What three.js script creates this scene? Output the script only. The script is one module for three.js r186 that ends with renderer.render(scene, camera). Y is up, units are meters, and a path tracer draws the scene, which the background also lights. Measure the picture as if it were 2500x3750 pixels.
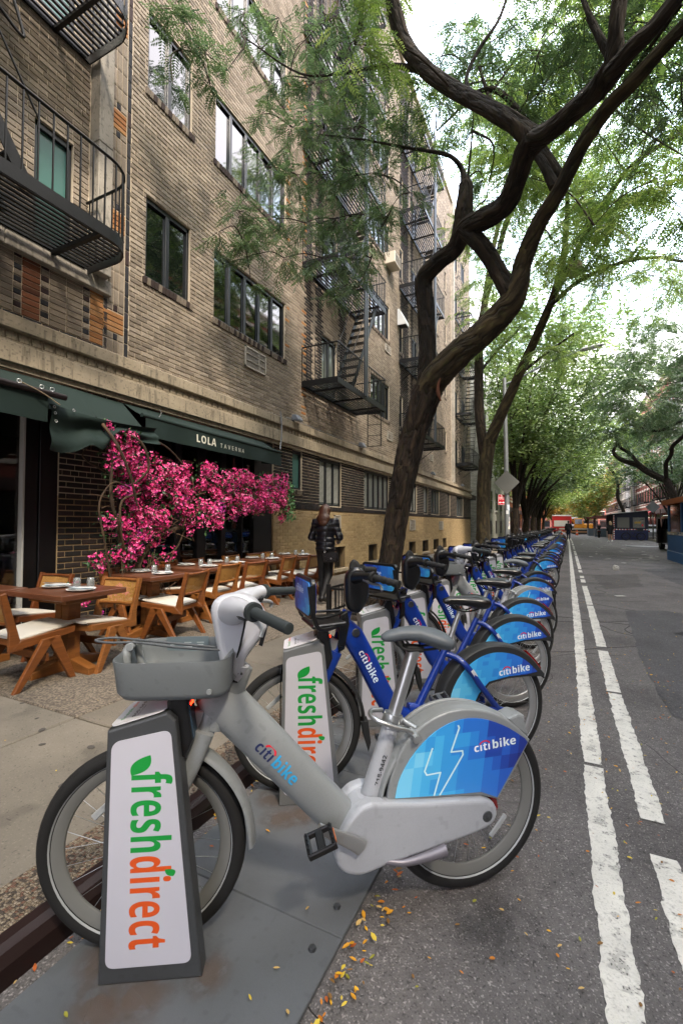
import * as THREE from 'three';
import { mergeGeometries, mergeVertices } from 'three/addons/utils/BufferGeometryUtils.js';

// ---------- camera, sky, sun, exposure ----------
const scene = new THREE.Scene();
const camera = new THREE.PerspectiveCamera(96.95, 682 / 1024, 0.05, 1500);
camera.position.set(0, 1.4, 0);
camera.rotation.order = 'YXZ';
camera.rotation.set(0.0259, 0.4529, 0.0042);
const renderer = new THREE.WebGLRenderer({ antialias: true });
renderer.setSize(682, 1024);
renderer.toneMapping = THREE.LinearToneMapping;
renderer.toneMappingExposure = 5.7;
renderer.shadowMap.enabled = true;

const SUN = new THREE.Vector3(0.5, 0.78, 0.36).normalize();
const sun = new THREE.DirectionalLight(0xffefdc, 1.6);
sun.position.copy(SUN).multiplyScalar(120).add(new THREE.Vector3(-2, 0, -14));
sun.target.position.set(-2, 0, -14);
sun.shadow.radius = 16;
sun.castShadow = true;
sun.shadow.mapSize.set(4096, 4096);
Object.assign(sun.shadow.camera, { left: -60, right: 60, top: 60, bottom: -60, near: 1, far: 260 });
scene.add(sun, sun.target);

function rng(seed) { let s = seed | 0; return () => { s = (s + 0x6d2b79f5) | 0; let t = Math.imul(s ^ (s >>> 15), 1 | s); t = (t + Math.imul(t ^ (t >>> 7), 61 | t)) ^ t; return ((t ^ (t >>> 14)) >>> 0) / 4294967296; }; }
const hash2 = (x, y, s = 0) => { let h = Math.imul(x | 0, 374761393) ^ Math.imul(y | 0, 668265263) ^ Math.imul(s | 0, 1274126177); h = Math.imul(h ^ (h >>> 13), 1274126177); return ((h ^ (h >>> 16)) >>> 0) / 4294967296; };
const fade = t => t * t * t * (t * (t * 6 - 15) + 10);
// value noise that wraps after `per` cells
function vnoise(x, y, per = 1e6, s = 0) {
  const xi = Math.floor(x), yi = Math.floor(y), u = fade(x - xi), v = fade(y - yi), w = a => ((a % per) + per) % per;
  const a = hash2(w(xi), w(yi), s), b = hash2(w(xi + 1), w(yi), s), c = hash2(w(xi), w(yi + 1), s), d = hash2(w(xi + 1), w(yi + 1), s);
  return (a + (b - a) * u) + ((c + (d - c) * u) - (a + (b - a) * u)) * v;
}
function fbm(x, y, per, oct = 4, s = 0) { let a = 0.5, r = 0, n = 0; for (let i = 0; i < oct; i++) { r += a * vnoise(x, y, per, s + i); n += a; x *= 2; y *= 2; per *= 2; a *= 0.5; } return r / n; }
const clamp = (x, a = 0, b = 1) => Math.min(b, Math.max(a, x));
const lerp = (a, b, t) => a + (b - a) * t;
const smooth = (a, b, x) => { const t = clamp((x - a) / (b - a)); return t * t * (3 - 2 * t); };

{ // hazy bright sky: white cloud deck with paler blue breaks, greyer low down
  const W = 512, H = 256, data = new Float32Array(W * H * 4);
  for (let j = 0; j < H; j++) for (let i = 0; i < W; i++) {
    const el = ((j + 0.5) / H - 0.5) * Math.PI, az = ((i + 0.5) / W) * 2 * Math.PI;
    const x = Math.cos(el) * Math.cos(az), z = Math.cos(el) * Math.sin(az), y = Math.sin(el), k = (j * W + i) * 4;
    const px = x / (Math.abs(y) + 0.25) * 2.2, pz = z / (Math.abs(y) + 0.25) * 2.2;
    const n = fbm(px + 40, pz + 40, 1e6, 5, 7), brk = y > 0 ? smooth(0.5, 0.68, n) * 0.75 : 0;
    const cl = 1.02 + 0.22 * (fbm(px * 2 + 9, pz * 2 + 5, 1e6, 4, 3) - 0.5);
    const c = [lerp(cl * 1.03, 0.68, brk), lerp(cl * 0.985, 0.86, brk), lerp(cl * 1.05, 1.14, brk)];
    for (let q = 0; q < 3; q++) data[k + q] = c[q] * (y < 0 ? 0.5 : 1);
    data[k + 3] = 1;
  }
  const sky = new THREE.DataTexture(data, W, H, THREE.RGBAFormat, THREE.FloatType);
  sky.mapping = THREE.EquirectangularReflectionMapping; sky.magFilter = THREE.LinearFilter; sky.minFilter = THREE.LinearFilter; sky.needsUpdate = true;
  scene.background = sky; scene.environment = sky;
}

// ---------- helpers ----------
const V = (x, y, z) => new THREE.Vector3(x, y, z);
const used = new Map();
function numbered(name) { const n = used.get(name) ?? 0; used.set(name, n + 1); return n ? name + '_' + String(n).padStart(3, '0') : name; }
function tag(o, label, category, group) { o.userData.label = label; o.userData.category = category; if (group) o.userData.group = group; return o; }
function thing(name, label, category, pos = [0, 0, 0], turn = 0, group) {
  const o = new THREE.Group(); o.name = numbered(name); scene.add(o); o.position.set(...pos); o.rotation.y = turn;
  return tag(o, label, category, group);
}
function copyOf(src, label, pos, turn = 0) {
  const c = src.clone(); c.name = numbered(src.name.replace(/_\d\d\d$/, '')); c.userData = { ...src.userData, label }; scene.add(c);
  if (pos) c.position.set(...pos); c.rotation.y = turn; return c;
}
// every geometry: non-indexed, position + normal + uv (uv in metres by the dominant axis unless it brings its own)
function boxUV(g) {
  const p = g.attributes.position, n = g.attributes.normal, uv = new Float32Array(p.count * 2);
  for (let i = 0; i < p.count; i++) {
    const ax = Math.abs(n.getX(i)), ay = Math.abs(n.getY(i)), az = Math.abs(n.getZ(i));
    if (ax >= ay && ax >= az) { uv[2 * i] = p.getZ(i); uv[2 * i + 1] = p.getY(i); } else if (ay >= az) { uv[2 * i] = p.getX(i); uv[2 * i + 1] = p.getZ(i); } else { uv[2 * i] = p.getX(i); uv[2 * i + 1] = p.getY(i); }
  }
  g.setAttribute('uv', new THREE.BufferAttribute(uv, 2)); return g;
}
function clean(g, keepUV) {
  let h = g.index ? g.toNonIndexed() : g;
  for (const k of Object.keys(h.attributes)) if (!['position', 'normal', 'uv'].includes(k)) h.deleteAttribute(k);
  if (!h.attributes.normal) h.computeVertexNormals();
  if (!(keepUV || g.userData.uv) || !h.attributes.uv) boxUV(h);
  return h;
}
const merge = list => { const l = list.flat(9).map(g => clean(g)); return l.length === 1 ? l[0] : mergeGeometries(l); };
function obj(name, geos, mat, parent, label) {
  const g = geos.isBufferGeometry && geos.userData.done ? geos : merge([geos]); g.userData.done = true;
  const m = new THREE.Mesh(g, mat); m.name = parent ? name : numbered(name); m.castShadow = m.receiveShadow = true;
  if (label) m.userData.label = label;
  (parent ?? scene).add(m); return m;
}
function struct(name, geos, mat, parent) { const m = obj(name, geos, mat, parent); if (!parent) m.userData.kind = 'structure'; return m; }
const Mx = new THREE.Matrix4(), Q = new THREE.Quaternion(), E3 = new THREE.Euler();
function mat4(p, r = [0, 0, 0], s = [1, 1, 1]) { return new THREE.Matrix4().compose(V(...p), new THREE.Quaternion().setFromEuler(new THREE.Euler(...r)), V(...s)); }
const mv = (g, p, r, s) => g.applyMatrix4(mat4(p, r, s));
// box by centre / by extents, with small chamfers when ch > 0
function box(w, h, d, p = [0, 0, 0], r = [0, 0, 0], ch = 0) {
  let g;
  if (ch > 0) g = chamferBox(w, h, d, ch); else g = new THREE.BoxGeometry(w, h, d);
  return mv(g, p, r);
}
function span(x0, x1, y0, y1, z0, z1, ch = 0) { return box(Math.abs(x1 - x0), Math.abs(y1 - y0), Math.abs(z1 - z0), [(x0 + x1) / 2, (y0 + y1) / 2, (z0 + z1) / 2], [0, 0, 0], ch); }
function flat(positions) { const g = new THREE.BufferGeometry(); g.setAttribute('position', new THREE.Float32BufferAttribute(positions, 3)); g.computeVertexNormals(); return g; }
function chamferBox(w, h, d, c) {
  c = Math.min(c, w / 2.01, h / 2.01, d / 2.01); const P = [], a = w / 2, b = h / 2, e = d / 2, f = [[0, 1, 2], [1, 2, 0], [2, 0, 1]], H = [a, b, e];
  const quad = (p, q, r, s) => { const n = V(0, 0, 0).subVectors(q, p).cross(V(0, 0, 0).subVectors(r, p)), m = V(0, 0, 0).add(p).add(q).add(r).add(s); if (n.dot(m) < 0) [q, s] = [s, q]; P.push(...p, ...q, ...r, ...p, ...r, ...s); };
  const pt = (i, vi, j, vj, k, vk) => { const t = [0, 0, 0]; t[i] = vi; t[j] = vj; t[k] = vk; return V(...t); };
  for (const [i, j, k] of f) for (const s of [1, -1]) {
    quad(pt(i, s * H[i], j, H[j] - c, k, H[k] - c), pt(i, s * H[i], j, -H[j] + c, k, H[k] - c), pt(i, s * H[i], j, -H[j] + c, k, -H[k] + c), pt(i, s * H[i], j, H[j] - c, k, -H[k] + c));
    for (const t of [1, -1]) quad(pt(i, s * H[i], j, t * (H[j] - c), k, H[k] - c), pt(i, s * H[i], j, t * (H[j] - c), k, -H[k] + c), pt(i, s * (H[i] - c), j, t * H[j], k, -H[k] + c), pt(i, s * (H[i] - c), j, t * H[j], k, H[k] - c));
  }
  for (const x of [1, -1]) for (const y of [1, -1]) for (const z of [1, -1]) { const p = V(x * a, y * (b - c), z * (e - c)), q = V(x * (a - c), y * b, z * (e - c)), r = V(x * (a - c), y * (b - c), z * e); if (x * y * z > 0) P.push(...p, ...q, ...r); else P.push(...p, ...r, ...q); }
  return flat(P);
}
// loft through rings of equal count, smooth normals, closed ends
function loft(rings, { caps = true, closed = true, uv = null } = {}) {
  const n = rings[0].length, m = rings.length, pos = [], uvs = [], idx = [], cols = closed ? n + 1 : n;
  let L = 0; const lens = [];
  for (let i = 0; i < m; i++) {
    if (i) L += rings[i][0].distanceTo(rings[i - 1][0]);
    let per = 0;
    for (let j = 0; j < cols; j++) { const p = rings[i][j % n]; if (j) per += p.distanceTo(rings[i][(j - 1) % n]); pos.push(p.x, p.y, p.z); uvs.push(uv ? j / (cols - 1) : per, uv ? i / (m - 1) : L); }
  }
  for (let i = 0; i < m - 1; i++) for (let j = 0; j < cols - 1; j++) { const a = i * cols + j, b = a + 1, c = a + cols, d = c + 1; idx.push(a, b, c, b, d, c); }
  const g = new THREE.BufferGeometry(); g.setAttribute('position', new THREE.Float32BufferAttribute(pos, 3)); g.setAttribute('uv', new THREE.Float32BufferAttribute(uvs, 2)); g.setIndex(idx); g.computeVertexNormals();
  if (closed) { const N = g.attributes.normal; for (let i = 0; i < m; i++) { const a = i * cols, b = a + n; const v = V(N.getX(a) + N.getX(b), N.getY(a) + N.getY(b), N.getZ(a) + N.getZ(b)).normalize(); N.setXYZ(a, v.x, v.y, v.z); N.setXYZ(b, v.x, v.y, v.z); } }
  const out = [g.toNonIndexed()];
  if (caps && closed) for (const e of [0, m - 1]) { const c = V(0, 0, 0); rings[e].forEach(p => c.add(p)); c.divideScalar(n); const P = []; for (let j = 0; j < n; j++) { const a = rings[e][j], b = rings[e][(j + 1) % n]; if (e) P.push(...c, ...a, ...b); else P.push(...c, ...b, ...a); } const f = flat(P); boxUV(f); out.push(f); }
  const r = mergeGeometries(out.map(o => { for (const k of Object.keys(o.attributes)) if (!['position', 'normal', 'uv'].includes(k)) o.deleteAttribute(k); return o; })); r.userData.uv = true; return r;
}
// a tube of varying radius along points; r may be number or function(t, angle); er = z-flatten
function tube(pts, r, { seg = 0, sides = 8, curve = true, caps = true, noise = null } = {}) {
  const P = pts.map(p => p.isVector3 ? p : V(...p)), N = seg || Math.max(1, curve ? (P.length - 1) * 4 : P.length - 1);
  const C = curve && P.length > 2 ? new THREE.CatmullRomCurve3(P, false, 'centripetal') : null, rings = [];
  const at = t => { if (C) return C.getPoint(t); const k = t * (P.length - 1), i = Math.min(P.length - 2, Math.floor(k)); return P[i].clone().lerp(P[i + 1], k - i); };
  const C2 = Array.from({ length: N + 1 }, (_, i) => at(i / N)); let up = null;
  for (let i = 0; i <= N; i++) {
    const T = V(0, 0, 0).subVectors(C2[Math.min(N, i + 1)], C2[Math.max(0, i - 1)]).normalize();
    if (!up) { up = Math.abs(T.y) > 0.9 ? V(1, 0, 0) : V(0, 1, 0); }
    const X = V(0, 0, 0).crossVectors(up, T).normalize(), Y = V(0, 0, 0).crossVectors(T, X).normalize(); up = Y.clone();
    const rr = Array.isArray(r) ? null : r, ring = [];
    for (let j = 0; j < sides; j++) {
      const a = j / sides * 2 * Math.PI; let q;
      if (Array.isArray(r)) { const k = i / N * (r.length - 1), f = Math.min(r.length - 2, Math.floor(k)); q = lerp(r[f], r[f + 1], k - f); } else q = typeof rr === 'function' ? rr(i / N, a) : rr;
      if (noise) q *= noise(i, j, sides, C2[i]);
      ring.push(C2[i].clone().addScaledVector(X, Math.cos(a) * q).addScaledVector(Y, Math.sin(a) * q));
    }
    rings.push(ring);
  }
  return loft(rings, { caps });
}
const rod = (a, b, r, sides = 8) => tube([a, b], r, { sides, curve: false });
// ring in a plane across the x-y direction ang: a = half size in the plane, b = half size in z, e = squareness exponent
function ringXY(x, y, ang, a, b, z = 0, e = 2, n = 20) {
  const out = [], nx = -Math.sin(ang), ny = Math.cos(ang);
  for (let i = 0; i < n; i++) { const t = i / n * 2 * Math.PI, c = Math.cos(t), s = Math.sin(t), u = Math.sign(c) * Math.pow(Math.abs(c), 2 / e), v = Math.sign(s) * Math.pow(Math.abs(s), 2 / e); out.push(V(x + nx * a * u, y + ny * a * u, z + b * v)); }
  return out;
}
// extruded outline in x-y; z0..z1, bevel; uv over the outline's bounding box when fit
function plate(pts, z0, z1, { bevel = 0, bseg = 2, fit = false, smoothPts = 0, holes = [] } = {}) {
  const sh = Array.isArray(pts) ? new THREE.Shape(pts.map(p => new THREE.Vector2(p[0], p[1]))) : pts;
  for (const h of holes) sh.holes.push(new THREE.Path(h.map(p => new THREE.Vector2(p[0], p[1]))));
  const g = new THREE.ExtrudeGeometry(sh, { depth: Math.max(1e-4, z1 - z0 - 2 * bevel), bevelEnabled: bevel > 0, bevelThickness: bevel, bevelSize: bevel, bevelOffset: -bevel, bevelSegments: bseg, curveSegments: 10 });
  g.translate(0, 0, z0 + bevel);
  if (fit) {
    g.computeBoundingBox(); const b = g.boundingBox, h = g.index ? g.toNonIndexed() : g, p = h.attributes.position, uv = new Float32Array(p.count * 2);
    for (let i = 0; i < p.count; i++) { uv[2 * i] = (p.getX(i) - b.min.x) / (b.max.x - b.min.x); uv[2 * i + 1] = (p.getY(i) - b.min.y) / (b.max.y - b.min.y); }
    h.setAttribute('uv', new THREE.BufferAttribute(uv, 2)); h.userData.uv = true; return h;
  }
  return g;
}
function spline(pts, n = 24, closed = false) { return new THREE.CatmullRomCurve3(pts.map(p => V(p[0], p[1], 0)), closed, 'centripetal').getPoints(n).map(p => [p.x, p.y]); }
function roundRect(x0, x1, y0, y1, r) { const s = new THREE.Shape(); s.moveTo(x0 + r, y0); s.lineTo(x1 - r, y0); s.absarc(x1 - r, y0 + r, r, -Math.PI / 2, 0); s.lineTo(x1, y1 - r); s.absarc(x1 - r, y1 - r, r, 0, Math.PI / 2); s.lineTo(x0 + r, y1); s.absarc(x0 + r, y1 - r, r, Math.PI / 2, Math.PI); s.lineTo(x0, y0 + r); s.absarc(x0 + r, y0 + r, r, Math.PI, 1.5 * Math.PI); return s; }
const lathe = (pts, n = 24) => new THREE.LatheGeometry(pts.map(p => new THREE.Vector2(p[0], p[1])), n);
// surface of a distance field (surface nets)
function sdfMesh(f, lo, hi, h) {
  const nx = Math.ceil((hi[0] - lo[0]) / h) + 1, ny = Math.ceil((hi[1] - lo[1]) / h) + 1, nz = Math.ceil((hi[2] - lo[2]) / h) + 1, S = new Float32Array(nx * ny * nz), id = (i, j, k) => (k * ny + j) * nx + i;
  for (let k = 0; k < nz; k++) for (let j = 0; j < ny; j++) for (let i = 0; i < nx; i++) S[id(i, j, k)] = f(lo[0] + i * h, lo[1] + j * h, lo[2] + k * h);
  const vid = new Int32Array(nx * ny * nz).fill(-1), pos = [], idx = [];
  for (let k = 0; k < nz - 1; k++) for (let j = 0; j < ny - 1; j++) for (let i = 0; i < nx - 1; i++) {
    let sx = 0, sy = 0, sz = 0, c = 0; const g = (a, b, d) => S[id(i + a, j + b, k + d)];
    for (let e = 0; e < 12; e++) {
      const ax = e >> 2, u = e & 1, v = (e >> 1) & 1, p = ax === 0 ? [0, u, v] : ax === 1 ? [u, 0, v] : [u, v, 0], q = p.slice(); q[ax] = 1;
      const a = g(...p), b = g(...q); if ((a < 0) !== (b < 0)) { const t = a / (a - b); sx += p[0] + (q[0] - p[0]) * t; sy += p[1] + (q[1] - p[1]) * t; sz += p[2] + (q[2] - p[2]) * t; c++; }
    }
    if (c) { vid[id(i, j, k)] = pos.length / 3; pos.push(lo[0] + (i + sx / c) * h, lo[1] + (j + sy / c) * h, lo[2] + (k + sz / c) * h); }
  }
  const quad = (a, b, c, d, flip) => { if (a < 0 || b < 0 || c < 0 || d < 0) return; if (flip) idx.push(a, c, b, a, d, c); else idx.push(a, b, c, a, c, d); };
  for (let k = 1; k < nz - 1; k++) for (let j = 1; j < ny - 1; j++) for (let i = 1; i < nx - 1; i++) {
    const s = S[id(i, j, k)] < 0;
    if (s !== S[id(i + 1, j, k)] < 0) quad(vid[id(i, j - 1, k - 1)], vid[id(i, j, k - 1)], vid[id(i, j, k)], vid[id(i, j - 1, k)], !s);
    if (s !== S[id(i, j + 1, k)] < 0) quad(vid[id(i - 1, j, k - 1)], vid[id(i - 1, j, k)], vid[id(i, j, k)], vid[id(i, j, k - 1)], !s);
    if (s !== S[id(i, j, k + 1)] < 0) quad(vid[id(i - 1, j - 1, k)], vid[id(i, j - 1, k)], vid[id(i, j, k)], vid[id(i - 1, j, k)], !s);
  }
  const g = new THREE.BufferGeometry(); g.setAttribute('position', new THREE.Float32BufferAttribute(pos, 3)); g.setIndex(idx); g.computeVertexNormals(); return g;
}
const smin = (a, b, k) => { const h = Math.max(k - Math.abs(a - b), 0) / k; return Math.min(a, b) - h * h * k * 0.25; };
function capsule(x, y, z, A, B, ra, rb, sq = [1, 1, 1]) {
  const px = (x - A[0]) / sq[0], py = (y - A[1]) / sq[1], pz = (z - A[2]) / sq[2], bx = (B[0] - A[0]) / sq[0], by = (B[1] - A[1]) / sq[1], bz = (B[2] - A[2]) / sq[2];
  const t = clamp((px * bx + py * by + pz * bz) / Math.max(1e-9, bx * bx + by * by + bz * bz)); return Math.hypot(px - bx * t, py - by * t, pz - bz * t) - lerp(ra, rb, t);
}
// many alike pieces: the `most` best scored become Meshes of their own under `parent`, the rest one InstancedMesh of stuff
function pieces(parent, name, list, mats, most = 300) {
  // list: {g, m (matrix), k (material index), s (score), c (colour for the instanced rest)}
  list.sort((a, b) => b.s - a.s);
  for (const p of list.slice(0, most)) { const o = new THREE.Mesh(p.g, mats[p.k]); o.name = name; o.castShadow = o.receiveShadow = true; o.applyMatrix4(p.m); parent.add(o); }
  const rest = list.slice(most), by = new Map();
  for (const p of rest) { const key = p.g.uuid; if (!by.has(key)) by.set(key, []); by.get(key).push(p); }
  const white = mats.rest;
  for (const [, l] of by) { const im = new THREE.InstancedMesh(l[0].g, white, l.length); im.name = name + '_field'; l.forEach((p, i) => { im.setMatrixAt(i, p.m); im.setColorAt(i, p.c ?? mats[p.k].color); }); im.userData.kind = 'stuff'; im.castShadow = im.receiveShadow = true; parent.add(im); }
}
const done = g => { const h = merge([g]); h.userData.done = true; return h; };

// ---------- textures and materials ----------
function tex(n, fn, { srgb = true, rep = 1, m = n } = {}) {
  const d = new Uint8Array(n * m * 4);
  for (let j = 0; j < m; j++) for (let i = 0; i < n; i++) { const c = fn(i / n, j / m, i, j), k = (j * n + i) * 4; d[k] = clamp(c[0]) * 255; d[k + 1] = clamp(c[1] ?? c[0]) * 255; d[k + 2] = clamp(c[2] ?? c[0]) * 255; d[k + 3] = c[3] === undefined ? 255 : clamp(c[3]) * 255; }
  const t = new THREE.DataTexture(d, n, m); t.wrapS = t.wrapT = THREE.RepeatWrapping; t.magFilter = THREE.LinearFilter; t.minFilter = THREE.LinearMipmapLinearFilter; t.generateMipmaps = true;
  if (srgb) t.colorSpace = THREE.SRGBColorSpace; t.repeat.set(rep, rep); t.needsUpdate = true; return t;
}
function canvasTex(w, h, draw, srgb = true) { const c = document.createElement('canvas'); c.width = w; c.height = h; draw(c.getContext('2d'), w, h); const t = new THREE.CanvasTexture(c); if (srgb) t.colorSpace = THREE.SRGBColorSpace; t.anisotropy = 8; return t; }
const std = (color, roughness = 0.7, extra = {}) => new THREE.MeshStandardMaterial({ color, roughness, ...extra });
const phys = (color, roughness = 0.5, extra = {}) => new THREE.MeshPhysicalMaterial({ color, roughness, ...extra });
const bump = (t, s) => ({ bumpMap: t, bumpScale: s });
const T = {};
T.grain = tex(256, (u, v, i, j) => { const a = 0.5 * hash2(i, j, 3) + 0.5 * fbm(u * 16, v * 16, 16, 4, 5); return [a, a, a]; }, { srgb: false, rep: 3 });
T.asphalt = tex(1024, (u, v, i, j) => {
  const big = fbm(u * 5, v * 5, 5, 4, 2), st = vnoise(u * 420, v * 420, 420, 11), s2 = vnoise(u * 380, v * 380, 380, 21), pale = smooth(0.74, 0.95, st), dk = smooth(0.26, 0.06, s2);
  const b = 0.35 + 0.13 * (big - 0.5) + 0.06 * (hash2(i, j, 9) - 0.5) + pale * 0.2 - dk * 0.11 + 0.05 * (vnoise(u * 90, v * 90, 90, 4) - 0.5); return [b * 1.035, b * 0.995, b * 0.98];
}, { rep: 0.5 });
T.asphaltBump = tex(512, (u, v, i, j) => { const b = 0.6 * vnoise(u * 130, v * 130, 130, 11) + 0.4 * vnoise(u * 250, v * 250, 250, 4); return [b, b, b]; }, { srgb: false, rep: 1 });
T.concrete = tex(1024, (u, v, i, j) => {
  const n = fbm(u * 6, v * 6, 6, 5, 8), f = hash2(i, j, 2), sp = smooth(0.8, 0.95, vnoise(u * 300, v * 300, 300, 6)), dk = smooth(0.85, 0.97, vnoise(u * 220, v * 220, 220, 16)), stain = smooth(0.62, 0.8, fbm(u * 9, v * 9, 9, 3, 33));
  const b = 0.60 + 0.15 * (n - 0.5) + 0.05 * (f - 0.5) + 0.07 * sp - 0.13 * dk - 0.07 * stain; return [b * 1.02, b * 0.985, b * 0.93];
}, { rep: 0.5 });
T.pebbly = tex(1024, (u, v, i, j) => {
  const n = fbm(u * 6, v * 6, 6, 4, 18), a = vnoise(u * 170, v * 170, 170, 6), c = vnoise(u * 240, v * 240, 240, 61), b = 0.53 + 0.1 * (n - 0.5) + 0.30 * (a - 0.5) + 0.18 * (c - 0.5) + 0.06 * (hash2(i, j, 3) - 0.5); return [b * 1.03, b * 0.98, b * 0.92];
}, { rep: 0.5 });
// coarse exposed aggregate: rounded stones in a cell pattern
const cells = (u, v, n, s) => { const x = u * n, y = v * n, xi = Math.floor(x), yi = Math.floor(y); let b1 = 9, b2 = 9, id = 0; for (let a = -1; a < 2; a++) for (let b = -1; b < 2; b++) { const cx = (xi + a + n) % n, cy = (yi + b + n) % n, d = Math.hypot(xi + a + 0.15 + 0.7 * hash2(cx, cy, s) - x, yi + b + 0.15 + 0.7 * hash2(cx, cy, s + 1) - y); if (d < b1) { b2 = b1; b1 = d; id = hash2(cx, cy, s + 2); } else if (d < b2) b2 = d; } return [b1, b2, id]; };
T.aggregate = tex(512, (u, v, i, j) => { const [a, b, id] = cells(u, v, 56, 5), e = smooth(0.04, 0.16, b - a); const k = id < 0.2 ? [0.36, 0.33, 0.31] : id < 0.5 ? [0.62, 0.57, 0.5] : id < 0.8 ? [0.72, 0.68, 0.62] : [0.55, 0.42, 0.36]; const n = 0.9 + 0.2 * hash2(i, j, 1); return k.map((c, q) => lerp([0.5, 0.46, 0.4][q], c, e) * n); }, { rep: 1.6 });
T.aggBump = tex(512, (u, v) => { const [a, b] = cells(u, v, 56, 5); const e = smooth(0.0, 0.3, b - a); return [e, e, e]; }, { srgb: false, rep: 1.6 });
T.paint = tex(512, (u, v, i, j) => { const n = fbm(u * 9, v * 9, 9, 5, 3), w = smooth(0.6, 0.75, fbm(u * 24, v * 24, 24, 3, 9)), s = smooth(0.72, 0.9, vnoise(u * 150, v * 150, 150, 5)), b = 0.83 + 0.12 * (n - 0.5) - 0.13 * w - 0.3 * s * (0.3 + w) + 0.03 * (hash2(i, j, 4) - 0.5); return [b, b * 0.985, b * 0.945]; }, { rep: 1.3 });
T.wood = tex(512, (u, v, i, j) => { const g = fbm(u * 3, v * 24, 24, 4, 5), w = vnoise(u * 4, v * 90, 90, 8), b = 0.86 + 0.2 * (g - 0.5) + 0.1 * (w - 0.5); return [b, b * 0.98, b * 0.95]; }, { rep: 1.6 });
T.bark = tex(512, (u, v) => { const r = 1 - Math.abs(2 * fbm(u * 9, v * 3, 9, 4, 5) - 1), c = fbm(u * 22, v * 8, 22, 4, 9), b = 0.62 * Math.pow(r, 3) + 0.38 * c; return [1 - b, 1 - b, 1 - b]; }, { srgb: false, rep: 1 }); T.bark.repeat.set(1.25, 0.8);
T.barkCol = tex(512, (u, v) => { const r = 1 - Math.abs(2 * fbm(u * 9, v * 3, 9, 4, 5) - 1), n = fbm(u * 5, v * 5, 5, 4, 40), lich = smooth(0.6, 0.72, fbm(u * 14, v * 14, 14, 3, 71)), b = 0.62 - 0.3 * Math.pow(r, 3) + 0.25 * (n - 0.5); return [b * 1.02 + lich * 0.05, b * 0.95 + lich * 0.09, b * 0.84 + lich * 0.02]; }); T.barkCol.repeat.set(1.25, 0.8);
T.brick = tex(256, (u, v, i, j) => { const b = 0.86 + 0.22 * (fbm(u * 10, v * 20, 20, 4, 6) - 0.5) + 0.16 * (hash2(i, j, 4) - 0.5) - 0.2 * smooth(0.8, 0.95, vnoise(u * 40, v * 40, 40, 2)); return [b, b, b]; }, { rep: 2.3 });
T.stone = tex(512, (u, v, i, j) => { const b = 0.86 + 0.2 * (fbm(u * 8, v * 8, 8, 5, 3) - 0.5) + 0.07 * (hash2(i, j, 8) - 0.5) - 0.16 * smooth(0.58, 0.78, fbm(u * 30, v * 5, 30, 3, 14)) - 0.14 * smooth(0.72, 0.9, vnoise(u * 60, v * 60, 60, 31)); return [b, b * 0.99, b * 0.965]; }, { rep: 0.7 });
T.scuff = tex(512, (u, v, i, j) => { const b = 0.93 + 0.09 * (fbm(u * 7, v * 7, 7, 4, 3) - 0.5) + 0.03 * (hash2(i, j, 8) - 0.5) - 0.07 * smooth(0.8, 0.92, vnoise(u * 60, v * 60, 60, 5)) * vnoise(u * 5, v * 5, 5, 2); return [b, b, b]; }, { rep: 0.8 });
T.weave = tex(128, (u, v) => { const b = 0.5 + 0.25 * Math.sin(u * 64 * Math.PI) * Math.cos(v * 64 * Math.PI) + 0.2 * vnoise(u * 30, v * 30, 30, 3); return [b, b, b]; }, { srgb: false, rep: 4 });
// woven cane: octagonal holes
T.cane = tex(256, (u, v) => { const x = (u * 8) % 1 - 0.5, y = (v * 8) % 1 - 0.5, d = Math.max(Math.abs(x), Math.abs(y), (Math.abs(x) + Math.abs(y)) * 0.72), hole = d < 0.27 ? 0 : 1, b = 0.75 + 0.2 * Math.sin((u + v) * 8 * Math.PI * 4) * 0.3 + 0.1 * vnoise(u * 60, v * 60, 60, 3); return [b, b * 0.83, b * 0.56, hole]; }); T.cane.repeat.set(9, 9);
// ---------- ground ----------
const M = {};
M.asphalt = std(0xffffff, 0.88, { map: T.asphalt, ...bump(T.asphaltBump, 0.004) });
M.asphaltDark = std(0xd0d4da, 0.88, { map: T.asphalt, ...bump(T.asphaltBump, 0.003) });
M.asphaltRepair = std(0xd8d8d8, 0.9, { map: T.asphalt, ...bump(T.asphaltBump, 0.004) });
M.concrete = std(0xb9b5ae, 0.85, { map: T.concrete, ...bump(T.grain, 0.001) });
M.concrete2 = std(0xaca79f, 0.85, { map: T.concrete, ...bump(T.grain, 0.001) });
M.pebbly = std(0xb5aea4, 0.9, { map: T.pebbly, ...bump(T.grain, 0.002) });
M.aggregate = std(0xc4bdb4, 0.8, { map: T.aggregate, ...bump(T.aggBump, 0.006) });
M.soil = std(0x4d3f33, 1, { map: T.pebbly, ...bump(T.grain, 0.01) });
M.kerbSteel = std(0x2a1917, 0.5, { map: T.scuff, metalness: 0.25, ...bump(T.grain, 0.0006) });
M.linePaint = std(0xffffff, 0.75, { map: T.paint, ...bump(T.asphaltBump, 0.003) });
T.stain = tex(256, (u, v) => { const d = Math.hypot(u - 0.5, v - 0.5) * 2, n = fbm(u * 7, v * 7, 7, 5, 12), a = clamp((1 - d) * 1.5) * smooth(0.32, 0.72, n + 0.25 * (1 - d)); return [1, 1, 1, a]; });
M.rust = std(0x6b5646, 0.9, { map: T.stain, transparent: true, opacity: 0.4 }); M.oil = std(0x17171a, 0.6, { map: T.stain, transparent: true, opacity: 0.28 });
M.oldPaint = std(0x8f8d88, 0.85, { map: T.stone });
M.plateGrey = std(0x62666a, 0.5, { map: T.scuff, ...bump(T.grain, 0.0006) });
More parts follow.
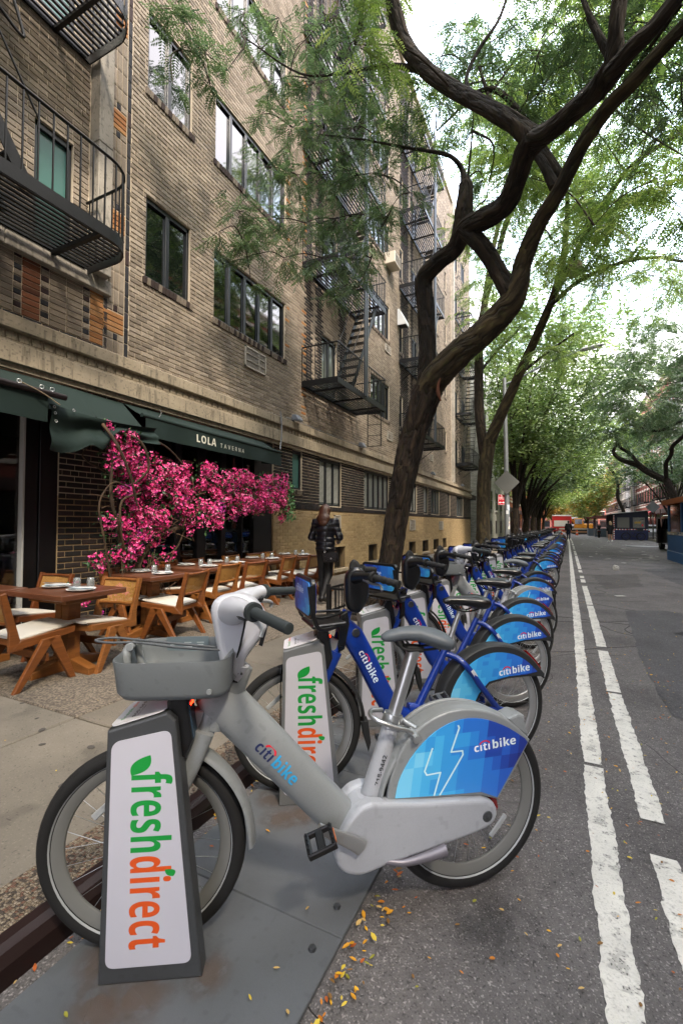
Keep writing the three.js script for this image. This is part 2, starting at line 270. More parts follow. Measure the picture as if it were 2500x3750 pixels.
M.black = std(0x111214, 0.5); M.blackIron = std(0x0e0f11, 0.45, { metalness: 0.2, ...bump(T.grain, 0.0006) });
M.steel = std(0xb9bcbe, 0.32, { metalness: 0.9 }); M.darkSteel = std(0x5c5f63, 0.4, { metalness: 0.8 });

{
  const g = new THREE.PlaneGeometry(900, 900, 1, 1).rotateX(-Math.PI / 2).translate(0, -0.05, 0);
  struct('ground', g, M.asphaltRepair);
  struct('road', span(-1.62, 7.1, -0.04, 0, -74, 8), M.asphalt);
  struct('cross_street', span(-60, 60, -0.045, -0.006, -90, -74), M.asphalt);
}
// a patch of road repair with a wandering edge
function blob(pts, y, seed, rough = 0.04, step = 0.12) {
  const r = rng(seed), out = [];
  for (let i = 0; i < pts.length; i++) { const a = pts[i], b = pts[(i + 1) % pts.length], n = Math.max(1, Math.ceil(Math.hypot(b[0] - a[0], b[1] - a[1]) / step)); for (let k = 0; k < n; k++) { const t = k / n; out.push([lerp(a[0], b[0], t) + (r() - 0.5) * rough, lerp(a[1], b[1], t) + (r() - 0.5) * rough]); } }
  const g = new THREE.ShapeGeometry(new THREE.Shape(out.map(p => new THREE.Vector2(p[0], -p[1])))); return g.rotateX(-Math.PI / 2).translate(0, y, 0);
}
struct('road_patch', blob([[0.72, -5.6], [0.7, -4.1], [1.6, -3.2], [3, -3.4], [3.2, -7.5], [1.5, -9], [0.9, -8.7]], 0.004, 3, 0.03), M.asphaltDark);
struct('road_patch', blob([[0.72, -14.4], [1.9, -15.4], [1.6, -12.2], [0.8, -11.4]], 0.004, 5, 0.1), M.asphaltRepair);
struct('road_patch', blob([[2.2, -17], [4, -18.5], [4, -14], [2.5, -12.6]], 0.004, 8, 0.1), M.asphaltDark);
struct('road_patch', blob([[0.6, -26], [3.5, -27], [3.4, -21], [0.7, -20.5]], 0.004, 9, 0.15), M.asphaltRepair);
// worn painted line: slabs of thick paint with chipped edges and missing pieces
function wornLine(x0, x1, zs, seed, drift) {
  const r = rng(seed), gs = [];
  for (const [za, zb, wear] of zs) {
    let z = za; let run = []; const flush = () => { if (run.length > 2) { const a = run.map(p => [p[0], p[2]]), b = run.map(p => [p[1], p[2]]).reverse(); gs.push(new THREE.ShapeGeometry(new THREE.Shape([...a, ...b].map(p => new THREE.Vector2(p[0], -p[1])))).rotateX(-Math.PI / 2).translate(0, 0.005, 0)); } run = []; };
    const st = () => clamp(Math.abs(z) * 0.008, 0.02, 0.12); let gap = 0;
    while (z > zb) {
      const d = drift(z), n1 = fbm(z * 9, seed, 1e6, 3, 2) - 0.5, n2 = fbm(z * 9, seed + 9, 1e6, 3, 4) - 0.5;
      if (gap > 0) { gap -= st(); if (gap <= 0) run = []; } else { run.push([x0 + d + n1 * 0.016 + (r() - 0.5) * 0.008, x1 + d + n2 * 0.016 + (r() - 0.5) * 0.008, z]); if (r() < wear) { flush(); gap = 0.03 + r() * 0.1 * (1 + Math.abs(z) * 0.08); } }
      z -= st();
    }
    flush();
  }
  return gs;
}
const drift = z => (z < -4 ? Math.min(0.32, (-z - 4) * 0.0085) : 0);
struct('lane_line', wornLine(0.1, 0.2, [[1, -3.05, 0], [-3.065, -62, 0.004]], 11, drift), M.linePaint);
struct('lane_line', wornLine(0.325, 0.425, [[1, -2.36, 0], [-2.6, -4.42, 0.002], [-4.44, -9, 0.012], [-9.05, -62, 0.05]], 23, drift), M.linePaint);
{ // ghosts of earlier markings farther along the road
  const r = rng(77), gs = [];
  for (let i = 0; i < 46; i++) { const x = 1 + r() * 2.8, z = -19 - r() * 26, w = 0.15 + r() * 1.1, l = 0.1 + r() * 0.25, turn = r() < 0.75; const [a, b] = turn ? [w, l] : [l * 0.7, w * 1.4]; gs.push(blob([[x, z], [x + a, z - 0.1 * r()], [x + a, z - b], [x, z - b]], 0.006, 100 + i, 0.14, 0.1)); }
  struct('old_road_marking', gs, M.oldPaint);
}
{ // cracks and a tar seam in the asphalt
  const r = rng(15), gs = []; const crack = (x, z, a, n, w) => { const P = [[x, 0.0015, z]]; for (let i = 0; i < n; i++) { a += (r() - 0.5) * 0.9; x += Math.cos(a) * 0.12; z += Math.sin(a) * 0.12; P.push([x, 0.0015, z]); } gs.push(tube(P, w, { sides: 4, curve: false }).scale(1, 0.4, 1)); };
  for (let i = 0; i < 26; i++) crack(-0.4 + r() * 4, -0.8 - Math.pow(r(), 1.3) * 16, r() * 6.3, 8 + Math.floor(r() * 16), 0.002 + r() * 0.003); for (let i = 0; i < 5; i++) crack(0.8 + r() * 2.4, -3 - r() * 4, -1.5 + r() * 0.2, 60, 0.006);
  { const os = []; for (let i = 0; i < 16; i++) { const s = 0.1 + r() * 0.4, g = new THREE.PlaneGeometry(s, s * (0.8 + r())).rotateX(-Math.PI / 2).rotateY(r() * 6).translate(-0.3 + r() * 3.4, 0.0025 + i * 1e-4, -1.2 - Math.pow(r(), 1.3) * 14); g.userData.uv = true; os.push(g); } struct('oil_stain', os, M.oil); }
  struct('road_crack', gs, std(0x1c1b1a, 0.9));
}
// kerb with a steel face
{
  const prof = [[-1.62, 0], [-1.615, 0.11], [-1.6, 0.14], [-1.575, 0.15], [-1.55, 0.15]].map(p => p), k = struct('kerb', span(-1.9, -1.62, -0.04, 0.08, -74, 8), M.concrete2);
  for (let i = 0; i < 13; i++) { const z1 = 4 - i * 3.05, z0 = z1 - 3.04; const sh = new THREE.Shape([[-1.6, -0.04], [-1.505, -0.04], [-1.515, 0.06], [-1.535, 0.09], [-1.56, 0.103], [-1.6, 0.103]].map(p => new THREE.Vector2(...p))); const g = new THREE.ExtrudeGeometry(sh, { depth: z1 - z0, bevelEnabled: false }).translate(0, 0, z0); obj('kerb_piece', g, M.kerbSteel, k); }
  obj('kerb_face', span(-1.62, -1.52, -0.04, 0.1, -74, -35.7), M.concrete2, k);
}
// sidewalk with slabs
{
  const s = struct('sidewalk', span(-5.6, -1.6, -0.04, 0.05, -74, 8), M.soil), r = rng(5);
  const PIT = (x0, x1, z0, z1) => x1 > -2.95 && [[-8.2, -5.6], [-18.9, -16.6], [-29, -26.8]].some(p => z1 > p[0] + 0.01 && z0 < p[1] - 0.01);
  obj('aggregate_strip', [[8, -5.6], [-8.2, -16.6], [-18.9, -26.8], [-29, -74]].map(([a, b]) => span(-1.805, -1.6, 0, 0.1, b, a)), M.aggregate, s);
  const rows = []; for (let z = 7; z > -40;) { const cut = [-5.6, -8.2, -16.6, -18.9, -26.8, -29].find(c => c < z - 0.2 && c > z - 1.55); let z0 = cut ?? Math.round((z - 1.5) * 100) / 100; if (z > -2 && z0 < -2) z0 = -2; rows.push([z, z0]); z = z0; }
  for (const [z1, z0] of rows) for (const [x0, x1] of [[-5.19, -4.06], [-4.06, -2.95], [-2.95, -1.805]]) {
    if (PIT(x0, x1, z0, z1)) continue;
    const near = x1 > -2.9 || z0 > -2.01 || z1 < -9; const m = near ? (r() < 0.5 ? M.concrete : M.concrete2) : M.pebbly;
    const dy = r() * 0.004; obj('slab', box(x1 - x0 - 0.012, 0.12, z1 - z0 - 0.012, [(x0 + x1) / 2, 0.028 + dy, (z0 + z1) / 2], [0, 0, 0], 0.008), m, s);
  }
  obj('far_paving', span(-5.19, -1.805, 0.02, 0.088, -74, rows.at(-1)[1] - 0.01), M.concrete, s);
  const dirt = []; for (const [a, b] of [[-8.2, -5.6], [-18.9, -16.6], [-29, -26.8]]) { const g = new THREE.PlaneGeometry(1.32, b - a, 12, 20).rotateX(-Math.PI / 2).translate(-2.28, 0.08, (a + b) / 2); const p = g.attributes.position; for (let i = 0; i < p.count; i++) p.setY(i, 0.065 + 0.06 * fbm(p.getX(i) * 4, p.getZ(i) * 4, 1e6, 3, 2)); g.computeVertexNormals(); dirt.push(g); }
  obj('tree_pit_soil', dirt, M.soil, s);
  // dark gum spots trodden into the concrete
  const gs = []; for (let i = 0; i < 34; i++) { const x = -1.95 - r() * 2.8, z = -0.3 - r() * 1.7, a = 0.012 + r() * 0.014; gs.push(new THREE.CylinderGeometry(a, a * 1.1, 0.003, 7).scale(1, 1, 0.7).rotateY(r() * 6).translate(x, 0.0935, z)); }
  const gum = obj('gum_spot', gs, std(0x47433f, 0.9), s); gum.userData.kind = 'stuff';
  const r2 = struct('far_sidewalk', [span(7.1, 11.2, -0.04, 0.14, -74, 8)], M.concrete2); obj('kerb_face', span(7.0, 7.1, -0.04, 0.15, -74, 8), M.concrete, r2);
}
{ // steel base plates of the dock row
  const p = thing('base_plate', 'long grey steel base plate bolted to the asphalt beneath the bicycle docks', 'base plate', [0, 0, 0]);
  for (let i = -1; i < 38; i++) {
    const zc = -1.067 - 0.93 * i, z1 = zc + 0.6, z0 = zc - 0.328, ch = 0.1;
    const sh = [[-0.67, -z1], [-0.67, -z0], [-1.34, -z0], [-1.44, -z0 - 0.12], [-1.44, -z1 + 0.03], [-1.41, -z1]];
    obj('plate', plate(sh, 0, 0.018, { bevel: 0.003, bseg: 1 }).rotateX(-Math.PI / 2), M.plateGrey, p);
    if (i >= 0 && i < 5) { const gs = []; for (const [dx, dz, s] of [[-0.14, 0.1, 0.22], [0.06, 0.12, 0.26], [0.2, -0.02, 0.2], [-0.02, 0.2, 0.24]]) { const g = new THREE.PlaneGeometry(s, s * 0.8).rotateX(-Math.PI / 2).rotateY(i + dx * 9).translate(-1.18 + dx, 0.0195 + Math.abs(dx) * 0.004, zc - 0.02 + dz); g.userData.uv = true; gs.push(g); } obj('rust_stain', gs, M.rust, p); }
    if (i < 8) for (const [x, z] of [[-0.74, zc + 0.5], [-0.74, zc - 0.25]]) obj('bolt', new THREE.CylinderGeometry(0.012, 0.014, 0.01, 6).translate(x, 0.022, z), M.darkSteel, p);
  }
}
{ // fallen leaves
  const r = rng(99), g0 = new THREE.BufferGeometry(), w = 0.42; const P = []; const pts = [[-1, 0, 0], [-0.4, 0.1, w], [0.35, 0.12, w * 0.9], [1, 0.05, 0], [0.35, 0.12, -w * 0.9], [-0.4, 0.1, -w]], mid = [[-0.4, 0, 0], [0.35, 0, 0]];
  for (const t of [[pts[0], pts[1], mid[0]], [pts[1], pts[2], mid[1]], [pts[1], mid[1], mid[0]], [pts[2], pts[3], mid[1]], [pts[3], pts[4], mid[1]], [pts[4], pts[5], mid[0]], [pts[4], mid[0], mid[1]], [pts[5], pts[0], mid[0]]]) for (const q of t) P.push(...q);
  g0.setAttribute('position', new THREE.Float32BufferAttribute(P, 3)); g0.computeVertexNormals(); boxUV(g0);
  const cols = [0xc98f1c, 0xd9a521, 0xb9721a, 0xc9b03a, 0x8d8a2c, 0xa9561c, 0x7d5a2a, 0xc0a060].map(c => new THREE.Color(c)), L = [];
  const put = (x, z, y, s = 1) => { const a = (0.0075 + r() * 0.008) * s; L.push([mat4([x, y + a * 0.1, z], [(r() - 0.5) * 0.5, r() * 6.3, (r() - 0.5) * 0.5], [a, a, a * (0.7 + r() * 0.5)]), cols[Math.floor(r() * cols.length)]]); };
  for (let i = 0; i < 1100; i++) { const z = 0.6 - Math.pow(r(), 1.4) * 16, dens = smooth(0.35, 0.6, fbm(z * 2.2, 3, 1e6, 3, 5)); if (r() < 0.25 + dens) put(-0.645 + Math.abs(r() + r() - 1) * 0.12, z, 0.006 + r() * 0.02, 1.05); }
  for (let i = 0; i < 420; i++) { const z = 0.6 - Math.pow(r(), 1.3) * 14; put(-1.5 + r() * r() * 0.12, z, 0.008, 0.95); }
  for (let i = 0; i < 2600; i++) { const z = 0.4 - Math.pow(r(), 1.6) * 34; put(-0.62 + r() * (z < -6 ? 6 : 2.2), z, 0.008, 0.62 + r() * 0.3); }
  for (let i = 0; i < 60; i++) put(-1.4 + r() * 0.7, 0.3 - r() * 9, 0.026, 0.9);
  for (let i = 0; i < 160; i++) put(-1.9 - r() * 3, 0.3 - r() * 12, 0.1, 0.6);
  for (let i = 0; i < 500; i++) { const z = -18 - r() * 30; put(2.6 + r() * 4.4, z, 0.008, 1.1); }
  const im = new THREE.InstancedMesh(g0, std(0xffffff, 0.7, { side: THREE.DoubleSide }), L.length); L.forEach((l, i) => { im.setMatrixAt(i, l[0]); im.setColorAt(i, l[1]); });
  im.name = 'fallen_leaves'; im.userData.kind = 'stuff'; im.userData.label = 'yellow and brown leaflets scattered over asphalt, plates and gutter'; im.userData.category = 'leaves'; scene.add(im);
}
// ---------- the long brick apartment house ----------
const FX = -5.2;
M.mortarTan = std(0xbdb09b, 0.95, { ...bump(T.grain, 0.001) }); M.mortarCream = std(0xa08a68, 0.95);
M.brickRest = std(0xffffff, 0.88, { map: T.brick, ...bump(T.brick, 0.002) });
M.stoneTrim = std(0xb7ab97, 0.85, { map: T.stone, ...bump(T.grain, 0.002) }); M.stoneGrey = std(0xaaa59c, 0.8, { map: T.stone, ...bump(T.grain, 0.001) });
M.frame = std(0x191c1f, 0.4); M.frameGrey = std(0x3c4146, 0.35);
M.glassDark = phys(0x0b100f, 0.035, { ior: 2.1, clearcoat: 0 }); M.glassTeal = phys(0x466f69, 0.25, { ior: 1.5 }); M.glassCurtain = phys(0x565c5a, 0.06, { ior: 1.7 });
M.glassWarm = phys(0x141310, 0.05, { ior: 1.6 }); M.blind = std(0x8b8d88, 0.6);
const lin = (r, g, b) => new THREE.Color(r, g, b);
const brickG = (() => { // unit piece: depth 1 (x from -1 to 0), height 1, length 1, chamfered face
  const c = [0.1, 0.034], y = 0.5, z = 0.5, P = [], q = (a, b, d, e) => P.push(...a, ...b, ...d, ...a, ...d, ...e), f = (yy, zz) => [0, yy * (y - c[0]), zz * (z - c[1])], s = (yy, zz) => [-0.18, yy * y, zz * z], k = (yy, zz) => [-1, yy * y, zz * z];
  q(f(-1, 1), f(-1, -1), f(1, -1), f(1, 1));
  for (const [a, b] of [[[1, 1], [1, -1]], [[1, -1], [-1, -1]], [[-1, -1], [-1, 1]], [[-1, 1], [1, 1]]]) { q(f(...a), f(...b), s(...b), s(...a)); q(s(...a), s(...b), k(...b), k(...a)); }
  const g = flat(P); return boxUV(g);
})();
const TAN = ['#9c8f7d', '#938675', '#a59887', '#988b7a', '#8a7e6f', '#ac9f8e', '#8f8373'].map(c => new THREE.Color(c)), DARK = ['#2a221f', '#221d1c', '#342926', '#1d1a1a', '#3b2d28'].map(c => new THREE.Color(c)),
  CREAM = ['#bca479', '#b9a076', '#c0a87d', '#b59c72', '#bea67b'].map(c => new THREE.Color(c)), ORANGE = ['#b9824c', '#ad7440', '#c08c57'].map(c => new THREE.Color(c)), RUST = ['#7b4a2d', '#8a5332', '#70432c'].map(c => new THREE.Color(c)), NAVY = ['#22242a', '#2a2a31', '#1d1e24', '#35211f'].map(c => new THREE.Color(c));
const PAL = [...TAN, ...DARK, ...CREAM, ...ORANGE, ...RUST, ...NAVY], PI = new Map(); PAL.forEach((c, i) => PI.set(c, i));
const brickMats = PAL.map(c => std(c, 0.88, { map: T.brick, ...bump(T.brick, 0.002) })); brickMats.rest = M.brickRest;

const house = thing('apartment_house', 'long tan and dark brick apartment house with a restaurant at its foot', 'building', [0, 0, 0]);
const holes = []; // {z0,z1,y0,y1}
const hole = (z0, z1, y0, y1, kind = 'win', n = 2, o = {}) => { const h = { z0, z1, y0, y1, kind, n, ...o }; holes.push(h); return h; };
const LV = [4.84, 7.53, 10.22, 12.9, 15.58];
for (const [i, y] of LV.entries()) {
  const h = 1.17;
  hole(-5.25, -4.41, y, y + h, 'win', 2, { look: i === 1 ? 'sky' : 'dark' });
  hole(-7.95, -5.79, y, y + h, 'win', 5);
  hole(-10.36, -9.57, y - 0.3, y + h, 'door', 2, { look: i ? 'dark' : 'curtain' });
  hole(-14.32, -12.7, y, y + h, 'win', 4);
  hole(-3.36, -2.92, y - 0.3, y + 1.07, 'door', 1, { look: 'teal' });
  if (i < 4) hole(-1.9, -1.1, y, y + h, 'win', 2);
  hole(-15.75, -15.4, y + 0.05, y + h, 'win', 1); hole(-17.6, -16.9, y - 0.3, y + h, 'door', 2); hole(-20.95, -20.5, y + 0.1, y + h, 'win', 1); hole(-22.66, -22.28, y + 0.2, y + h, 'win', 1);
  hole(-25.5, -24.7, y - 0.25, y + h, 'door', 2); hole(-27.6, -26.4, y, y + h, 'win', 3);
}
// ground floor
hole(-7.58, -4.02, 0.12, 3.0, 'open'); hole(-3.26, 2.0, 0.12, 3.0, 'open');
hole(-8.68, -8.28, 2.14, 3.0, 'win', 1, { look: 'teal' }); hole(-10.68, -9.48, 1.84, 3.0, 'win', 3, { look: 'blind' }); hole(-14.3, -12.2, 1.84, 3.0, 'win', 5, { look: 'blind' });
for (const [a, b, n] of [[-17.54, -16.4, 3], [-19.2, -18.5, 1], [-21.2, -19.7, 3], [-23.5, -23.0, 1], [-26.9, -25.1, 3]]) hole(a, b, 1.84, 3.0, 'win', n, { look: 'blind' });
hole(-10.95, -10.3, 0.25, 0.82, 'grate'); hole(-13.29, -12.55, 0.28, 0.78, 'grate');
for (const [a, b] of [[-17.4, -16.5], [-19.29, -18.36], [-21.09, -20.13], [-22.7, -21.91]]) hole(a, b, 0.24, 0.72, 'grate');

const Z0 = -29.2, Z1 = 2, TOP = 18.5;
{ // mortar backing cut round the openings
  const zs = [...new Set([Z0, Z1, ...holes.flatMap(h => [h.z0, h.z1])])].filter(z => z >= Z0 && z <= Z1).sort((a, b) => a - b), back = [[], [], []];
  for (let i = 0; i < zs.length - 1; i++) {
    const a = zs[i], b = zs[i + 1], mid = (a + b) / 2, cut = holes.filter(h => h.z0 < mid && h.z1 > mid).sort((p, q) => p.y0 - q.y0); let y = 0.05;
    const put = (lo, hi) => { for (const [k, r0, r1] of [[0, 0, 1.71], [1, 1.71, 3.1], [2, 3.1, 30]]) { const l = Math.max(lo, r0), h = Math.min(hi, r1); if (h > l + 1e-4) back[k].push(span(FX - 0.32, FX - 0.009, l, h, a, b)); } };
    for (const c of cut) { if (c.y0 > y) put(y, c.y0); y = Math.max(y, c.y1); } put(y, TOP);
  }
  obj('wall', back[2], M.mortarTan, house); obj('dark_brick_wall', back[1], M.mortarTan, house); obj('base_wall', back[0], M.mortarCream, house);
  obj('parapet', [span(FX - 0.4, FX + 0.08, TOP, TOP + 0.16, Z0, Z1, 0.02)], M.stoneTrim, house);
  obj('roof', [span(-18, FX - 0.32, TOP - 0.4, TOP - 0.1, Z0, Z1)], M.black, house); obj('rear_wall', [span(-18, -17.7, 0, TOP, Z0, Z1), span(-18, FX - 0.33, 0, TOP - 0.1, Z0, Z0 + 0.3), span(-18, FX - 0.33, 0, TOP - 0.1, Z1 - 0.3, Z1), span(-17.7, FX - 0.33, 0, 0.2, Z0 + 0.3, Z1 - 0.3)], M.mortarTan, house);
}
{ // bricks, course by course
  const r = rng(42), list = [], CH = 0.0677, BL = 0.203;
  const decorated = (z, y) => z > -4.06 && z < -1.5 && y > 3.56 && y < 4.27;
  const tanOr = (z, y, row) => {
    if (y < 1.71) return z > -7.58 ? DARK : CREAM; if (y < 3.06) return DARK;
    const band = (a, b) => z > a && z < b;
    if ((band(-9.05, -8.75) || band(-9.6, -9.25)) && y > 4.6) return DARK; if (band(-10.95, -10.5) && y > 4.6) return DARK;
    if (band(-17.0, -15.5) && y > 4.2 && !(band(-16.7, -16.4))) return DARK;
    if (band(-8.75, -8.68) || band(-8.1, -8.03)) return r() < 0.5 ? ORANGE : TAN;
    if (y > 4.2 && band(-26.3, -24.1)) return r() < 0.3 ? DARK : TAN;
    if (y > 4.7 && y < 5.05 && band(-3.52, -3.37)) return r() < 0.5 ? NAVY : TAN;
    return TAN;
  };
  for (let row = 0; row < 271; row++) {
    const y = 0.12 + row * CH, yc = y + CH / 2; if (yc > TOP - 0.02) break; if (yc > 3.02 && yc < 3.6) continue; if (yc > 1.7 && yc < 1.83 && false) continue;
    const header = row % 6 === 3 && yc < 3.1 && (yc > 1.8 || y > 0 && false) || (row % 7 === 2 && yc > 3.5), L = header ? BL / 2 : BL, off = row % 2 ? L / 2 : 0;
    let iv = [[Z0 + 0.005, Z1]]; if (yc > 1.7 && yc < 1.83) iv = [[-4.02, -3.26]];
    const cuts = holes.filter(h => h.y0 < y + CH * 0.6 && h.y1 > y + CH * 0.4).map(h => [h.z0, h.z1]);
    if (yc > 3.56) cuts.push([-3.93, -3.56]); // stone pilaster
    if (yc > 3.56) cuts.push([-4.15, -3.7]); // patterned strip
    if (yc > 3.56) cuts.push([-24.1, -23.75]);
    if (yc > 3.56 && yc < 4.47) cuts.push([-3.85, 2]);
    for (const h of holes) if (h.kind === 'win' && yc < h.y0 && yc > h.y0 - 0.11 && h.y0 > 2) cuts.push([h.z0 - 0.05, h.z1 + 0.05]);
    for (const [a, b] of cuts) iv = iv.flatMap(([p, q]) => b <= p || a >= q ? [[p, q]] : [[p, a], [b, q]].filter(s => s[1] - s[0] > 0.012));
    for (const [p, q] of iv) {
      for (let k = Math.floor((p - off) / L); k * L + off < q; k++) {
        const a = Math.max(p, k * L + off) + 0.0045, b = Math.min(q, (k + 1) * L + off) - 0.0045; if (b - a < 0.014) continue;
        const zc = (a + b) / 2, dist = Math.hypot(FX, yc - 1.4, zc); if (zc > 0.3) continue;
        const pal = tanOr(zc, yc, row), tone = fbm(zc * 0.7, yc * 0.9, 1e6, 3, 4), ci = clamp(Math.floor((tone * 0.5 + r() * 0.62 - 0.06) * pal.length), 0, pal.length - 1), c = pal[ci], painted = pal === CREAM;
        list.push({ g: brickG, m: mat4([FX + (r() - 0.5) * 0.003, yc, zc], [0, 0, (r() - 0.5) * 0.01], [0.03, CH - (painted ? 0.006 : 0.0125), b - a]), k: PI.get(c), s: (b - a) * 5.2 / (dist * dist * dist), c: c.clone().multiplyScalar(0.88 + 0.24 * r()) });
      }
    }
  }
  // soldier band between cream base and dark brick
  for (let z = Z1; z > Z0; z -= 0.0677) { if (z > -7.58) continue; const zc = z - 0.034; const c = DARK[Math.floor(r() * 5)]; list.push({ g: brickG, m: mat4([FX + 0.012, 1.765, zc], [0, 0, 0], [0.04, 0.105, 0.0575]), k: PI.get(c), s: 0.02 / Math.pow(Math.hypot(FX, zc), 3), c }); }
  pieces(house, 'brick', list, brickMats);
}
// stone ledge over the ground floor: fascia, tooth row, cap
{
  const ledge = obj('ledge', [0, 1, 2, 3, 4, 5, 6, 7, 8, 9].map(i => { const z1 = Z1 - i * 3.14, z0 = Math.max(Z0, z1 - 3.135); return [span(FX - 0.01, FX + 0.1, 3.06, 3.27, z0, z1, 0.006), span(FX - 0.01, FX + 0.075, 3.27, 3.3, z0, z1), span(FX - 0.012, FX + 0.045, 3.3, 3.4, z0, z1), span(FX - 0.01, FX + 0.115, 3.4, 3.56, z0, z1, 0.012)]; }), M.stoneTrim, house);
  const tooth = done(box(0.02, 0.085, 0.112, [0, 0, 0], [0, 0, 0], 0.006)); for (let z = 0.5; z > -20; z -= 0.128) { const t = new THREE.Mesh(tooth, M.stoneTrim); t.name = 'dentil'; t.castShadow = t.receiveShadow = true; t.position.set(FX + 0.054, 3.349, z); ledge.add(t); }
  obj('soffit', span(FX - 0.3, FX + 0.06, 3.0, 3.058, Z0, Z1), M.stoneTrim, house);
  const band = obj('lintel', [span(FX - 0.01, FX + 0.06, 4.28, 4.46, -3.85, -2.62, 0.008), span(FX - 0.01, FX + 0.06, 4.28, 4.46, -2.615, -1.4, 0.008), span(FX - 0.01, FX + 0.06, 4.28, 4.46, -1.395, 1, 0.008)], M.stoneGrey, house);
  const pil = []; for (let y = 3.56, k = 0; y < TOP; k++) { const h = k ? 1.62 : 0.9; const y1 = Math.min(TOP, y + h); pil.push(span(FX - 0.02, FX + 0.16, y === 3.56 ? 4.47 : y, y1 - 0.004, -3.765, -3.57, 0.008)); y = y1; }
  obj('pilaster', pil, M.stoneGrey, house); obj('pilaster', span(FX - 0.02, FX + 0.14, 3.57, TOP, -24.06, -23.8, 0.01), M.stoneGrey, house);
}
{ // patterned strip beside the pilaster and panel under the lintel: coloured bricks in a grid
  const r = rng(8), list = [], add = (z0, z1, y0, y1, pal, x = 0) => { const c = pal[Math.floor(r() * pal.length)], zc = (z0 + z1) / 2, yc = (y0 + y1) / 2; list.push({ g: brickG, m: mat4([FX + x, yc, zc], [0, 0, 0], [0.03, y1 - y0 - 0.009, Math.abs(z1 - z0) - 0.009]), k: PI.get(c), s: (y1 - y0) * Math.abs(z1 - z0) / Math.pow(Math.hypot(FX, yc, zc), 3), c }); };
  for (let y = 3.57; y < TOP - 0.3; y += 0.21) add(-4.15, -4.085, y, y + 0.21, NAVY);
  const uprights = (y, n) => { for (let k = 0; k < 4; k++) add(-4.08 + k * 0.0775, -4.0025 + k * 0.0775, y, y + n, TAN); };
  for (let y = 3.57, i = 0; y < TOP - 0.5; i++) {
    uprights(y, 0.2); y += 0.2; for (const yy of [y, y + 0.375]) { add(-4.08, -3.99, yy, yy + 0.09, TAN); add(-3.99, -3.92, yy, yy + 0.09, NAVY); add(-3.92, -3.77, yy, yy + 0.09, TAN); }
    for (let k = 0; k < 4; k++) add(-4.08, -3.77, y + 0.095 + k * 0.0677, y + 0.095 + (k + 1) * 0.0677, ORANGE); y += 0.465; uprights(y, 0.2); y += 0.2; uprights(y, 0.24); y += 0.24; uprights(y, 0.24); y += 0.24;
  }
  const cols = [[-3.84, -3.785, 'n'], [-3.785, -3.6, 'o'], [-3.6, -3.51, 'm'], [-3.51, -3.31, 't'], [-3.31, -3.11, 't'], [-3.11, -3.015, 'm'], [-3.015, -2.82, 'r'], [-2.82, -2.735, 'k'], [-2.735, -2.55, 't'], [-2.55, -2.36, 't'], [-2.36, -2.27, 'm'], [-2.27, -2.08, 'r'], [-2.08, -1.9, 't'], [-1.9, -1.7, 't'], [-1.7, -1.5, 'r'], [-1.5, -1.3, 't']];
  for (const [a, b, k] of cols) { let i = 0; if (k === 'n') { for (let y = 3.6; y < 4.27; y += 0.168) add(a, b, y, y + 0.168, NAVY); continue; } for (let y = 3.63; y < 4.27; y += 0.0677, i++) add(a, b, y, Math.min(4.275, y + 0.0677), k === 'o' ? ORANGE : k === 't' ? TAN : k === 'r' ? RUST : i % 2 ? NAVY : TAN); }
  for (let z = -3.84; z < -1.2; z += 0.2) add(z, z + 0.2, 3.565, 3.63, NAVY);
  pieces(house, 'patterned_brick', list, brickMats, 300);
}
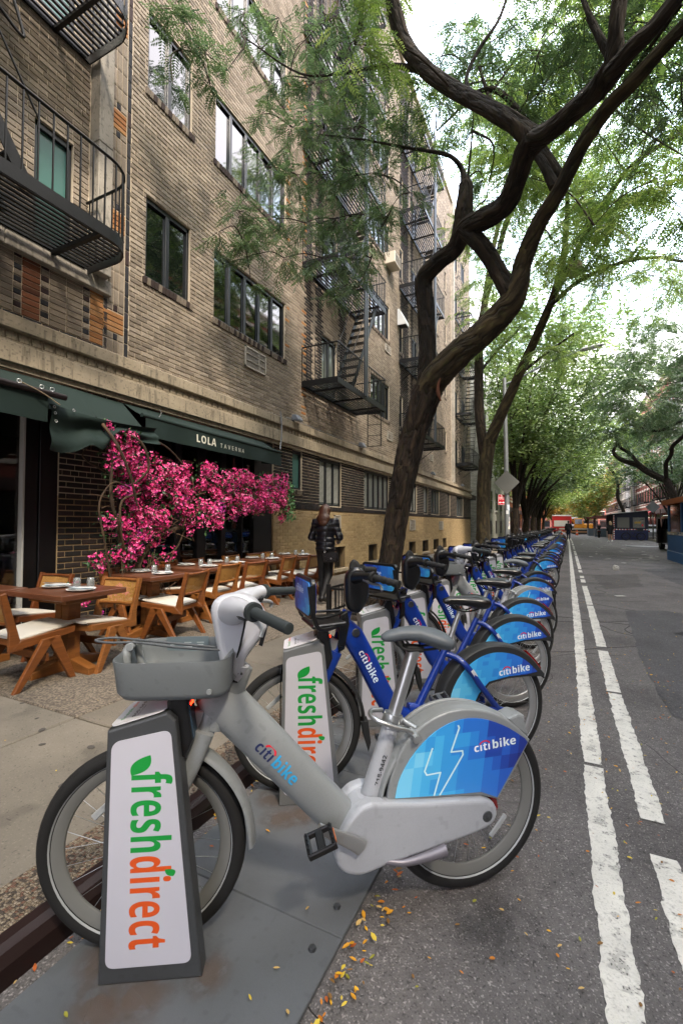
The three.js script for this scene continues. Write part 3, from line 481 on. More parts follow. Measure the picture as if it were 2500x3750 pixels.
// windows, doors, grates
{
  const sillB = done(box(0.11, 0.1, 0.058, [0, 0, 0], [0, 0, 0], 0.006)), r = rng(61);
  for (const h of holes) {
    const w = h.z1 - h.z0, hh = h.y1 - h.y0, X = FX - 0.1; if (h.kind === 'open') continue;
    if (h.kind === 'grate') {
      const f = obj('basement_grate', [span(X - 0.08, X - 0.06, h.y0, h.y1, h.z0, h.z1)], M.black, house), bars = [];
      for (let z = h.z0 + 0.06; z < h.z1 - 0.02; z += 0.085) bars.push(tube([[X + 0.07, h.y0, z], [X + 0.085, h.y0 + hh * 0.3, z + 0.012], [X + 0.07, h.y0 + hh * 0.6, z - 0.012], [X + 0.07, h.y1, z]], 0.007, { sides: 4, seg: 6 }));
      bars.push(span(X + 0.06, X + 0.08, h.y0, h.y0 + 0.02, h.z0, h.z1), span(X + 0.06, X + 0.08, h.y1 - 0.02, h.y1, h.z0, h.z1)); obj('bar', bars, M.blackIron, f);
      obj('sill', span(FX - 0.02, FX + 0.06, h.y0 - 0.09, h.y0 - 0.002, h.z0 - 0.06, h.z1 + 0.06, 0.008), M.stoneTrim, f); continue;
    }
    const win = new THREE.Group(); win.name = h.kind === 'door' ? 'balcony_door' : 'window'; house.add(win);
    const t = 0.045, fr = [span(X, X + 0.06, h.y0, h.y0 + t, h.z0, h.z1, 0.004), span(X, X + 0.06, h.y1 - t - 0.03, h.y1, h.z0, h.z1, 0.004), span(X, X + 0.06, h.y0, h.y1, h.z0, h.z0 + t, 0.004), span(X, X + 0.06, h.y0, h.y1, h.z1 - t, h.z1, 0.004)];
    for (let k = 1; k < h.n; k++) { const z = h.z0 + w * k / h.n; fr.push(span(X + 0.002, X + 0.058, h.y0 + t, h.y1 - t, z - 0.035, z + 0.035, 0.004)); }
    obj('frame', fr, M.frame, win);
    for (let k = 0; k < h.n; k++) {
      const a = h.z0 + w * k / h.n + 0.03, b = h.z0 + w * (k + 1) / h.n - 0.03; const g = h.look === 'teal' ? M.glassTeal : h.look === 'curtain' ? M.glassCurtain : h.look === 'blind' ? M.glassCurtain : M.glassDark;
      obj('pane', span(X + 0.012, X + 0.02, h.y0 + t, h.y1 - t, a, b), g, win);
      obj('bead', [span(X + 0.02, X + 0.034, h.y0 + t, h.y1 - t, a, a + 0.012), span(X + 0.02, X + 0.034, h.y0 + t, h.y1 - t, b - 0.012, b)], M.frameGrey, win);
      if (h.look === 'blind' && h.z0 > -20) { const sl = []; for (let y = h.y0 + 0.1; y < h.y1 - 0.1; y += 0.03) sl.push(box(0.002, 0.02, b - a - 0.08, [X + 0.024, y, (a + b) / 2 - 0.02], [0, 0, 0.3])); obj('blind', sl, M.blind, win); }
    }
    if (h.kind === 'win' && h.y0 > 2 && h.z0 > -17) { // soldier-course sill
      const n = Math.round((w + 0.1) / 0.0677); for (let k = 0; k < n; k++) { const o = new THREE.Mesh(sillB, brickMats[PI.get(r() < 0.6 ? TAN[4] : h.y0 < 3 ? DARK[2] : DARK[4])]); o.name = 'sill_brick'; o.castShadow = o.receiveShadow = true; o.position.set(FX - 0.03 + r() * 0.004, h.y0 - 0.055, h.z0 - 0.05 + (k + 0.5) * (w + 0.1) / n); o.rotation.z = -0.12; win.add(o); }
    } else if (h.kind === 'win' && h.y0 > 2) obj('sill', span(FX - 0.08, FX + 0.03, h.y0 - 0.1, h.y0, h.z0 - 0.05, h.z1 + 0.05), brickMats[PI.get(TAN[4])], win);
    obj('lintel_shadow_gap', span(FX - 0.3, FX - 0.29, h.y0, h.y1, h.z0, h.z1), M.black, win);
  }
  // one casement of the third-floor middle window stands open
  const op = new THREE.Group(); op.name = 'open_sash'; house.add(op); op.position.set(FX - 0.05, 10.22, -7.5);
  // vent grilles in the wall
  for (const [z0, z1, y0, y1] of [[-7.25, -6.6, 4.28, 4.66], [-14.6, -14.1, 4.2, 4.5], [-14.4, -13.9, 7.1, 7.36], [-17.26, -16.58, 1.16, 1.57], [-21.85, -21.13, 1.13, 1.54], [-10.6, -10.25, 1.2, 1.62], [-20.0, -19.5, 4.2, 4.5]]) {
    const v = obj('vent_grille', [span(FX, FX + 0.03, y0, y1, z0, z0 + 0.03), span(FX, FX + 0.03, y0, y1, z1 - 0.03, z1), span(FX, FX + 0.03, y0, y0 + 0.025, z0, z1), span(FX, FX + 0.03, y1 - 0.025, y1, z0, z1), span(FX, FX + 0.03, y0, y1, z0 + (z1 - z0) * 0.34, z0 + (z1 - z0) * 0.34 + 0.015)], std(0xb3aca0, 0.6), house), sl = [];
    for (let y = y0 + 0.05; y < y1 - 0.03; y += 0.022) sl.push(box(0.004, 0.02, z1 - z0 - 0.06, [FX + 0.014, y, (z0 + z1) / 2], [0, 0, 0.5])); obj('louvre', sl, std(0x8d877d, 0.6), v);
    for (const y of [y0 + (y1 - y0) * 0.33, y0 + (y1 - y0) * 0.66]) obj('rail', span(FX + 0.002, FX + 0.03, y, y + 0.012, z0, z1), std(0xb3aca0, 0.6), v);
  }
  house.remove(op);
}
// restaurant front: dark framed glazing
{
  const X = FX - 0.12, fr = [], panes = [], f = new THREE.Group(); f.name = 'shopfront'; house.add(f);
  fr.push(span(X, X + 0.08, 0.12, 0.3, -7.58, -4.02), span(X, X + 0.08, 2.72, 3.0, -7.58, -4.02));
  for (const [a, b] of [[-4.12, -4.02], [-4.62, -4.5], [-5.16, -5.03], [-5.7, -5.5], [-6.18, -6.07], [-6.65, -6.62], [-7.56, -6.97]]) fr.push(span(X, X + 0.09, 0.3, 2.72, a, b, 0.006));
  fr.push(span(X, X + 0.08, 0.12, 0.3, -3.26, 2), span(X, X + 0.08, 2.72, 3.0, -3.26, 2), span(X, X + 0.1, 0.3, 2.72, -3.26, -3.06, 0.006), span(X + 0.004, X + 0.09, 0.3, 2.72, -3.05, -2.91, 0.006), span(X, X + 0.09, 0.3, 2.72, -1.4, -1.28, 0.006));
  obj('frame', fr, std(0x0c0d0f, 0.38), f); obj('post', span(X + 0.02, X + 0.1, 0.3, 2.72, -2.905, -2.885), std(0xaeb0ae, 0.5), f);
  for (const [a, b] of [[-4.5, -4.12], [-5.03, -4.62], [-5.5, -5.16], [-6.07, -5.7], [-6.62, -6.18], [-6.97, -6.65], [-2.88, -1.4], [-1.28, 1]]) obj('pane', span(X + 0.03, X + 0.04, 0.3, 2.72, a, b), phys(0xffffff, 0.0, { transmission: 1, thickness: 0, ior: 1.5 }), f);
  // dim room behind the glass: back wall, tables, a woven lampshade
  const room = new THREE.Group(); room.name = 'dining_room'; house.add(room);
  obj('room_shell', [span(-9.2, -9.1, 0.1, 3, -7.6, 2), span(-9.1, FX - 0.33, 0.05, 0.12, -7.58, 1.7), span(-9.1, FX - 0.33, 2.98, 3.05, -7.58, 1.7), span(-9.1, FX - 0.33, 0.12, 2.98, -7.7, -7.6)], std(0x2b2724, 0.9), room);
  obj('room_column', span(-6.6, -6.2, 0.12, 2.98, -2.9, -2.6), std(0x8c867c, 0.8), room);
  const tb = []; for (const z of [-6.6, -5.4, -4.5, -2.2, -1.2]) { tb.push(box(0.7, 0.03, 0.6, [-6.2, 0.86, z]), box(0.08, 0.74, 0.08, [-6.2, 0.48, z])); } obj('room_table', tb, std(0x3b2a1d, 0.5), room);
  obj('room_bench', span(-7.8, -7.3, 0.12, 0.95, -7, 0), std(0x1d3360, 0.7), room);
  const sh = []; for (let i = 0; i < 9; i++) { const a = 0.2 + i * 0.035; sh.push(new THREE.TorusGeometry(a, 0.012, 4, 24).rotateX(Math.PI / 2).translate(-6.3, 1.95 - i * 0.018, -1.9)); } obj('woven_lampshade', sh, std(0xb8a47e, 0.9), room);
}
{ // entrance at the far end
  const d = new THREE.Group(); d.name = 'entrance'; house.add(d);
  obj('door_recess', [span(-6, -5.9, 0.1, 3, -31.2, -29.2), span(-6, FX - 0.02, 3, 3.3, -31.4, -29.2)], M.black, d); obj('door', span(-5.88, -5.8, 0.12, 2.6, -30.9, -29.6), std(0x23201f, 0.5), d);
}
// floodlights and conduit on the ledge
{
  const fl = (z, y, lab) => { const t = thing('floodlight', lab, 'floodlight', [FX + 0.14, y, z], 0, 'floodlights on the ledge'); obj('housing', [plate([[-0.09, 0], [0.1, -0.03], [0.1, 0.0], [0.04, 0.1], [-0.05, 0.11]], -0.1, 0.1, { bevel: 0.012 })], std(0x767b82, 0.5), t); obj('bracket', [box(0.03, 0.06, 0.05, [-0.08, -0.03, 0]), box(0.16, 0.012, 0.22, [0.03, -0.022, 0], [0, 0, -0.15])], std(0x565a60, 0.5), t); obj('lens', box(0.12, 0.006, 0.16, [0.04, -0.032, 0], [0, 0, -0.15]), phys(0xcfd2d0, 0.2), t); };
  fl(-8.2, 3.6, 'large grey floodlight on the ledge just past the end of the awning'); fl(-11.7, 3.58, 'small grey floodlight on the ledge beneath the drop ladder'); fl(-16.5, 3.58, 'grey floodlight on the ledge behind the big leaning tree trunk'); fl(-19.5, 3.58, 'grey floodlight on the ledge farther along the brick house'); fl(-26, 3.58, 'grey floodlight on the ledge near the far end of the brick house');
  const c = obj('conduit', [tube([[FX + 0.13, 3.66, -7.6], [FX + 0.14, 3.5, -7.62], [FX + 0.14, 3.1, -7.63], [FX + 0.16, 2.95, -7.56], [FX + 0.2, 2.86, -7.5]], 0.012, { sides: 6 }), tube([[FX + 0.13, 3.585, -7.8], [FX + 0.1, 3.585, -11.4], [FX + 0.13, 3.59, -11.6]], 0.008, { sides: 5 })], std(0x8f9294, 0.5)); tag(c, 'grey conduit running down the ledge to the awning end', 'conduit');
  const hood = thing('exhaust_hood', 'white sloping metal exhaust hood high on the brick wall', 'exhaust hood', [FX, 8.72, -15.3]); obj('cowl', plate([[0, -0.28], [0.32, -0.28], [0.32, -0.18], [0.06, 0.3], [0, 0.3]], -0.17, 0.17, { bevel: 0.008 }), std(0xd8d8d4, 0.45), hood); obj('opening', box(0.28, 0.01, 0.3, [0.16, -0.29, 0]), M.black, hood);
  const ac = thing('air_conditioner', 'beige air conditioner jutting from a third-floor window', 'air conditioner', [FX, 10.0, -14.2]); obj('case', span(-0.1, 0.34, 0, 0.38, -0.3, 0.3, 0.015), std(0xbdb3a0, 0.6), ac); { const s = []; for (let y = 0.05; y < 0.34; y += 0.03) s.push(span(0.34, 0.345, y, y + 0.012, -0.26, 0.26)); obj('louvre', s, std(0x6b655a, 0.6), ac); }
}
// ---------- fire escapes ----------
const OUT = 0.9; // how far the platforms stand out
function fireEscape(label, z0, z1, levels, o = {}) {
  const t = thing('fire_escape', label, 'fire escape', [FX, 0, (z0 + z1) / 2], 0, 'fire escapes'), c = (z0 + z1) / 2, a = z0 - c, b = z1 - c, R = o.round ?? 0, one = (n, gs, p, fine) => { if (fine) gs.forEach(g => obj(n, g, M.blackIron, p)); else obj(n, gs, M.blackIron, p); };
  // outline of the outer edge from the near wall end round to the far wall end
  const edge = (x1, d = 0) => { const P = []; const rr = Math.max(0.001, R - d); if (o.openNear) P.push([x1 - d, b]); else { P.push([0.02, b - d], [x1 - d - (o.roundNear ? rr : 0.001), b - d]); if (o.roundNear) for (let i = 1; i <= 6; i++) { const q = i / 6 * Math.PI / 2; P.push([x1 - d - rr + Math.sin(q) * rr, b - d - rr + Math.cos(q) * rr]); } else P.push([x1 - d, b - d]); } if (R) for (let i = 0; i <= 8; i++) { const q = i / 8 * Math.PI / 2; P.push([x1 - d - rr + Math.cos(q) * rr, a + d + rr - Math.sin(q) * rr]); } else P.push([x1 - d, a + d]); P.push([0.02, a + d]); return P; };
  const far = x => { if (!R || x < OUT - R) return a + 0.03; const q = Math.asin(clamp((x - (OUT - R)) / R)); return a + R - Math.cos(q) * R + 0.03; };
  for (const [li, y] of levels.entries()) {
    const fine = o.fine && li < 2, pl = new THREE.Group(); pl.name = 'platform'; t.add(pl);
    const E = edge(OUT), rim = []; for (let i = 0; i < E.length - 1; i++) { const [x0, za] = E[i], [x1, zb] = E[i + 1], L = Math.hypot(x1 - x0, zb - za); if (L < 1e-3) continue; rim.push(box(L + 0.006, 0.13, 0.014, [(x0 + x1) / 2, y, (za + zb) / 2], [0, -Math.atan2(zb - za, x1 - x0), 0])); }
    obj('rim', rim, M.blackIron, pl);
    const cross = []; for (let z = a + 0.42; z < b; z += o.cross ?? 1.0) cross.push(span(0, OUT - 0.03, y - 0.055, y - 0.012, z - 0.024, z + 0.024)); cross.push(span(0.005, 0.03, y - 0.05, y + 0.05, a, b)); obj('cross_bar', cross, M.blackIron, pl);
    const sl = []; const n = o.slats ?? 12; for (let i = 0; i < n; i++) { const x = 0.06 + i * (OUT - 0.1) / (n - 1), zz = far(x); const gapped = o.well && li > 0 && x > 0.28 && x < 0.82; if (gapped) { sl.push(box(0.032, 0.02, b - o.well[1], [x, y, (b + o.well[1]) / 2])); sl.push(box(0.032, 0.02, o.well[0] - zz, [x, y, (zz + o.well[0]) / 2])); } else sl.push(box(0.032, 0.02, b - 0.02 - zz, [x, y, (zz + b) / 2])); } one('slat', sl, pl, fine);
    const rl = new THREE.Group(); rl.name = 'railing'; t.add(rl); const H = 0.82, rb = []; obj('handrail', tube(E.map(p => [p[0], y + H, p[1]]), 0.017, { sides: 6, curve: false }), M.blackIron, rl);
    let acc = 0; for (let i = 0; i < E.length - 1; i++) { const [x0, za] = E[i], [x1, zb] = E[i + 1], L = Math.hypot(x1 - x0, zb - za); let s = acc; while (s < L) { const k = s / L; rb.push(box(0.013, H, 0.013, [lerp(x0, x1, k), y + H / 2, lerp(za, zb, k)])); s += o.pitch ?? 0.125; } acc = s - L; } one('baluster', rb, rl, fine);
    if (o.stairs && li < levels.length - 1) {
      const st = new THREE.Group(); st.name = 'stair'; t.add(st); const [sz0, sz1] = o.stairs, y1 = levels[li + 1], tr = [], nT = 11, xs = [0.3, 0.78];
      for (const x of xs) { obj('stringer', plate([[sz0, y + 0.02], [sz0 + Math.sign(sz1 - sz0) * 0.14, y + 0.02], [sz1 + Math.sign(sz1 - sz0) * 0.14, y1], [sz1, y1]], -0.006, 0.006).rotateY(-Math.PI / 2).translate(x, 0, 0), M.blackIron, st); obj('stair_rail', tube([[x, y + 0.75, sz0], [x, y1 + 0.3, sz1 - Math.sign(sz1 - sz0) * 0.2]], 0.011, { sides: 5, curve: false }), M.blackIron, st); }
      for (let i = 1; i < nT; i++) { const k = i / nT; tr.push(box(xs[1] - xs[0], 0.022, 0.13, [(xs[0] + xs[1]) / 2, lerp(y, y1, k), lerp(sz0, sz1, k) + 0.06 * Math.sign(sz1 - sz0)])); } one('tread', tr, st, o.fine && li < 2);
    }
  }
  if (o.poles) for (const z of o.poles) obj('pole', box(0.05, levels.at(-1) + 1 - levels[0], 0.05, [OUT + 0.03, (levels.at(-1) + 1 + levels[0]) / 2, z - c]), std(0x42474c, 0.45, { metalness: 0.3 }), t);
  if (o.ladder) { const [z, yb] = o.ladder, y = levels[0] + 0.75, g = []; for (const x of [0.5, 0.88]) g.push(rod(V(x, yb, z - c), V(x, y, z - c), 0.013, 6)); const ld = obj('drop_ladder', g, M.blackIron, t), rg = []; for (let yy = yb + 0.01; yy < y; yy += 0.29) rg.push(rod(V(0.5, yy, z - c), V(0.88, yy, z - c), 0.009, 5)); obj('rung', rg, M.blackIron, ld); }
  const br = []; for (const y of levels) for (const z of [a + 0.42, b - 0.5]) br.push(tube([[0, y - 0.5, z], [OUT - 0.25, y - 0.06, z]], 0.012, { sides: 5, curve: false })); if (!o.fine) obj('bracket', br, M.blackIron, t);
  return t;
}
const UP = [4.5, 7.2, 9.9, 12.6, 15.3];
fireEscape('black iron fire escape with rounded corner, on the wall above the green awnings', -3.52, 1.2, [4.47, 7.09, 9.8], { round: 0.34, openNear: true, fine: true, slats: 13, cross: 1.35, pitch: 0.135, stairs: [-1.35, 0.3] });
fireEscape('black iron fire escape with a drop ladder, between the restaurant and the big leaning tree', -11.55, -8.62, UP, { fine: true, slats: 12, pitch: 0.11, stairs: [0.55, -1.0], poles: [-10.05, -10.16], ladder: [-11.25, 3.47] });
fireEscape('black iron fire escape partly hidden behind the big leaning trunk', -18.4, -15.3, UP, { slats: 12, pitch: 0.11, stairs: [0.5, -1.0], poles: [-16.75, -16.86], ladder: [-16.0, 4.3] });
fireEscape('black iron fire escape with rounded ends near the far end of the brick house', -27.2, -24.4, [4.6, 7.3, 10.0, 12.7], { round: 0.4, roundNear: true, slats: 9, pitch: 0.16, stairs: [0.3, -0.9] });
{ const h = thing('gooseneck_ladder', 'bent black iron ladder hook hanging below the upper fire escape', 'ladder', [FX, 0, 0]); obj('hook', tube([[0.75, 6.9, -1.7], [0.75, 6.62, -2.05], [0.75, 5.98, -2.36], [0.75, 5.9, -2.38], [0.75, 5.9, -2.33], [0.75, 6.0, -2.1], [0.75, 6.05, -1.6]], 0.014, { sides: 6, seg: 30 }), M.blackIron, h); }
// ---------- restaurant terrace ----------
M.canvas = std(0x08211d, 0.85, { side: THREE.DoubleSide, ...bump(T.weave, 0.0008) }); M.canvasText = null;
const sheet = (nu, nv, f) => { const P = [], idx = [], uv = []; for (let j = 0; j <= nv; j++) for (let i = 0; i <= nu; i++) { const p = f(i / nu, j / nv); P.push(...p); uv.push(i / nu, 1 - j / nv); } for (let j = 0; j < nv; j++) for (let i = 0; i < nu; i++) { const a = j * (nu + 1) + i; idx.push(a, a + nu + 1, a + 1, a + 1, a + nu + 1, a + nu + 2); } const g = new THREE.BufferGeometry(); g.setAttribute('position', new THREE.Float32BufferAttribute(P, 3)); g.setAttribute('uv', new THREE.Float32BufferAttribute(uv, 2)); g.setIndex(idx); g.computeVertexNormals(); const h = g.toNonIndexed(); h.userData.uv = true; return h; };
{
  const a = thing('awning', 'dark green canvas awning lettered with the tavern name, over the flowering vine', 'awning', [FX, 0, 0]);
  obj('roof_cloth', sheet(20, 4, (u, v) => { const z = lerp(-4.08, -7.12, u); return [lerp(0.02, 0.45, v), lerp(2.98, 2.75, v) - 0.02 * Math.sin(v * Math.PI), z]; }), M.canvas, a);
  obj('roll', rod(V(0.455, 2.76, -4.0), V(0.455, 2.73, -7.14), 0.028, 10), M.canvas, a);
  const TW = 2048, TH = 170; const tx = canvasTex(TW, TH, (c, w, h) => { c.fillStyle = '#08211d'; c.fillRect(0, 0, w, h); c.fillStyle = '#d8d6c8'; c.textBaseline = 'alphabetic'; c.save(); c.translate(w * 0.285, h * 0.68); c.scale(1.0, 1); c.font = '600 108px sans-serif'; let x = 0; for (const ch of 'LOLA') { c.fillText(ch, x, 0); x += c.measureText(ch).width + 8; } c.font = '62px sans-serif'; x += 52; for (const ch of 'TAVERNA') { c.fillText(ch, x, 0); x += c.measureText(ch).width + 22; } c.restore(); });
  const mt = std(0xffffff, 0.75, { map: tx, side: THREE.DoubleSide, ...bump(T.weave, 0.0006) });
  obj('valance', sheet(60, 5, (u, v) => [0.47 + 0.012 * Math.sin(u * 26) * v, lerp(2.745, 2.5, v) - u * 0.02, lerp(-4.05, -7.12, u)]), mt, a);
  obj('side_flap', plate([[0.02, 2.98], [0.46, 2.73], [0.46, 2.49], [0.3, 2.52], [0.02, 2.55]], -0.002, 0.002).translate(0, 0, -7.13), M.canvas, a);
  obj('chain', tube([[0.42, 2.79, -4.3], [0.3, 2.9, -4.45], [0.1, 3.0, -4.6]], 0.006, { sides: 5 }), M.steel, a);
}
{
  const a = thing('awning', 'dark green rolled awning with a dark metal front bar over the large shop window', 'awning', [FX, 0, 0]);
  obj('roof_cloth', sheet(14, 4, (u, v) => [lerp(0.02, 0.7, v), lerp(2.98, 2.68, v), lerp(1.2, -2.88, u)]), M.canvas, a);
  obj('front_bar', [rod(V(0.72, 2.67, 1.2), V(0.72, 2.655, -2.86), 0.03, 10)], std(0x2c2628, 0.4, { metalness: 0.4 }), a);
  obj('valance', sheet(40, 5, (u, v) => [0.71 + 0.015 * Math.sin(u * 30) * v, lerp(2.65, 2.38, v), lerp(1.2, -2.7, u)]), M.canvas, a);
  const rg = []; for (const z of [-2.42, -2.62, -2.72]) rg.push(new THREE.TorusGeometry(0.018, 0.005, 5, 10).rotateY(1.2).translate(0.73, 2.7, z)); obj('ring', rg, M.steel, a);
  obj('cord', tube([[0.73, 2.7, -2.42], [0.76, 2.64, -2.6], [0.76, 2.56, -2.78]], 0.006, { sides: 5 }), std(0x8a7c66, 0.9), a);
}
{
  const a = thing('canvas_cover', 'slack dark green canvas draped in folds between the two awnings', 'canvas', [FX, 0, 0]);
  obj('upper_cloth', sheet(30, 10, (u, v) => { const z = lerp(-2.72, -4.05, u); return [lerp(0.05, 0.55, v) + 0.02 * Math.sin(u * 5), lerp(2.97, 2.55, v) - 0.05 * Math.sin(u * Math.PI) * v, z + 0.06 * v * (u < 0.5 ? -1 : 1)]; }), M.canvas, a);
  obj('hanging_cloth', sheet(44, 16, (u, v) => { const z = lerp(-2.78, -4.12, u), drop = lerp(0.43, 0.2, smooth(0, 0.75, u)) + 0.05 * Math.sin(u * 7 + 1) - 0.04 * smooth(0.2, 0.32, u) + 0.12 * Math.exp(-Math.pow((u - 0.42) / 0.08, 2)); const fold = 0.035 * Math.sin(v * 9 + u * 3) * (1 - 0.3 * v) + 0.05 * Math.sin(u * 10 + v * 4) * v; return [0.58 + fold + 0.05 * v, 2.6 - 0.05 * Math.sin(u * Math.PI) - drop * v, z]; }), M.canvas, a);
  const gr = []; for (const [y, z] of [[2.56, -2.8], [2.5, -2.81], [2.42, -2.82], [2.57, -3.0]]) gr.push(new THREE.TorusGeometry(0.012, 0.004, 5, 10).rotateY(1.57).translate(0.64, y, z)); obj('eyelet', gr, M.steel, a);
}
// chairs and tables
const woods = [0x865026, 0x935f2f, 0x7b4522, 0x8a552b].map(c => std(c, 0.42, { map: T.wood, ...bump(T.wood, 0.0006) }));
M.tableTop = std(0x744a36, 0.3, { map: T.wood }); M.cushion = std(0xbdb9b0, 0.95, { ...bump(T.weave, 0.0012) });
M.cane = std(0xd3bd94, 0.7, { map: T.cane, alphaTest: 0.5, side: THREE.DoubleSide }); M.caneRust = std(0xa8693a, 0.7, { map: T.cane, alphaTest: 0.5, side: THREE.DoubleSide });
function makeChair(label, wood, cane) { // faces +z (sitter looks to +z); origin on the ground under the seat
  const t = thing('dining_chair', label, 'chair', [0, 0, 0], 0, 'cane-backed chairs at the terrace tables');
  const bar = (pts, th) => plate(pts, -th / 2, th / 2, { bevel: 0.004, bseg: 1 }).rotateY(-Math.PI / 2); // outline in (z, y), thickness along x
  obj('seat_frame', [-1, 1].map(s => bar([[-0.3, 0.335], [0.26, 0.40], [0.26, 0.455], [-0.21, 0.42]], 0.038).translate(s * 0.235, 0, 0)).concat([box(0.45, 0.05, 0.035, [0, 0.415, 0.235], [0.1, 0, 0], 0.004), box(0.45, 0.05, 0.035, [0, 0.375, -0.19], [0.1, 0, 0], 0.004)]), wood, t);
  for (const s of [-1, 1]) obj('back_post', bar([[-0.30, 0.335], [-0.19, 0.335], [-0.235, 0.5], [-0.33, 0.83], [-0.375, 0.82], [-0.30, 0.5]], 0.036).translate(s * 0.235, 0, 0), wood, t);
  obj('back_rail', tube([[-0.22, 0.80, -0.345], [0, 0.80, -0.375], [0.22, 0.80, -0.345]], 0.017, { sides: 6 }), wood, t); obj('back_rail', tube([[-0.22, 0.56, -0.268], [0, 0.56, -0.298], [0.22, 0.56, -0.268]], 0.017, { sides: 6 }), wood, t);
  obj('cane_panel', sheet(8, 4, (u, v) => { const x = lerp(-0.215, 0.215, u), y = lerp(0.8, 0.56, v); return [x, y, lerp(-0.345, -0.268, v) - 0.03 * (1 - Math.pow(x / 0.215, 2))]; }), cane, t);
  obj('cushion', loft([0, 1, 2, 3, 4, 5].map(i => { const k = i / 5, z = lerp(-0.205, 0.275, k), e = i === 0 || i === 5 ? 0.5 : 1; return ringXY(0, 0, 0, 0.024 * e, 0.225 * (e < 1 ? 0.96 : 1), 0, 4, 16).map(p => V(p.z, lerp(0.42, 0.475, k) + p.y, z)); })), M.cushion, t);
  for (const s of [-1, 1]) { for (const [z0, z1, w] of [[0.035, 0.215, 1], [-0.005, -0.265, 1]]) obj('leg', bar([[z0 - 0.055, 0.40], [z0 + 0.055, 0.405], [z1 + 0.026, 0], [z1 - 0.026, 0]], 0.04).translate(s * 0.285, 0, 0), wood, t); }
  obj('stretcher', [box(0.55, 0.07, 0.03, [0, 0.235, -0.005], [0, 0, 0], 0.004)], wood, t);
  return t;
}
const SW = 0.09; // table row centre line and paving height
const ORD = ['first', 'second', 'third', 'fourth', 'fifth', 'sixth', 'seventh', 'eighth', 'ninth', 'tenth'];
function makeTable(label) {
  const t = thing('dining_table', label, 'table', [0, 0, 0], 0, 'terrace tables in a row'), w = woods[1];
  obj('tabletop', box(0.72, 0.045, 0.62, [0, 0.688, 0], [0, 0, 0], 0.004), M.tableTop, t); obj('apron', box(0.5, 0.05, 0.4, [0, 0.645, 0], [0, 0, 0], 0.004), w, t);
  obj('column', [box(0.085, 0.58, 0.12, [-0.055, 0.34, 0], [0, 0, 0], 0.004), box(0.085, 0.58, 0.12, [0.055, 0.34, 0.012], [0, 0, 0], 0.004)], w, t);
  for (const a of [0, 1, 2, 3]) obj('foot', plate([[0.03, 0], [0.34, 0], [0.34, 0.055], [0.03, 0.125]], -0.045, 0.045, { bevel: 0.004, bseg: 1 }).rotateY(a * Math.PI / 2), w, t);
  return t;
}
M.china = phys(0xe4e2dc, 0.22, {}); M.napkin = std(0xc9d3d8, 0.9, bump(T.weave, 0.0006));
const glassMat = phys(0xe6eaea, 0.05, { transmission: 0.88, thickness: 0, ior: 1.6 });
const plateG = done(lathe([[0, 0.006], [0.06, 0.006], [0.075, 0.012], [0.118, 0.022], [0.121, 0.019], [0.08, 0.004], [0.06, 0], [0, 0]], 28));
const napG = done([0, 1, 2].map(i => sheet(8, 3, (u, v) => [lerp(-0.095, 0.095, u), 0.018 + i * 0.006 + 0.005 * Math.sin(u * 5 + i), lerp(-0.042, 0.042, v) * (1 - 0.15 * i)])));
const forkG = done([box(0.17, 0.003, 0.011, [0, 0, 0]), box(0.045, 0.003, 0.024, [-0.1, 0, 0]), box(0.18, 0.003, 0.014, [0.0, 0.0, 0.028])]);
const cupG = done(lathe([[0, 0.0], [0.034, 0.0], [0.036, 0.002], [0.0335, 0.05], [0.0275, 0.092], [0.0, 0.092], [0, 0.088], [0.0255, 0.088], [0.0315, 0.05], [0.0335, 0.004]].slice(1), 20));
const TABLES = [[-4.78, -2.2], [-4.0, -2.62], [-4.4, -3.88], [-4.55, -4.8], [-4.58, -5.42], [-4.57, -6.33], [-4.6, -7.4]], tnames = ['table by the large shop window', 'nearest table, by the brick pier', 'second table, under the vine trunk', 'third table, under the blossom', 'fourth table, joined to the third', 'fifth table, below the awning letters', 'farthest table beside the walking woman'];
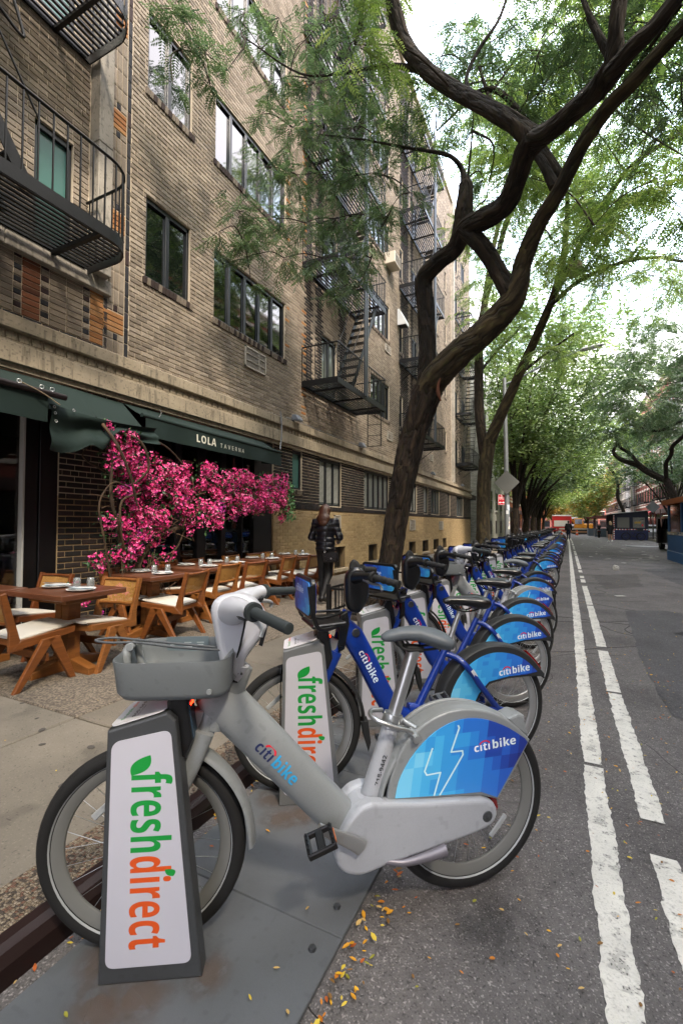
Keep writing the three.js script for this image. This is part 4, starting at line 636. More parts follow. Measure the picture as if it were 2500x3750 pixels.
{
  let t0, p0, n0, f0, g0;
  TABLES.forEach(([x, z], i) => {
    const lab = 'reddish wooden pedestal table, the ' + tnames[i];
    if (!i) { t0 = makeTable(lab); t0.position.set(x, SW, z); } else copyOf(t0, lab, [x, SW, z], (i % 2 - 0.5) * 0.05);
    const y = SW + 0.711, r = rng(i + 3);
    for (const [k, dx] of [[0, 0.2], [1, -0.2]]) {
      const side = k ? 'wall side' : 'street side', px = x + dx, pz = z + (r() - 0.5) * 0.05, nm = tnames[i];
      const mk = (g, m, name, lab2, cat, pos, turn, grp) => { const o = obj(name, g, m); tag(o, lab2, cat, grp); o.position.set(...pos); o.rotation.y = turn; return o; };
      mk(plateG, M.china, 'plate', `white plate, ${side} of the ${nm}`, 'plate', [px, y, pz], 0, 'place settings');
      mk(napG, M.napkin, 'folded_napkin', `pale folded napkin, ${side} of the ${nm}`, 'napkin', [px, y, pz], 0.3 + r(), 'folded napkins');
      mk(forkG, M.steel, 'cutlery', `steel cutlery, ${side} of the ${nm}`, 'cutlery', [px + 0.01, y + 0.044, pz + 0.01], 0.3 + r(), 'cutlery on napkins');
      mk(cupG, glassMat, 'drinking_glass', `upturned drinking glass, ${side} of the ${nm}`, 'glass', [x + dx * 0.22 + 0.02, y + 0.001, z - 0.16 - r() * 0.05 + k * 0.12], 0, 'upturned drinking glasses');
    }
  });
  const pi = Math.PI, CH = [[-4.02, -2.3, pi, 0, 'near end of the nearest table before the brick pier'], [-3.93, -2.82, 0.12, 1, 'far end of the nearest table before the brick pier'], [-4.85, -2.74, 0.1, 2, 'far end of the table by the large shop window'], [-4.62, -3.85, pi / 2 + 0.1, 3, 'wall side of the second table, below the vine trunk'], [-4.05, -3.88, -pi / 2 - 0.2, 0, 'street side of the second table, below the vine trunk'], [-4.8, -4.75, pi / 2, 3, 'wall side of the third table along'], [-4.8, -5.35, pi / 2 - 0.1, 3, 'wall side of the fourth table along'], [-4.38, -4.88, -pi / 2 + 0.06, 1, 'street side of the third table along'], [-4.3, -5.4, -pi / 2 - 0.05, 2, 'street side of the fourth table along'], [-4.78, -6.2, pi / 2 + 0.1, 1, 'wall side of the fifth table along'], [-4.4, -6.4, -pi / 2 - 0.1, 0, 'street side of the fifth table along'], [-4.82, -6.9, pi / 2, 2, 'wall side between the last two tables'], [-4.84, -7.45, pi / 2 + 0.15, 1, 'wall side of the farthest table'], [-4.28, -7.1, -pi / 2, 2, 'street side of the farthest table, just left of the woman'], [-4.25, -7.6, -pi / 2 + 0.1, 1, 'street side of the farthest table, behind the woman']];
  const c0 = {};
  CH.forEach(([x, z, turn, k, where], q) => {
    const lab = `cane-backed chair, ${where}`;
    if (!c0[k]) { c0[k] = makeChair(lab, woods[k % 4], k === 3 ? M.caneRust : M.cane); c0[k].scale.setScalar(0.93); c0[k].position.set(x, SW, z); c0[k].rotation.y = turn; } else copyOf(c0[k], lab, [x, SW, z], turn);
  });
}
// bougainvillea trained over the shopfront
{
  const v = thing('flowering_vine', 'magenta bougainvillea with bare twisting stems arching over the restaurant front', 'vine', [FX, 0, 0]), r = rng(31);
  const stems = []; const st = (pts, r0, r1) => stems.push(tube(pts, [r0, r1], { sides: 6 }));
  // coordinates: [out from the wall, height, along the wall]
  const base = [0.42, 0.1, -3.75];
  for (const [p, a, b] of [
    [[base, [0.5, 0.8, -3.72], [0.6, 1.25, -3.6], [0.64, 1.7, -3.45], [0.6, 2.1, -3.5], [0.55, 2.4, -3.62]], 0.03, 0.014], [[[0.4, 0.1, -3.85], [0.42, 0.9, -3.85], [0.4, 1.4, -3.95], [0.45, 1.9, -3.8], [0.48, 2.2, -4.0]], 0.035, 0.015],
    [[[0.45, 0.1, -3.8], [0.5, 0.9, -3.95], [0.5, 1.25, -4.3], [0.5, 1.4, -4.9], [0.48, 1.65, -5.6], [0.45, 1.85, -6.4], [0.4, 2.0, -7.1]], 0.04, 0.01], [[[0.5, 0.1, -3.7], [0.66, 0.7, -3.46], [0.72, 1.2, -3.32], [0.72, 1.62, -3.25], [0.72, 1.85, -3.42], [0.7, 1.8, -3.65]], 0.013, 0.009],
    [[[0.55, 0.9, -3.75], [0.74, 1.35, -3.5], [0.76, 1.65, -3.5], [0.76, 1.75, -3.75]], 0.016, 0.011], [[[0.6, 2.5, -3.36], [0.78, 2.25, -3.42], [0.8, 1.95, -3.56], [0.76, 1.6, -3.7]], 0.02, 0.012], [[[0.6, 2.45, -3.55], [0.78, 2.35, -3.72], [0.8, 2.05, -3.82], [0.76, 1.85, -3.66]], 0.018, 0.011],
    [[[0.5, 2.5, -3.95], [0.55, 2.4, -4.3], [0.55, 2.2, -4.6], [0.5, 1.9, -4.9]], 0.014, 0.008], [[[0.45, 0.6, -3.8], [0.52, 0.9, -4.15], [0.5, 1.05, -4.55], [0.5, 1.3, -4.7]], 0.016, 0.01], [[[0.4, 2.0, -3.55], [0.35, 2.15, -3.3], [0.42, 2.3, -3.35]], 0.014, 0.006],
  ]) st(p, a, b);
  obj('stem', stems, std(0x8c745e, 0.9, { map: T.barkCol, ...bump(T.bark, 0.004) }), v);
  const tw = []; for (let i = 0; i < 120; i++) { const a = r() * 6.3, x = 0.4 + r() * 0.2, z = -3.7 - r() * 0.5; tw.push(tube([[x, 0.1, z], [x + Math.cos(a) * 0.12, 0.3 + r() * 0.5, z + Math.sin(a) * 0.2], [x + Math.cos(a) * 0.2, 0.2 + r() * 0.9, z + Math.sin(a) * 0.34]], 0.004, { sides: 3, seg: 5 })); }
  for (let i = 0; i < 90; i++) { const k = r(), z = -3.4 - k * 3.6, y = 1.3 + 0.7 * k + (r() - 0.5) * (0.9 - 0.5 * k), x = 0.35 + r() * 0.2; tw.push(tube([[x, y, z], [x + 0.1, y + (r() - 0.5) * 0.3, z - (r() - 0.5) * 0.4], [x + 0.1 + r() * 0.1, y + (r() - 0.5) * 0.4, z - (r() - 0.5) * 0.6]], 0.004, { sides: 3, seg: 5 })); }
  obj('twig', tw, std(0x5b4635, 0.95), v);
  // a floret: three papery bracts round a pale eye
  const bract = new THREE.BufferGeometry(); { const P = []; for (let k = 0; k < 3; k++) { const a = k * 2.09, R = (x, y, zz) => [Math.cos(a) * x - Math.sin(a) * zz, y, Math.sin(a) * x + Math.cos(a) * zz]; const p0 = R(0.05, 0, 0), p1 = R(0.55, 0.32, 0.5), p2 = R(1.05, 0.62, 0), p3 = R(0.55, 0.32, -0.5), m = R(0.55, 0.2, 0); P.push(...p0, ...p1, ...m, ...p1, ...p2, ...m, ...p2, ...p3, ...m, ...p3, ...p0, ...m); } bract.setAttribute('position', new THREE.Float32BufferAttribute(P, 3)); bract.computeVertexNormals(); boxUV(bract); }
  const pinks = ['#dc3380', '#cb2470', '#e5589a', '#ad1a5a', '#df468c', '#bf2a7c', '#f07fb0'].map(c => new THREE.Color(c)), purple = ['#c02a9c', '#b02f96', '#d24cac'].map(c => new THREE.Color(c)), all = [...pinks, ...purple], mats = all.map(c => phys(c, 0.75, { side: THREE.DoubleSide, transmission: 0, sheen: 0 })); mats.rest = std(0xffffff, 0.75, { side: THREE.DoubleSide });
  const cl = []; const C = (x, y, z, s, n, pu) => cl.push([x, y, z, s, n, pu]);
  // heavy bank of blossom: profile along the wall
  for (let i = 0; i < 205; i++) { const k = Math.pow(r(), 1.15), z = lerp(-3.75, -7.25, k), mid = lerp(1.66, 1.98, k), half = lerp(0.6, 0.21, Math.pow(k, 0.8)) * (k > 0.8 ? 1.15 : 1); C(0.38 + r() * 0.34 * (1 - 0.45 * k), mid + (r() * 2 - 1) * half, z, lerp(0.11, 0.085, k), 24, r() < 0.08); }
  for (let i = 0; i < 26; i++) C(0.45 + r() * 0.25, 2.0 + r() * 0.42, -3.45 - r() * 0.45, 0.085, 20, 0); for (let i = 0; i < 34; i++) C(0.42 + r() * 0.28, 0.95 + r() * 1.3, -3.48 - r() * 0.5, 0.085, 20, r() < 0.1);
  for (const p of [[0.62, 1.42, -3.42, 0.1, 26, 0], [0.6, 1.0, -3.3, 0.085, 22, 0], [0.6, 0.92, -3.36, 0.07, 16, 0], [0.58, 0.72, -3.1, 0.06, 15, 0], [0.6, 0.58, -3.16, 0.07, 20, 0], [0.55, 0.95, -3.75, 0.1, 20, 0], [0.6, 0.6, -3.6, 0.13, 46, 1], [0.56, 0.52, -3.75, 0.11, 34, 1], [0.58, 0.65, -3.85, 0.1, 26, 1], [0.5, 0.35, -3.42, 0.06, 8, 1], [0.5, 0.9, -4.1, 0.11, 24, 0], [0.55, 1.0, -4.35, 0.12, 24, 0], [0.4, 1.5, -7.2, 0.12, 34, 0], [0.42, 1.7, -7.3, 0.12, 34, 0], [0.4, 2.2, -7.3, 0.1, 26, 0], [0.4, 2.32, -7.35, 0.09, 20, 0], [0.55, 2.5, -3.42, 0.07, 18, 0], [0.55, 2.42, -3.56, 0.08, 18, 0]]) C(...p);
  const list = []; for (const [x, y, z, s, n, pu] of cl) for (let i = 0; i < n; i++) { const u = r() * 2 - 1, a = r() * 6.283, q = Math.sqrt(1 - u * u), d = s * (0.65 + 0.4 * r()), dir = V(q * Math.cos(a), u, q * Math.sin(a)); if (dir.x < -0.35) dir.x *= -1; const p = V(x, y, z).addScaledVector(dir, d), k = pu ? 7 + Math.floor(r() * 3) : Math.floor(r() * 7), qn = new THREE.Quaternion().setFromUnitVectors(V(0, 1, 0), dir).multiply(new THREE.Quaternion().setFromAxisAngle(V(0, 1, 0), r() * 6)), sc = 0.017 + r() * 0.011; list.push({ g: bract, m: new THREE.Matrix4().compose(p, qn, V(sc, sc, sc)), k, s: sc * (0.6 + 0.4 * dir.x) / p.distanceTo(V(5.2, 1.4, 0)), c: all[k].clone().multiplyScalar(0.75 + r() * 0.45) }); }
  pieces(v, 'flower', list, mats, 300);
  const lf = new THREE.BufferGeometry(); { const P = []; const q = [[0, 0, 0], [0.35, 0.05, 0.3], [1, -0.05, 0], [0.35, 0.05, -0.3], [0.4, -0.03, 0]]; for (const [a, b, c] of [[0, 1, 4], [1, 2, 4], [2, 3, 4], [3, 0, 4]]) P.push(...q[a], ...q[b], ...q[c]); lf.setAttribute('position', new THREE.Float32BufferAttribute(P, 3)); lf.computeVertexNormals(); boxUV(lf); }
  const L = []; for (let i = 0; i < 4200; i++) { const c = cl[Math.floor(r() * cl.length)], d = V(r() - 0.3, r() - 0.5, r() - 0.5).normalize(), p = V(c[0] - 0.05, c[1], c[2]).addScaledVector(d, c[3] * (0.7 + r() * 0.9)); L.push([mat4([p.x, p.y, p.z], [r() * 6, r() * 6, r() * 6], Array(3).fill(0.035 + r() * 0.03)), new THREE.Color(0x2c4a26).multiplyScalar(0.6 + r() * 0.8)]); }
  for (let i = 0; i < 500; i++) { const z = -7.2 - r() * 0.25, y = 1.45 + r() * 0.7; L.push([mat4([0.4 + r() * 0.2, y, z], [r() * 6, r() * 6, r() * 6], Array(3).fill(0.04 + r() * 0.035)), new THREE.Color(0x5e8a56).multiplyScalar(0.6 + r() * 0.7)]); }
  const im = new THREE.InstancedMesh(lf, std(0xffffff, 0.5, { side: THREE.DoubleSide }), L.length); L.forEach((l, i) => { im.setMatrixAt(i, l[0]); im.setColorAt(i, l[1]); }); im.name = 'leaf_field'; im.userData.kind = 'stuff'; im.castShadow = im.receiveShadow = true; v.add(im);
}
// ---------- docked bicycles ----------
function drawLogo(c, x, y, h, citi, bike, arc) { // baseline left at x,y ; h = letter height
  c.save(); c.translate(x, y); c.font = `bold ${h * 1.3}px sans-serif`; c.textBaseline = 'alphabetic'; c.fillStyle = citi; c.fillText('cıtı', 0, 0); const w1 = c.measureText('cıtı').width, wc = c.measureText('c').width;
  c.strokeStyle = arc; c.lineWidth = h * 0.17; c.beginPath(); c.arc((wc + w1) / 2, -h * 0.42, (w1 - wc) * 0.52, Math.PI * 1.17, Math.PI * 1.83); c.stroke();
  c.fillStyle = bike; c.font = `bold ${h * 1.42}px sans-serif`; c.fillText('bike', w1 + h * 0.12, 0); const w = w1 + h * 0.12 + c.measureText('bike').width; c.restore(); return w;
}
const BLUES = ['#7ad2fa', '#5cc3f6', '#48b4f0', '#389fe8', '#2f8ae0', '#2a73d4', '#255cc2', '#2146a8', '#20358e', '#1e2a76'];
function blueBlocks(c, w, h, seed, lo = 0, hi = 9, dir = 1) { const r = rng(seed), n = 17, m = 12; for (let i = 0; i < n; i++) for (let j = 0; j < m; j++) { const k = clamp(Math.round(lerp(lo, hi, dir > 0 ? i / (n - 1) : 1 - i / (n - 1)) + (hash2(i >> 1, j >> 1, seed) - 0.5) * 1.9 + (m / 2 - j) * 0.09), 0, 9); c.fillStyle = BLUES[k]; c.fillRect(Math.floor(i * w / n), Math.floor(j * h / m), Math.ceil(w / n) + 1, Math.ceil(h / m) + 1); } }
T.panelGrey = canvasTex(1024, 676, (c, w, h) => { c.save(); c.transform(1, 0, -0.12, 1, 40, 0); blueBlocks(c, w + 120, h, 5, 0, 9); c.restore(); c.lineJoin = 'round'; c.lineWidth = 12; c.strokeStyle = '#cdeff4'; const S = (x, y) => [(x - 345) / 1075 * w, (y - 260) / 710 * h]; c.beginPath(); [[630, 470], [568, 655], [585, 688], [692, 683], [635, 890], [655, 922], [872, 560], [868, 528], [776, 525], [842, 330], [832, 306]].forEach((p, i) => i ? c.lineTo(...S(...p)) : c.moveTo(...S(...p))); c.stroke(); c.save(); c.translate(...S(962, 556)); c.rotate(-0.07); drawLogo(c, 0, 0, 68, '#f4f6fa', '#e2eef0', '#d8233a'); c.restore(); });
T.panelBlue = canvasTex(1024, 512, (c, w, h) => { c.save(); c.transform(1, 0, -0.2, 1, 60, 0); blueBlocks(c, w + 120, h, 9, 0, 8); c.restore(); c.save(); c.translate(w * 0.55, h * 0.5); c.rotate(-0.09); drawLogo(c, 0, 0, 74, '#f2f5fa', '#e4eff2', '#d8233a'); c.restore(); });
T.panelBlue2 = canvasTex(1024, 512, (c, w, h) => { blueBlocks(c, w, h, 29, 2, 9); c.save(); c.translate(w * 0.5, h * 0.5); c.rotate(-0.06); const q = drawLogo(c, 0, 0, 74, '#f2f5fa', '#e4eff2', '#d8233a'); c.fillStyle = '#fff'; c.beginPath(); [[26, -70], [-6, -22], [14, -22], [0, 22], [46, -36], [22, -36]].forEach((p, i) => i ? c.lineTo(q + 20 + p[0], p[1]) : c.moveTo(q + 20 + p[0], p[1])); c.fill(); c.restore(); });
T.bagPanel = canvasTex(512, 256, (c, w, h) => { blueBlocks(c, w, h, 15, 3, 8, -1); c.globalAlpha = 0.85; drawLogo(c, w * 0.1, h * 0.42, 52, '#dbe9f4', '#dbe9f4', '#dbe9f4'); });
const clearTex = (w, h, f) => canvasTex(w, h, (c, a, b) => { c.clearRect(0, 0, a, b); f(c, a, b); });
T.logoGrey = clearTex(512, 128, (c, w, h) => drawLogo(c, 16, h * 0.8, 72, '#1b2a5c', '#33a5dc', '#d8233a'));
T.logoWhite = clearTex(512, 128, (c, w, h) => drawLogo(c, 16, h * 0.8, 72, '#e8eef6', '#d6e6f2', '#d8233a'));
T.number = clearTex(512, 96, (c, w, h) => { c.font = '600 76px sans-serif'; c.fillStyle = '#3a3d40'; c.fillText('718-9442', 20, h * 0.78); });
const decal = (t, rough = 0.4) => std(0xffffff, rough, { map: t, transparent: true, alphaTest: 0.4, side: THREE.DoubleSide });
M.bikeGrey = phys(0x8f9496, 0.42, { map: T.scuff, clearcoat: 0.25, clearcoatRoughness: 0.3 }); M.bikeLight = phys(0xb0b4bb, 0.38, { map: T.scuff, clearcoat: 0.3, clearcoatRoughness: 0.25 }); M.bikeHead = phys(0xb9bcc4, 0.36, { clearcoat: 0.25, clearcoatRoughness: 0.25 });
M.bikeBlue = phys(0x0f3796, 0.34, { map: T.scuff, clearcoat: 0.5, clearcoatRoughness: 0.18 }); M.tyre = std(0x131313, 0.8, bump(T.grain, 0.001)); M.stripe = std(0x9fa3a5, 0.35); M.rimGrey = std(0x6d6e6b, 0.5); M.rimSteel = std(0xa9abac, 0.35, { metalness: 0.7 });
M.rubber = std(0x2b3234, 0.65); M.blackPlastic = phys(0x101113, 0.32, { clearcoat: 0.2 }); M.blackMatte = std(0x1a1b1c, 0.7); M.saddleBlack = phys(0x0d0d0e, 0.28, { clearcoat: 0.3, clearcoatRoughness: 0.3 }); M.saddleGrey = std(0x4d545a, 0.5); M.lever = std(0xb7babc, 0.35, { metalness: 0.35 }); M.red = phys(0x7c0a10, 0.25); M.fenderBlack = std(0x2b2d2f, 0.55, { map: T.scuff });
const AZ = g => g.rotateX(Math.PI / 2); // lathe axis to z
function wheel(name, rim, parent, x = 0, fine = true) {
  const R = 0.335, w = new THREE.Group(); w.name = name; w.position.set(x, R, 0); parent.add(w);
  const C = (n, r, rr, s) => { const p = []; for (let i = 0; i <= s; i++) { const a = i / s * 2 * Math.PI; p.push([r + rr * Math.cos(a), rr * Math.sin(a)]); } return p; };
  obj('tyre', AZ(lathe(C(0, R - 0.027, 0.0265, 14), 64)), M.tyre, w);
  obj('rim', AZ(lathe([[R - 0.05, 0.016], [R - 0.062, 0.015], [R - 0.084, 0.007], [R - 0.088, 0], [R - 0.084, -0.007], [R - 0.062, -0.015], [R - 0.05, -0.016]], 64)), rim, w);
  obj('reflective_stripe', [0.0185, -0.0185].map(z => AZ(lathe([[R - 0.0475, z * 0.95], [R - 0.046, z * 1.08], [R - 0.0435, z * 1.2]], 64))), M.stripe, w);
  const sp = []; const n = 28; for (let i = 0; i < n; i++) { const a = i / n * 2 * Math.PI, s = i % 2 ? 1 : -1, b = a + (i % 4 < 2 ? 0.45 : -0.45); sp.push(rod(V(Math.cos(b) * 0.024, Math.sin(b) * 0.024, s * 0.028), V(Math.cos(a) * (R - 0.085), Math.sin(a) * (R - 0.085), 0), 0.0011, 3)); } obj('spokes', sp, M.steel, w);
  obj('hub', [AZ(lathe([[0, -0.05], [0.012, -0.05], [0.012, -0.034], [0.032, -0.03], [0.032, -0.024], [0.022, -0.02], [0.022, 0.02], [0.032, 0.024], [0.032, 0.03], [0.012, 0.034], [0.012, 0.05], [0, 0.05]], 18))], M.darkSteel, w);
  const rf = box(0.1, 0.022, 0.008, [0, 0, 0], [0, 0, 0], 0.003); obj('wheel_reflector', [mv(rf.clone(), [Math.cos(-0.75) * 0.18, Math.sin(-0.75) * 0.18, 0.012], [0, 0, -0.75 + Math.PI / 2]), mv(rf.clone(), [Math.cos(2.3) * 0.18, Math.sin(2.3) * 0.18, 0.012], [0, 0, 2.3 + Math.PI / 2])], M.stripe, w);
  return w;
}
function arcBand(cx, cy, r0, a0, a1, w, th, n = 24, bow = 0.012) { // mudguard: curved band round the wheel
  const rings = []; for (let i = 0; i <= n; i++) { const a = lerp(a0, a1, i / n), ring = []; for (const [z, dr] of [[-w, 0], [-w * 0.7, bow], [0, bow * 1.6], [w * 0.7, bow], [w, 0], [w * 0.7, bow - th], [0, bow * 1.6 - th], [-w * 0.7, bow - th]]) ring.push(V(cx + Math.cos(a) * (r0 + dr), cy + Math.sin(a) * (r0 + dr), z)); rings.push(ring); } return loft(rings);
}
const DEL = -0.17, PIV = 0.22;
function steer(o, d) { o.position.sub(V(PIV, 0, 0)).applyAxisAngle(V(0, 1, 0), d).add(V(PIV, 0, 0)); o.rotation.y = d; return o; }
function loftXY(st, e = 2, n = 20) { return loft(st.map((s, i) => { const a = st[Math.max(0, i - 1)], b = st[Math.min(st.length - 1, i + 1)]; return ringXY(s[0], s[1], Math.atan2(b[1] - a[1], b[0] - a[0]), s[2], s[3], s[4] ?? 0, e, n); })); }
// a patch of print lying on a tapered tube between two points, on the +z side
function tubeDecal(A, B, half, inR, zR, flip = 1) { const dx = B[0] - A[0], dy = B[1] - A[1], L = Math.hypot(dx, dy), nx = -dy / L, ny = dx / L; return sheet(12, 8, (u, v) => { const q = lerp(half, -half, v) * flip, z = zR * Math.sqrt(Math.max(0, 1 - (q / inR) ** 2)) + 0.0012; return [A[0] + dx * u + nx * q, A[1] + dy * u + ny * q, z]; }); }
function pedal(parent, x, y, z, tilt, mat = M.blackPlastic) { const g = []; for (const s of [-1, 1]) { g.push(box(0.016, 0.03, 0.088, [s * 0.046, 0, 0], [0, 0, 0], 0.003), box(0.1, 0.026, 0.012, [0, 0, s * 0.04], [0, 0, 0], 0.003)); for (let k = -2; k <= 2; k++) g.push(box(0.006, 0.008, 0.008, [s * 0.046, 0.016, k * 0.018])); } g.push(box(0.03, 0.024, 0.09, [0, 0, 0], [0, 0, 0], 0.004)); const m = obj('pedal', g, mat, parent); m.position.set(x, y, z); m.rotation.set(0.25, 0, tilt); m.scale.setScalar(0.88); obj('pedal_reflector', [box(0.003, 0.012, 0.05, [0.055, 0, 0])], std(0xb8601c, 0.3), m); return m; }

function greyBike(label, d = DEL) {
  const b = thing('electric_bicycle', label, 'bicycle', [0, 0, 0], 0, 'grey docked bicycles');
  steer(wheel('front_wheel', M.rimGrey, b), d); wheel('rear_wheel', M.rimGrey, b, 1.175);
  obj('frame', [loftXY([[0.205, 0.845, 0.06, 0.045], [0.235, 0.815, 0.074, 0.053], [0.3, 0.745, 0.073, 0.056], [0.45, 0.58, 0.07, 0.056], [0.6, 0.412, 0.068, 0.056], [0.69, 0.31, 0.066, 0.055]], 2.3, 28), loftXY([[0.325, 0.915, 0.03, 0.034], [0.285, 0.86, 0.05, 0.045], [0.24, 0.78, 0.05, 0.045], [0.215, 0.715, 0.038, 0.04]], 2.2)], M.bikeGrey, b);
  obj('frame_logo', tubeDecal([0.36, 0.672], [0.545, 0.468], 0.036, 0.0725, 0.0565), decal(T.logoGrey), b);
  obj('seat_tube', loftXY([[0.775, 0.385, 0.038, 0.036], [0.865, 0.665, 0.03, 0.03], [0.868, 0.675, 0.028, 0.028]]), M.bikeLight, b);
  obj('number_print', tubeDecal([0.79, 0.445], [0.845, 0.615], 0.014, 0.033, 0.033), decal(T.number), b);
  obj('seat_post', [loftXY([[0.863, 0.66, 0.0245, 0.0245], [0.945, 0.9, 0.0245, 0.0245], [0.95, 0.918, 0.03, 0.028], [0.952, 0.925, 0.03, 0.028]])], M.steel, b);
  obj('seat_clamp', [loftXY([[0.858, 0.645, 0.04, 0.036], [0.872, 0.69, 0.036, 0.034]]), tube([[0.93, 0.625, 0.06], [0.9, 0.65, 0.066], [0.85, 0.668, 0.066], [0.795, 0.69, 0.05], [0.775, 0.698, 0.02], [0.79, 0.7, -0.02], [0.84, 0.69, -0.04]], 0.0085, { sides: 8 }), rod(V(0.925, 0.632, 0.03), V(0.932, 0.62, 0.08), 0.016, 12), rod(V(0.9, 0.66, -0.02), V(0.945, 0.64, 0.04), 0.012, 8)], M.steel, b);
  obj('rear_shock', [rod(V(0.88, 0.57, 0), V(0.95, 0.55, 0.02), 0.02, 10), box(0.05, 0.03, 0.03, [0.92, 0.555, 0.02], [0, 0, -0.3], 0.005)], M.bikeLight, b);
  obj('saddle', loftXY([[0.822, 0.972, 0.004, 0.006], [0.828, 0.973, 0.013, 0.018], [0.85, 0.978, 0.02, 0.028], [0.9, 0.985, 0.024, 0.034], [0.96, 0.984, 0.028, 0.05], [1.0, 0.974, 0.031, 0.072], [1.035, 0.963, 0.034, 0.09], [1.06, 0.954, 0.033, 0.096], [1.08, 0.947, 0.026, 0.086], [1.09, 0.943, 0.014, 0.06], [1.093, 0.942, 0.005, 0.03]], 2.2, 28), M.saddleGrey, b);
  obj('saddle_rail', [tube([[0.88, 0.965, 0.02], [0.9, 0.935, 0.025], [0.98, 0.925, 0.025], [1.06, 0.93, 0.03]], 0.005), tube([[0.88, 0.965, -0.02], [0.9, 0.935, -0.025], [0.98, 0.925, -0.025], [1.06, 0.93, -0.03]], 0.005), box(0.07, 0.022, 0.055, [0.95, 0.928, 0], [0, 0, -0.1], 0.005)], M.blackMatte, b);
  const cov = [...spline([[0.80, 0.418], [0.88, 0.408], [0.98, 0.394], [1.1, 0.383], [1.19, 0.372]], 8), ...spline([[1.2, 0.371], [1.245, 0.348], [1.258, 0.305], [1.235, 0.272], [1.2, 0.258]], 8), ...spline([[1.15, 0.248], [0.98, 0.222], [0.82, 0.2], [0.72, 0.182], [0.655, 0.205], [0.628, 0.26], [0.65, 0.34], [0.71, 0.41], [0.76, 0.425]], 24)];
  obj('chain_cover', [plate(cov, 0.034, 0.088, { bevel: 0.016, bseg: 4 }), plate(cov, -0.088, -0.034, { bevel: 0.016, bseg: 4 }), plate(spline([[0.65, 0.21], [0.63, 0.27], [0.67, 0.36], [0.73, 0.41], [0.8, 0.405], [0.82, 0.3], [0.81, 0.2], [0.72, 0.19]], 24, true), -0.036, 0.036)], M.bikeLight, b);
  obj('axle_bolt', [AZ(lathe([[0.0, -0.004], [0.012, -0.003], [0.019, -0.006], [0.021, 0.001], [0.017, 0.003], [0, 0.001]], 18)).translate(1.212, 0.308, 0.087), AZ(lathe([[0, 0], [0.011, 0], [0.011, 0.004], [0, 0.005]], 6)).translate(1.212, 0.308, 0.085)], M.darkSteel, b);
  const fo = [...spline([[0.82, 0.40], [0.84, 0.5], [0.9, 0.61], [1.0, 0.68], [1.11, 0.703], [1.22, 0.688], [1.31, 0.648], [1.375, 0.6]], 26), [1.42, 0.555], [1.36, 0.46], [1.275, 0.345], [1.2, 0.372], [1.0, 0.392]];
  obj('rear_fender', [plate(fo, 0.042, 0.062, { bevel: 0.008, bseg: 3 }), plate(fo, -0.062, -0.042, { bevel: 0.008, bseg: 3 }), arcBand(1.14, 0.345, 0.342, 2.95, 0.62, 0.06, 0.008, 30, 0.008)], M.bikeGrey, b);
  obj('fender_tail', plate([[1.33, 0.64], [1.375, 0.655], [1.405, 0.645], [1.41, 0.6], [1.425, 0.56], [1.36, 0.6]], -0.035, 0.05, { bevel: 0.01 }), M.bikeGrey, b);
  const pn = [...spline([[0.852, 0.416], [0.868, 0.478], [0.928, 0.568], [1.018, 0.638], [1.112, 0.667], [1.208, 0.66], [1.312, 0.618], [1.392, 0.566]], 24), [1.405, 0.55], [1.268, 0.358], [1.2, 0.388], [1.007, 0.402]];
  const pg = plate(pn, 0.0625, 0.0655, { fit: true }), pm = phys(0xffffff, 0.3, { map: T.panelGrey, clearcoat: 0.3 }); obj('fender_panel', pg, pm, b); obj('fender_panel', plate(pn, -0.0655, -0.0625, { fit: true }), pm, b);
  obj('tail_light', [plate([[1.25, 0.36], [1.275, 0.355], [1.285, 0.31], [1.27, 0.275], [1.255, 0.275]], 0.02, 0.05, { bevel: 0.006 })], M.red, b);
  obj('crank', [loftXY([[0.715, 0.292, 0.026, 0.009, 0.103], [0.69, 0.31, 0.024, 0.009, 0.103], [0.6, 0.366, 0.018, 0.008, 0.108], [0.56, 0.39, 0.016, 0.008, 0.11]], 3), rod(V(0.705, 0.298, 0.06), V(0.705, 0.298, 0.108), 0.02, 14), loftXY([[0.695, 0.3, 0.024, 0.009, -0.103], [0.84, 0.21, 0.016, 0.008, -0.11]], 3)], M.rimSteel, b);
  pedal(b, 0.557, 0.382, 0.165, 0.35); pedal(b, 0.85, 0.2, -0.165, -0.1);
  obj('kickstand', [tube([[0.72, 0.2, 0.05], [0.8, 0.212, 0.075], [0.87, 0.204, 0.09], [0.95, 0.215, 0.1], [1.03, 0.234, 0.11]], [0.011, 0.011, 0.012, 0.016, 0.022], { sides: 10 })], std(0x7d7a82, 0.4, { metalness: 0.5 }), b);
  // steered parts
  const S = (n, g, m) => steer(obj(n, g, m, b), d);
  S('fork', [loftXY([[0.286, 0.9, 0.03, 0.03], [0.25, 0.84, 0.036, 0.034], [0.222, 0.786, 0.037, 0.036], [0.19, 0.705, 0.036, 0.055]]), ...[1, -1].map(s => loftXY([[0.2, 0.72, 0.035, 0.02, s * 0.052], [0.16, 0.62, 0.034, 0.02, s * 0.056], [0.11, 0.51, 0.03, 0.017, s * 0.056], [0.05, 0.40, 0.022, 0.014, s * 0.056], [0.005, 0.335, 0.016, 0.012, s * 0.056]], 2.4))], M.bikeGrey);
  S('front_fender', [arcBand(0, 0.335, 0.347, 1.1, -0.04, 0.04, 0.006, 20, 0.012)], M.bikeGrey);
  const hp = spline([[0.262, 0.895], [0.238, 0.97], [0.222, 1.05], [0.212, 1.11], [0.228, 1.145], [0.285, 1.162], [0.335, 1.155], [0.375, 1.12], [0.402, 1.055], [0.37, 1.0], [0.33, 0.945], [0.31, 0.885]], 40, true);
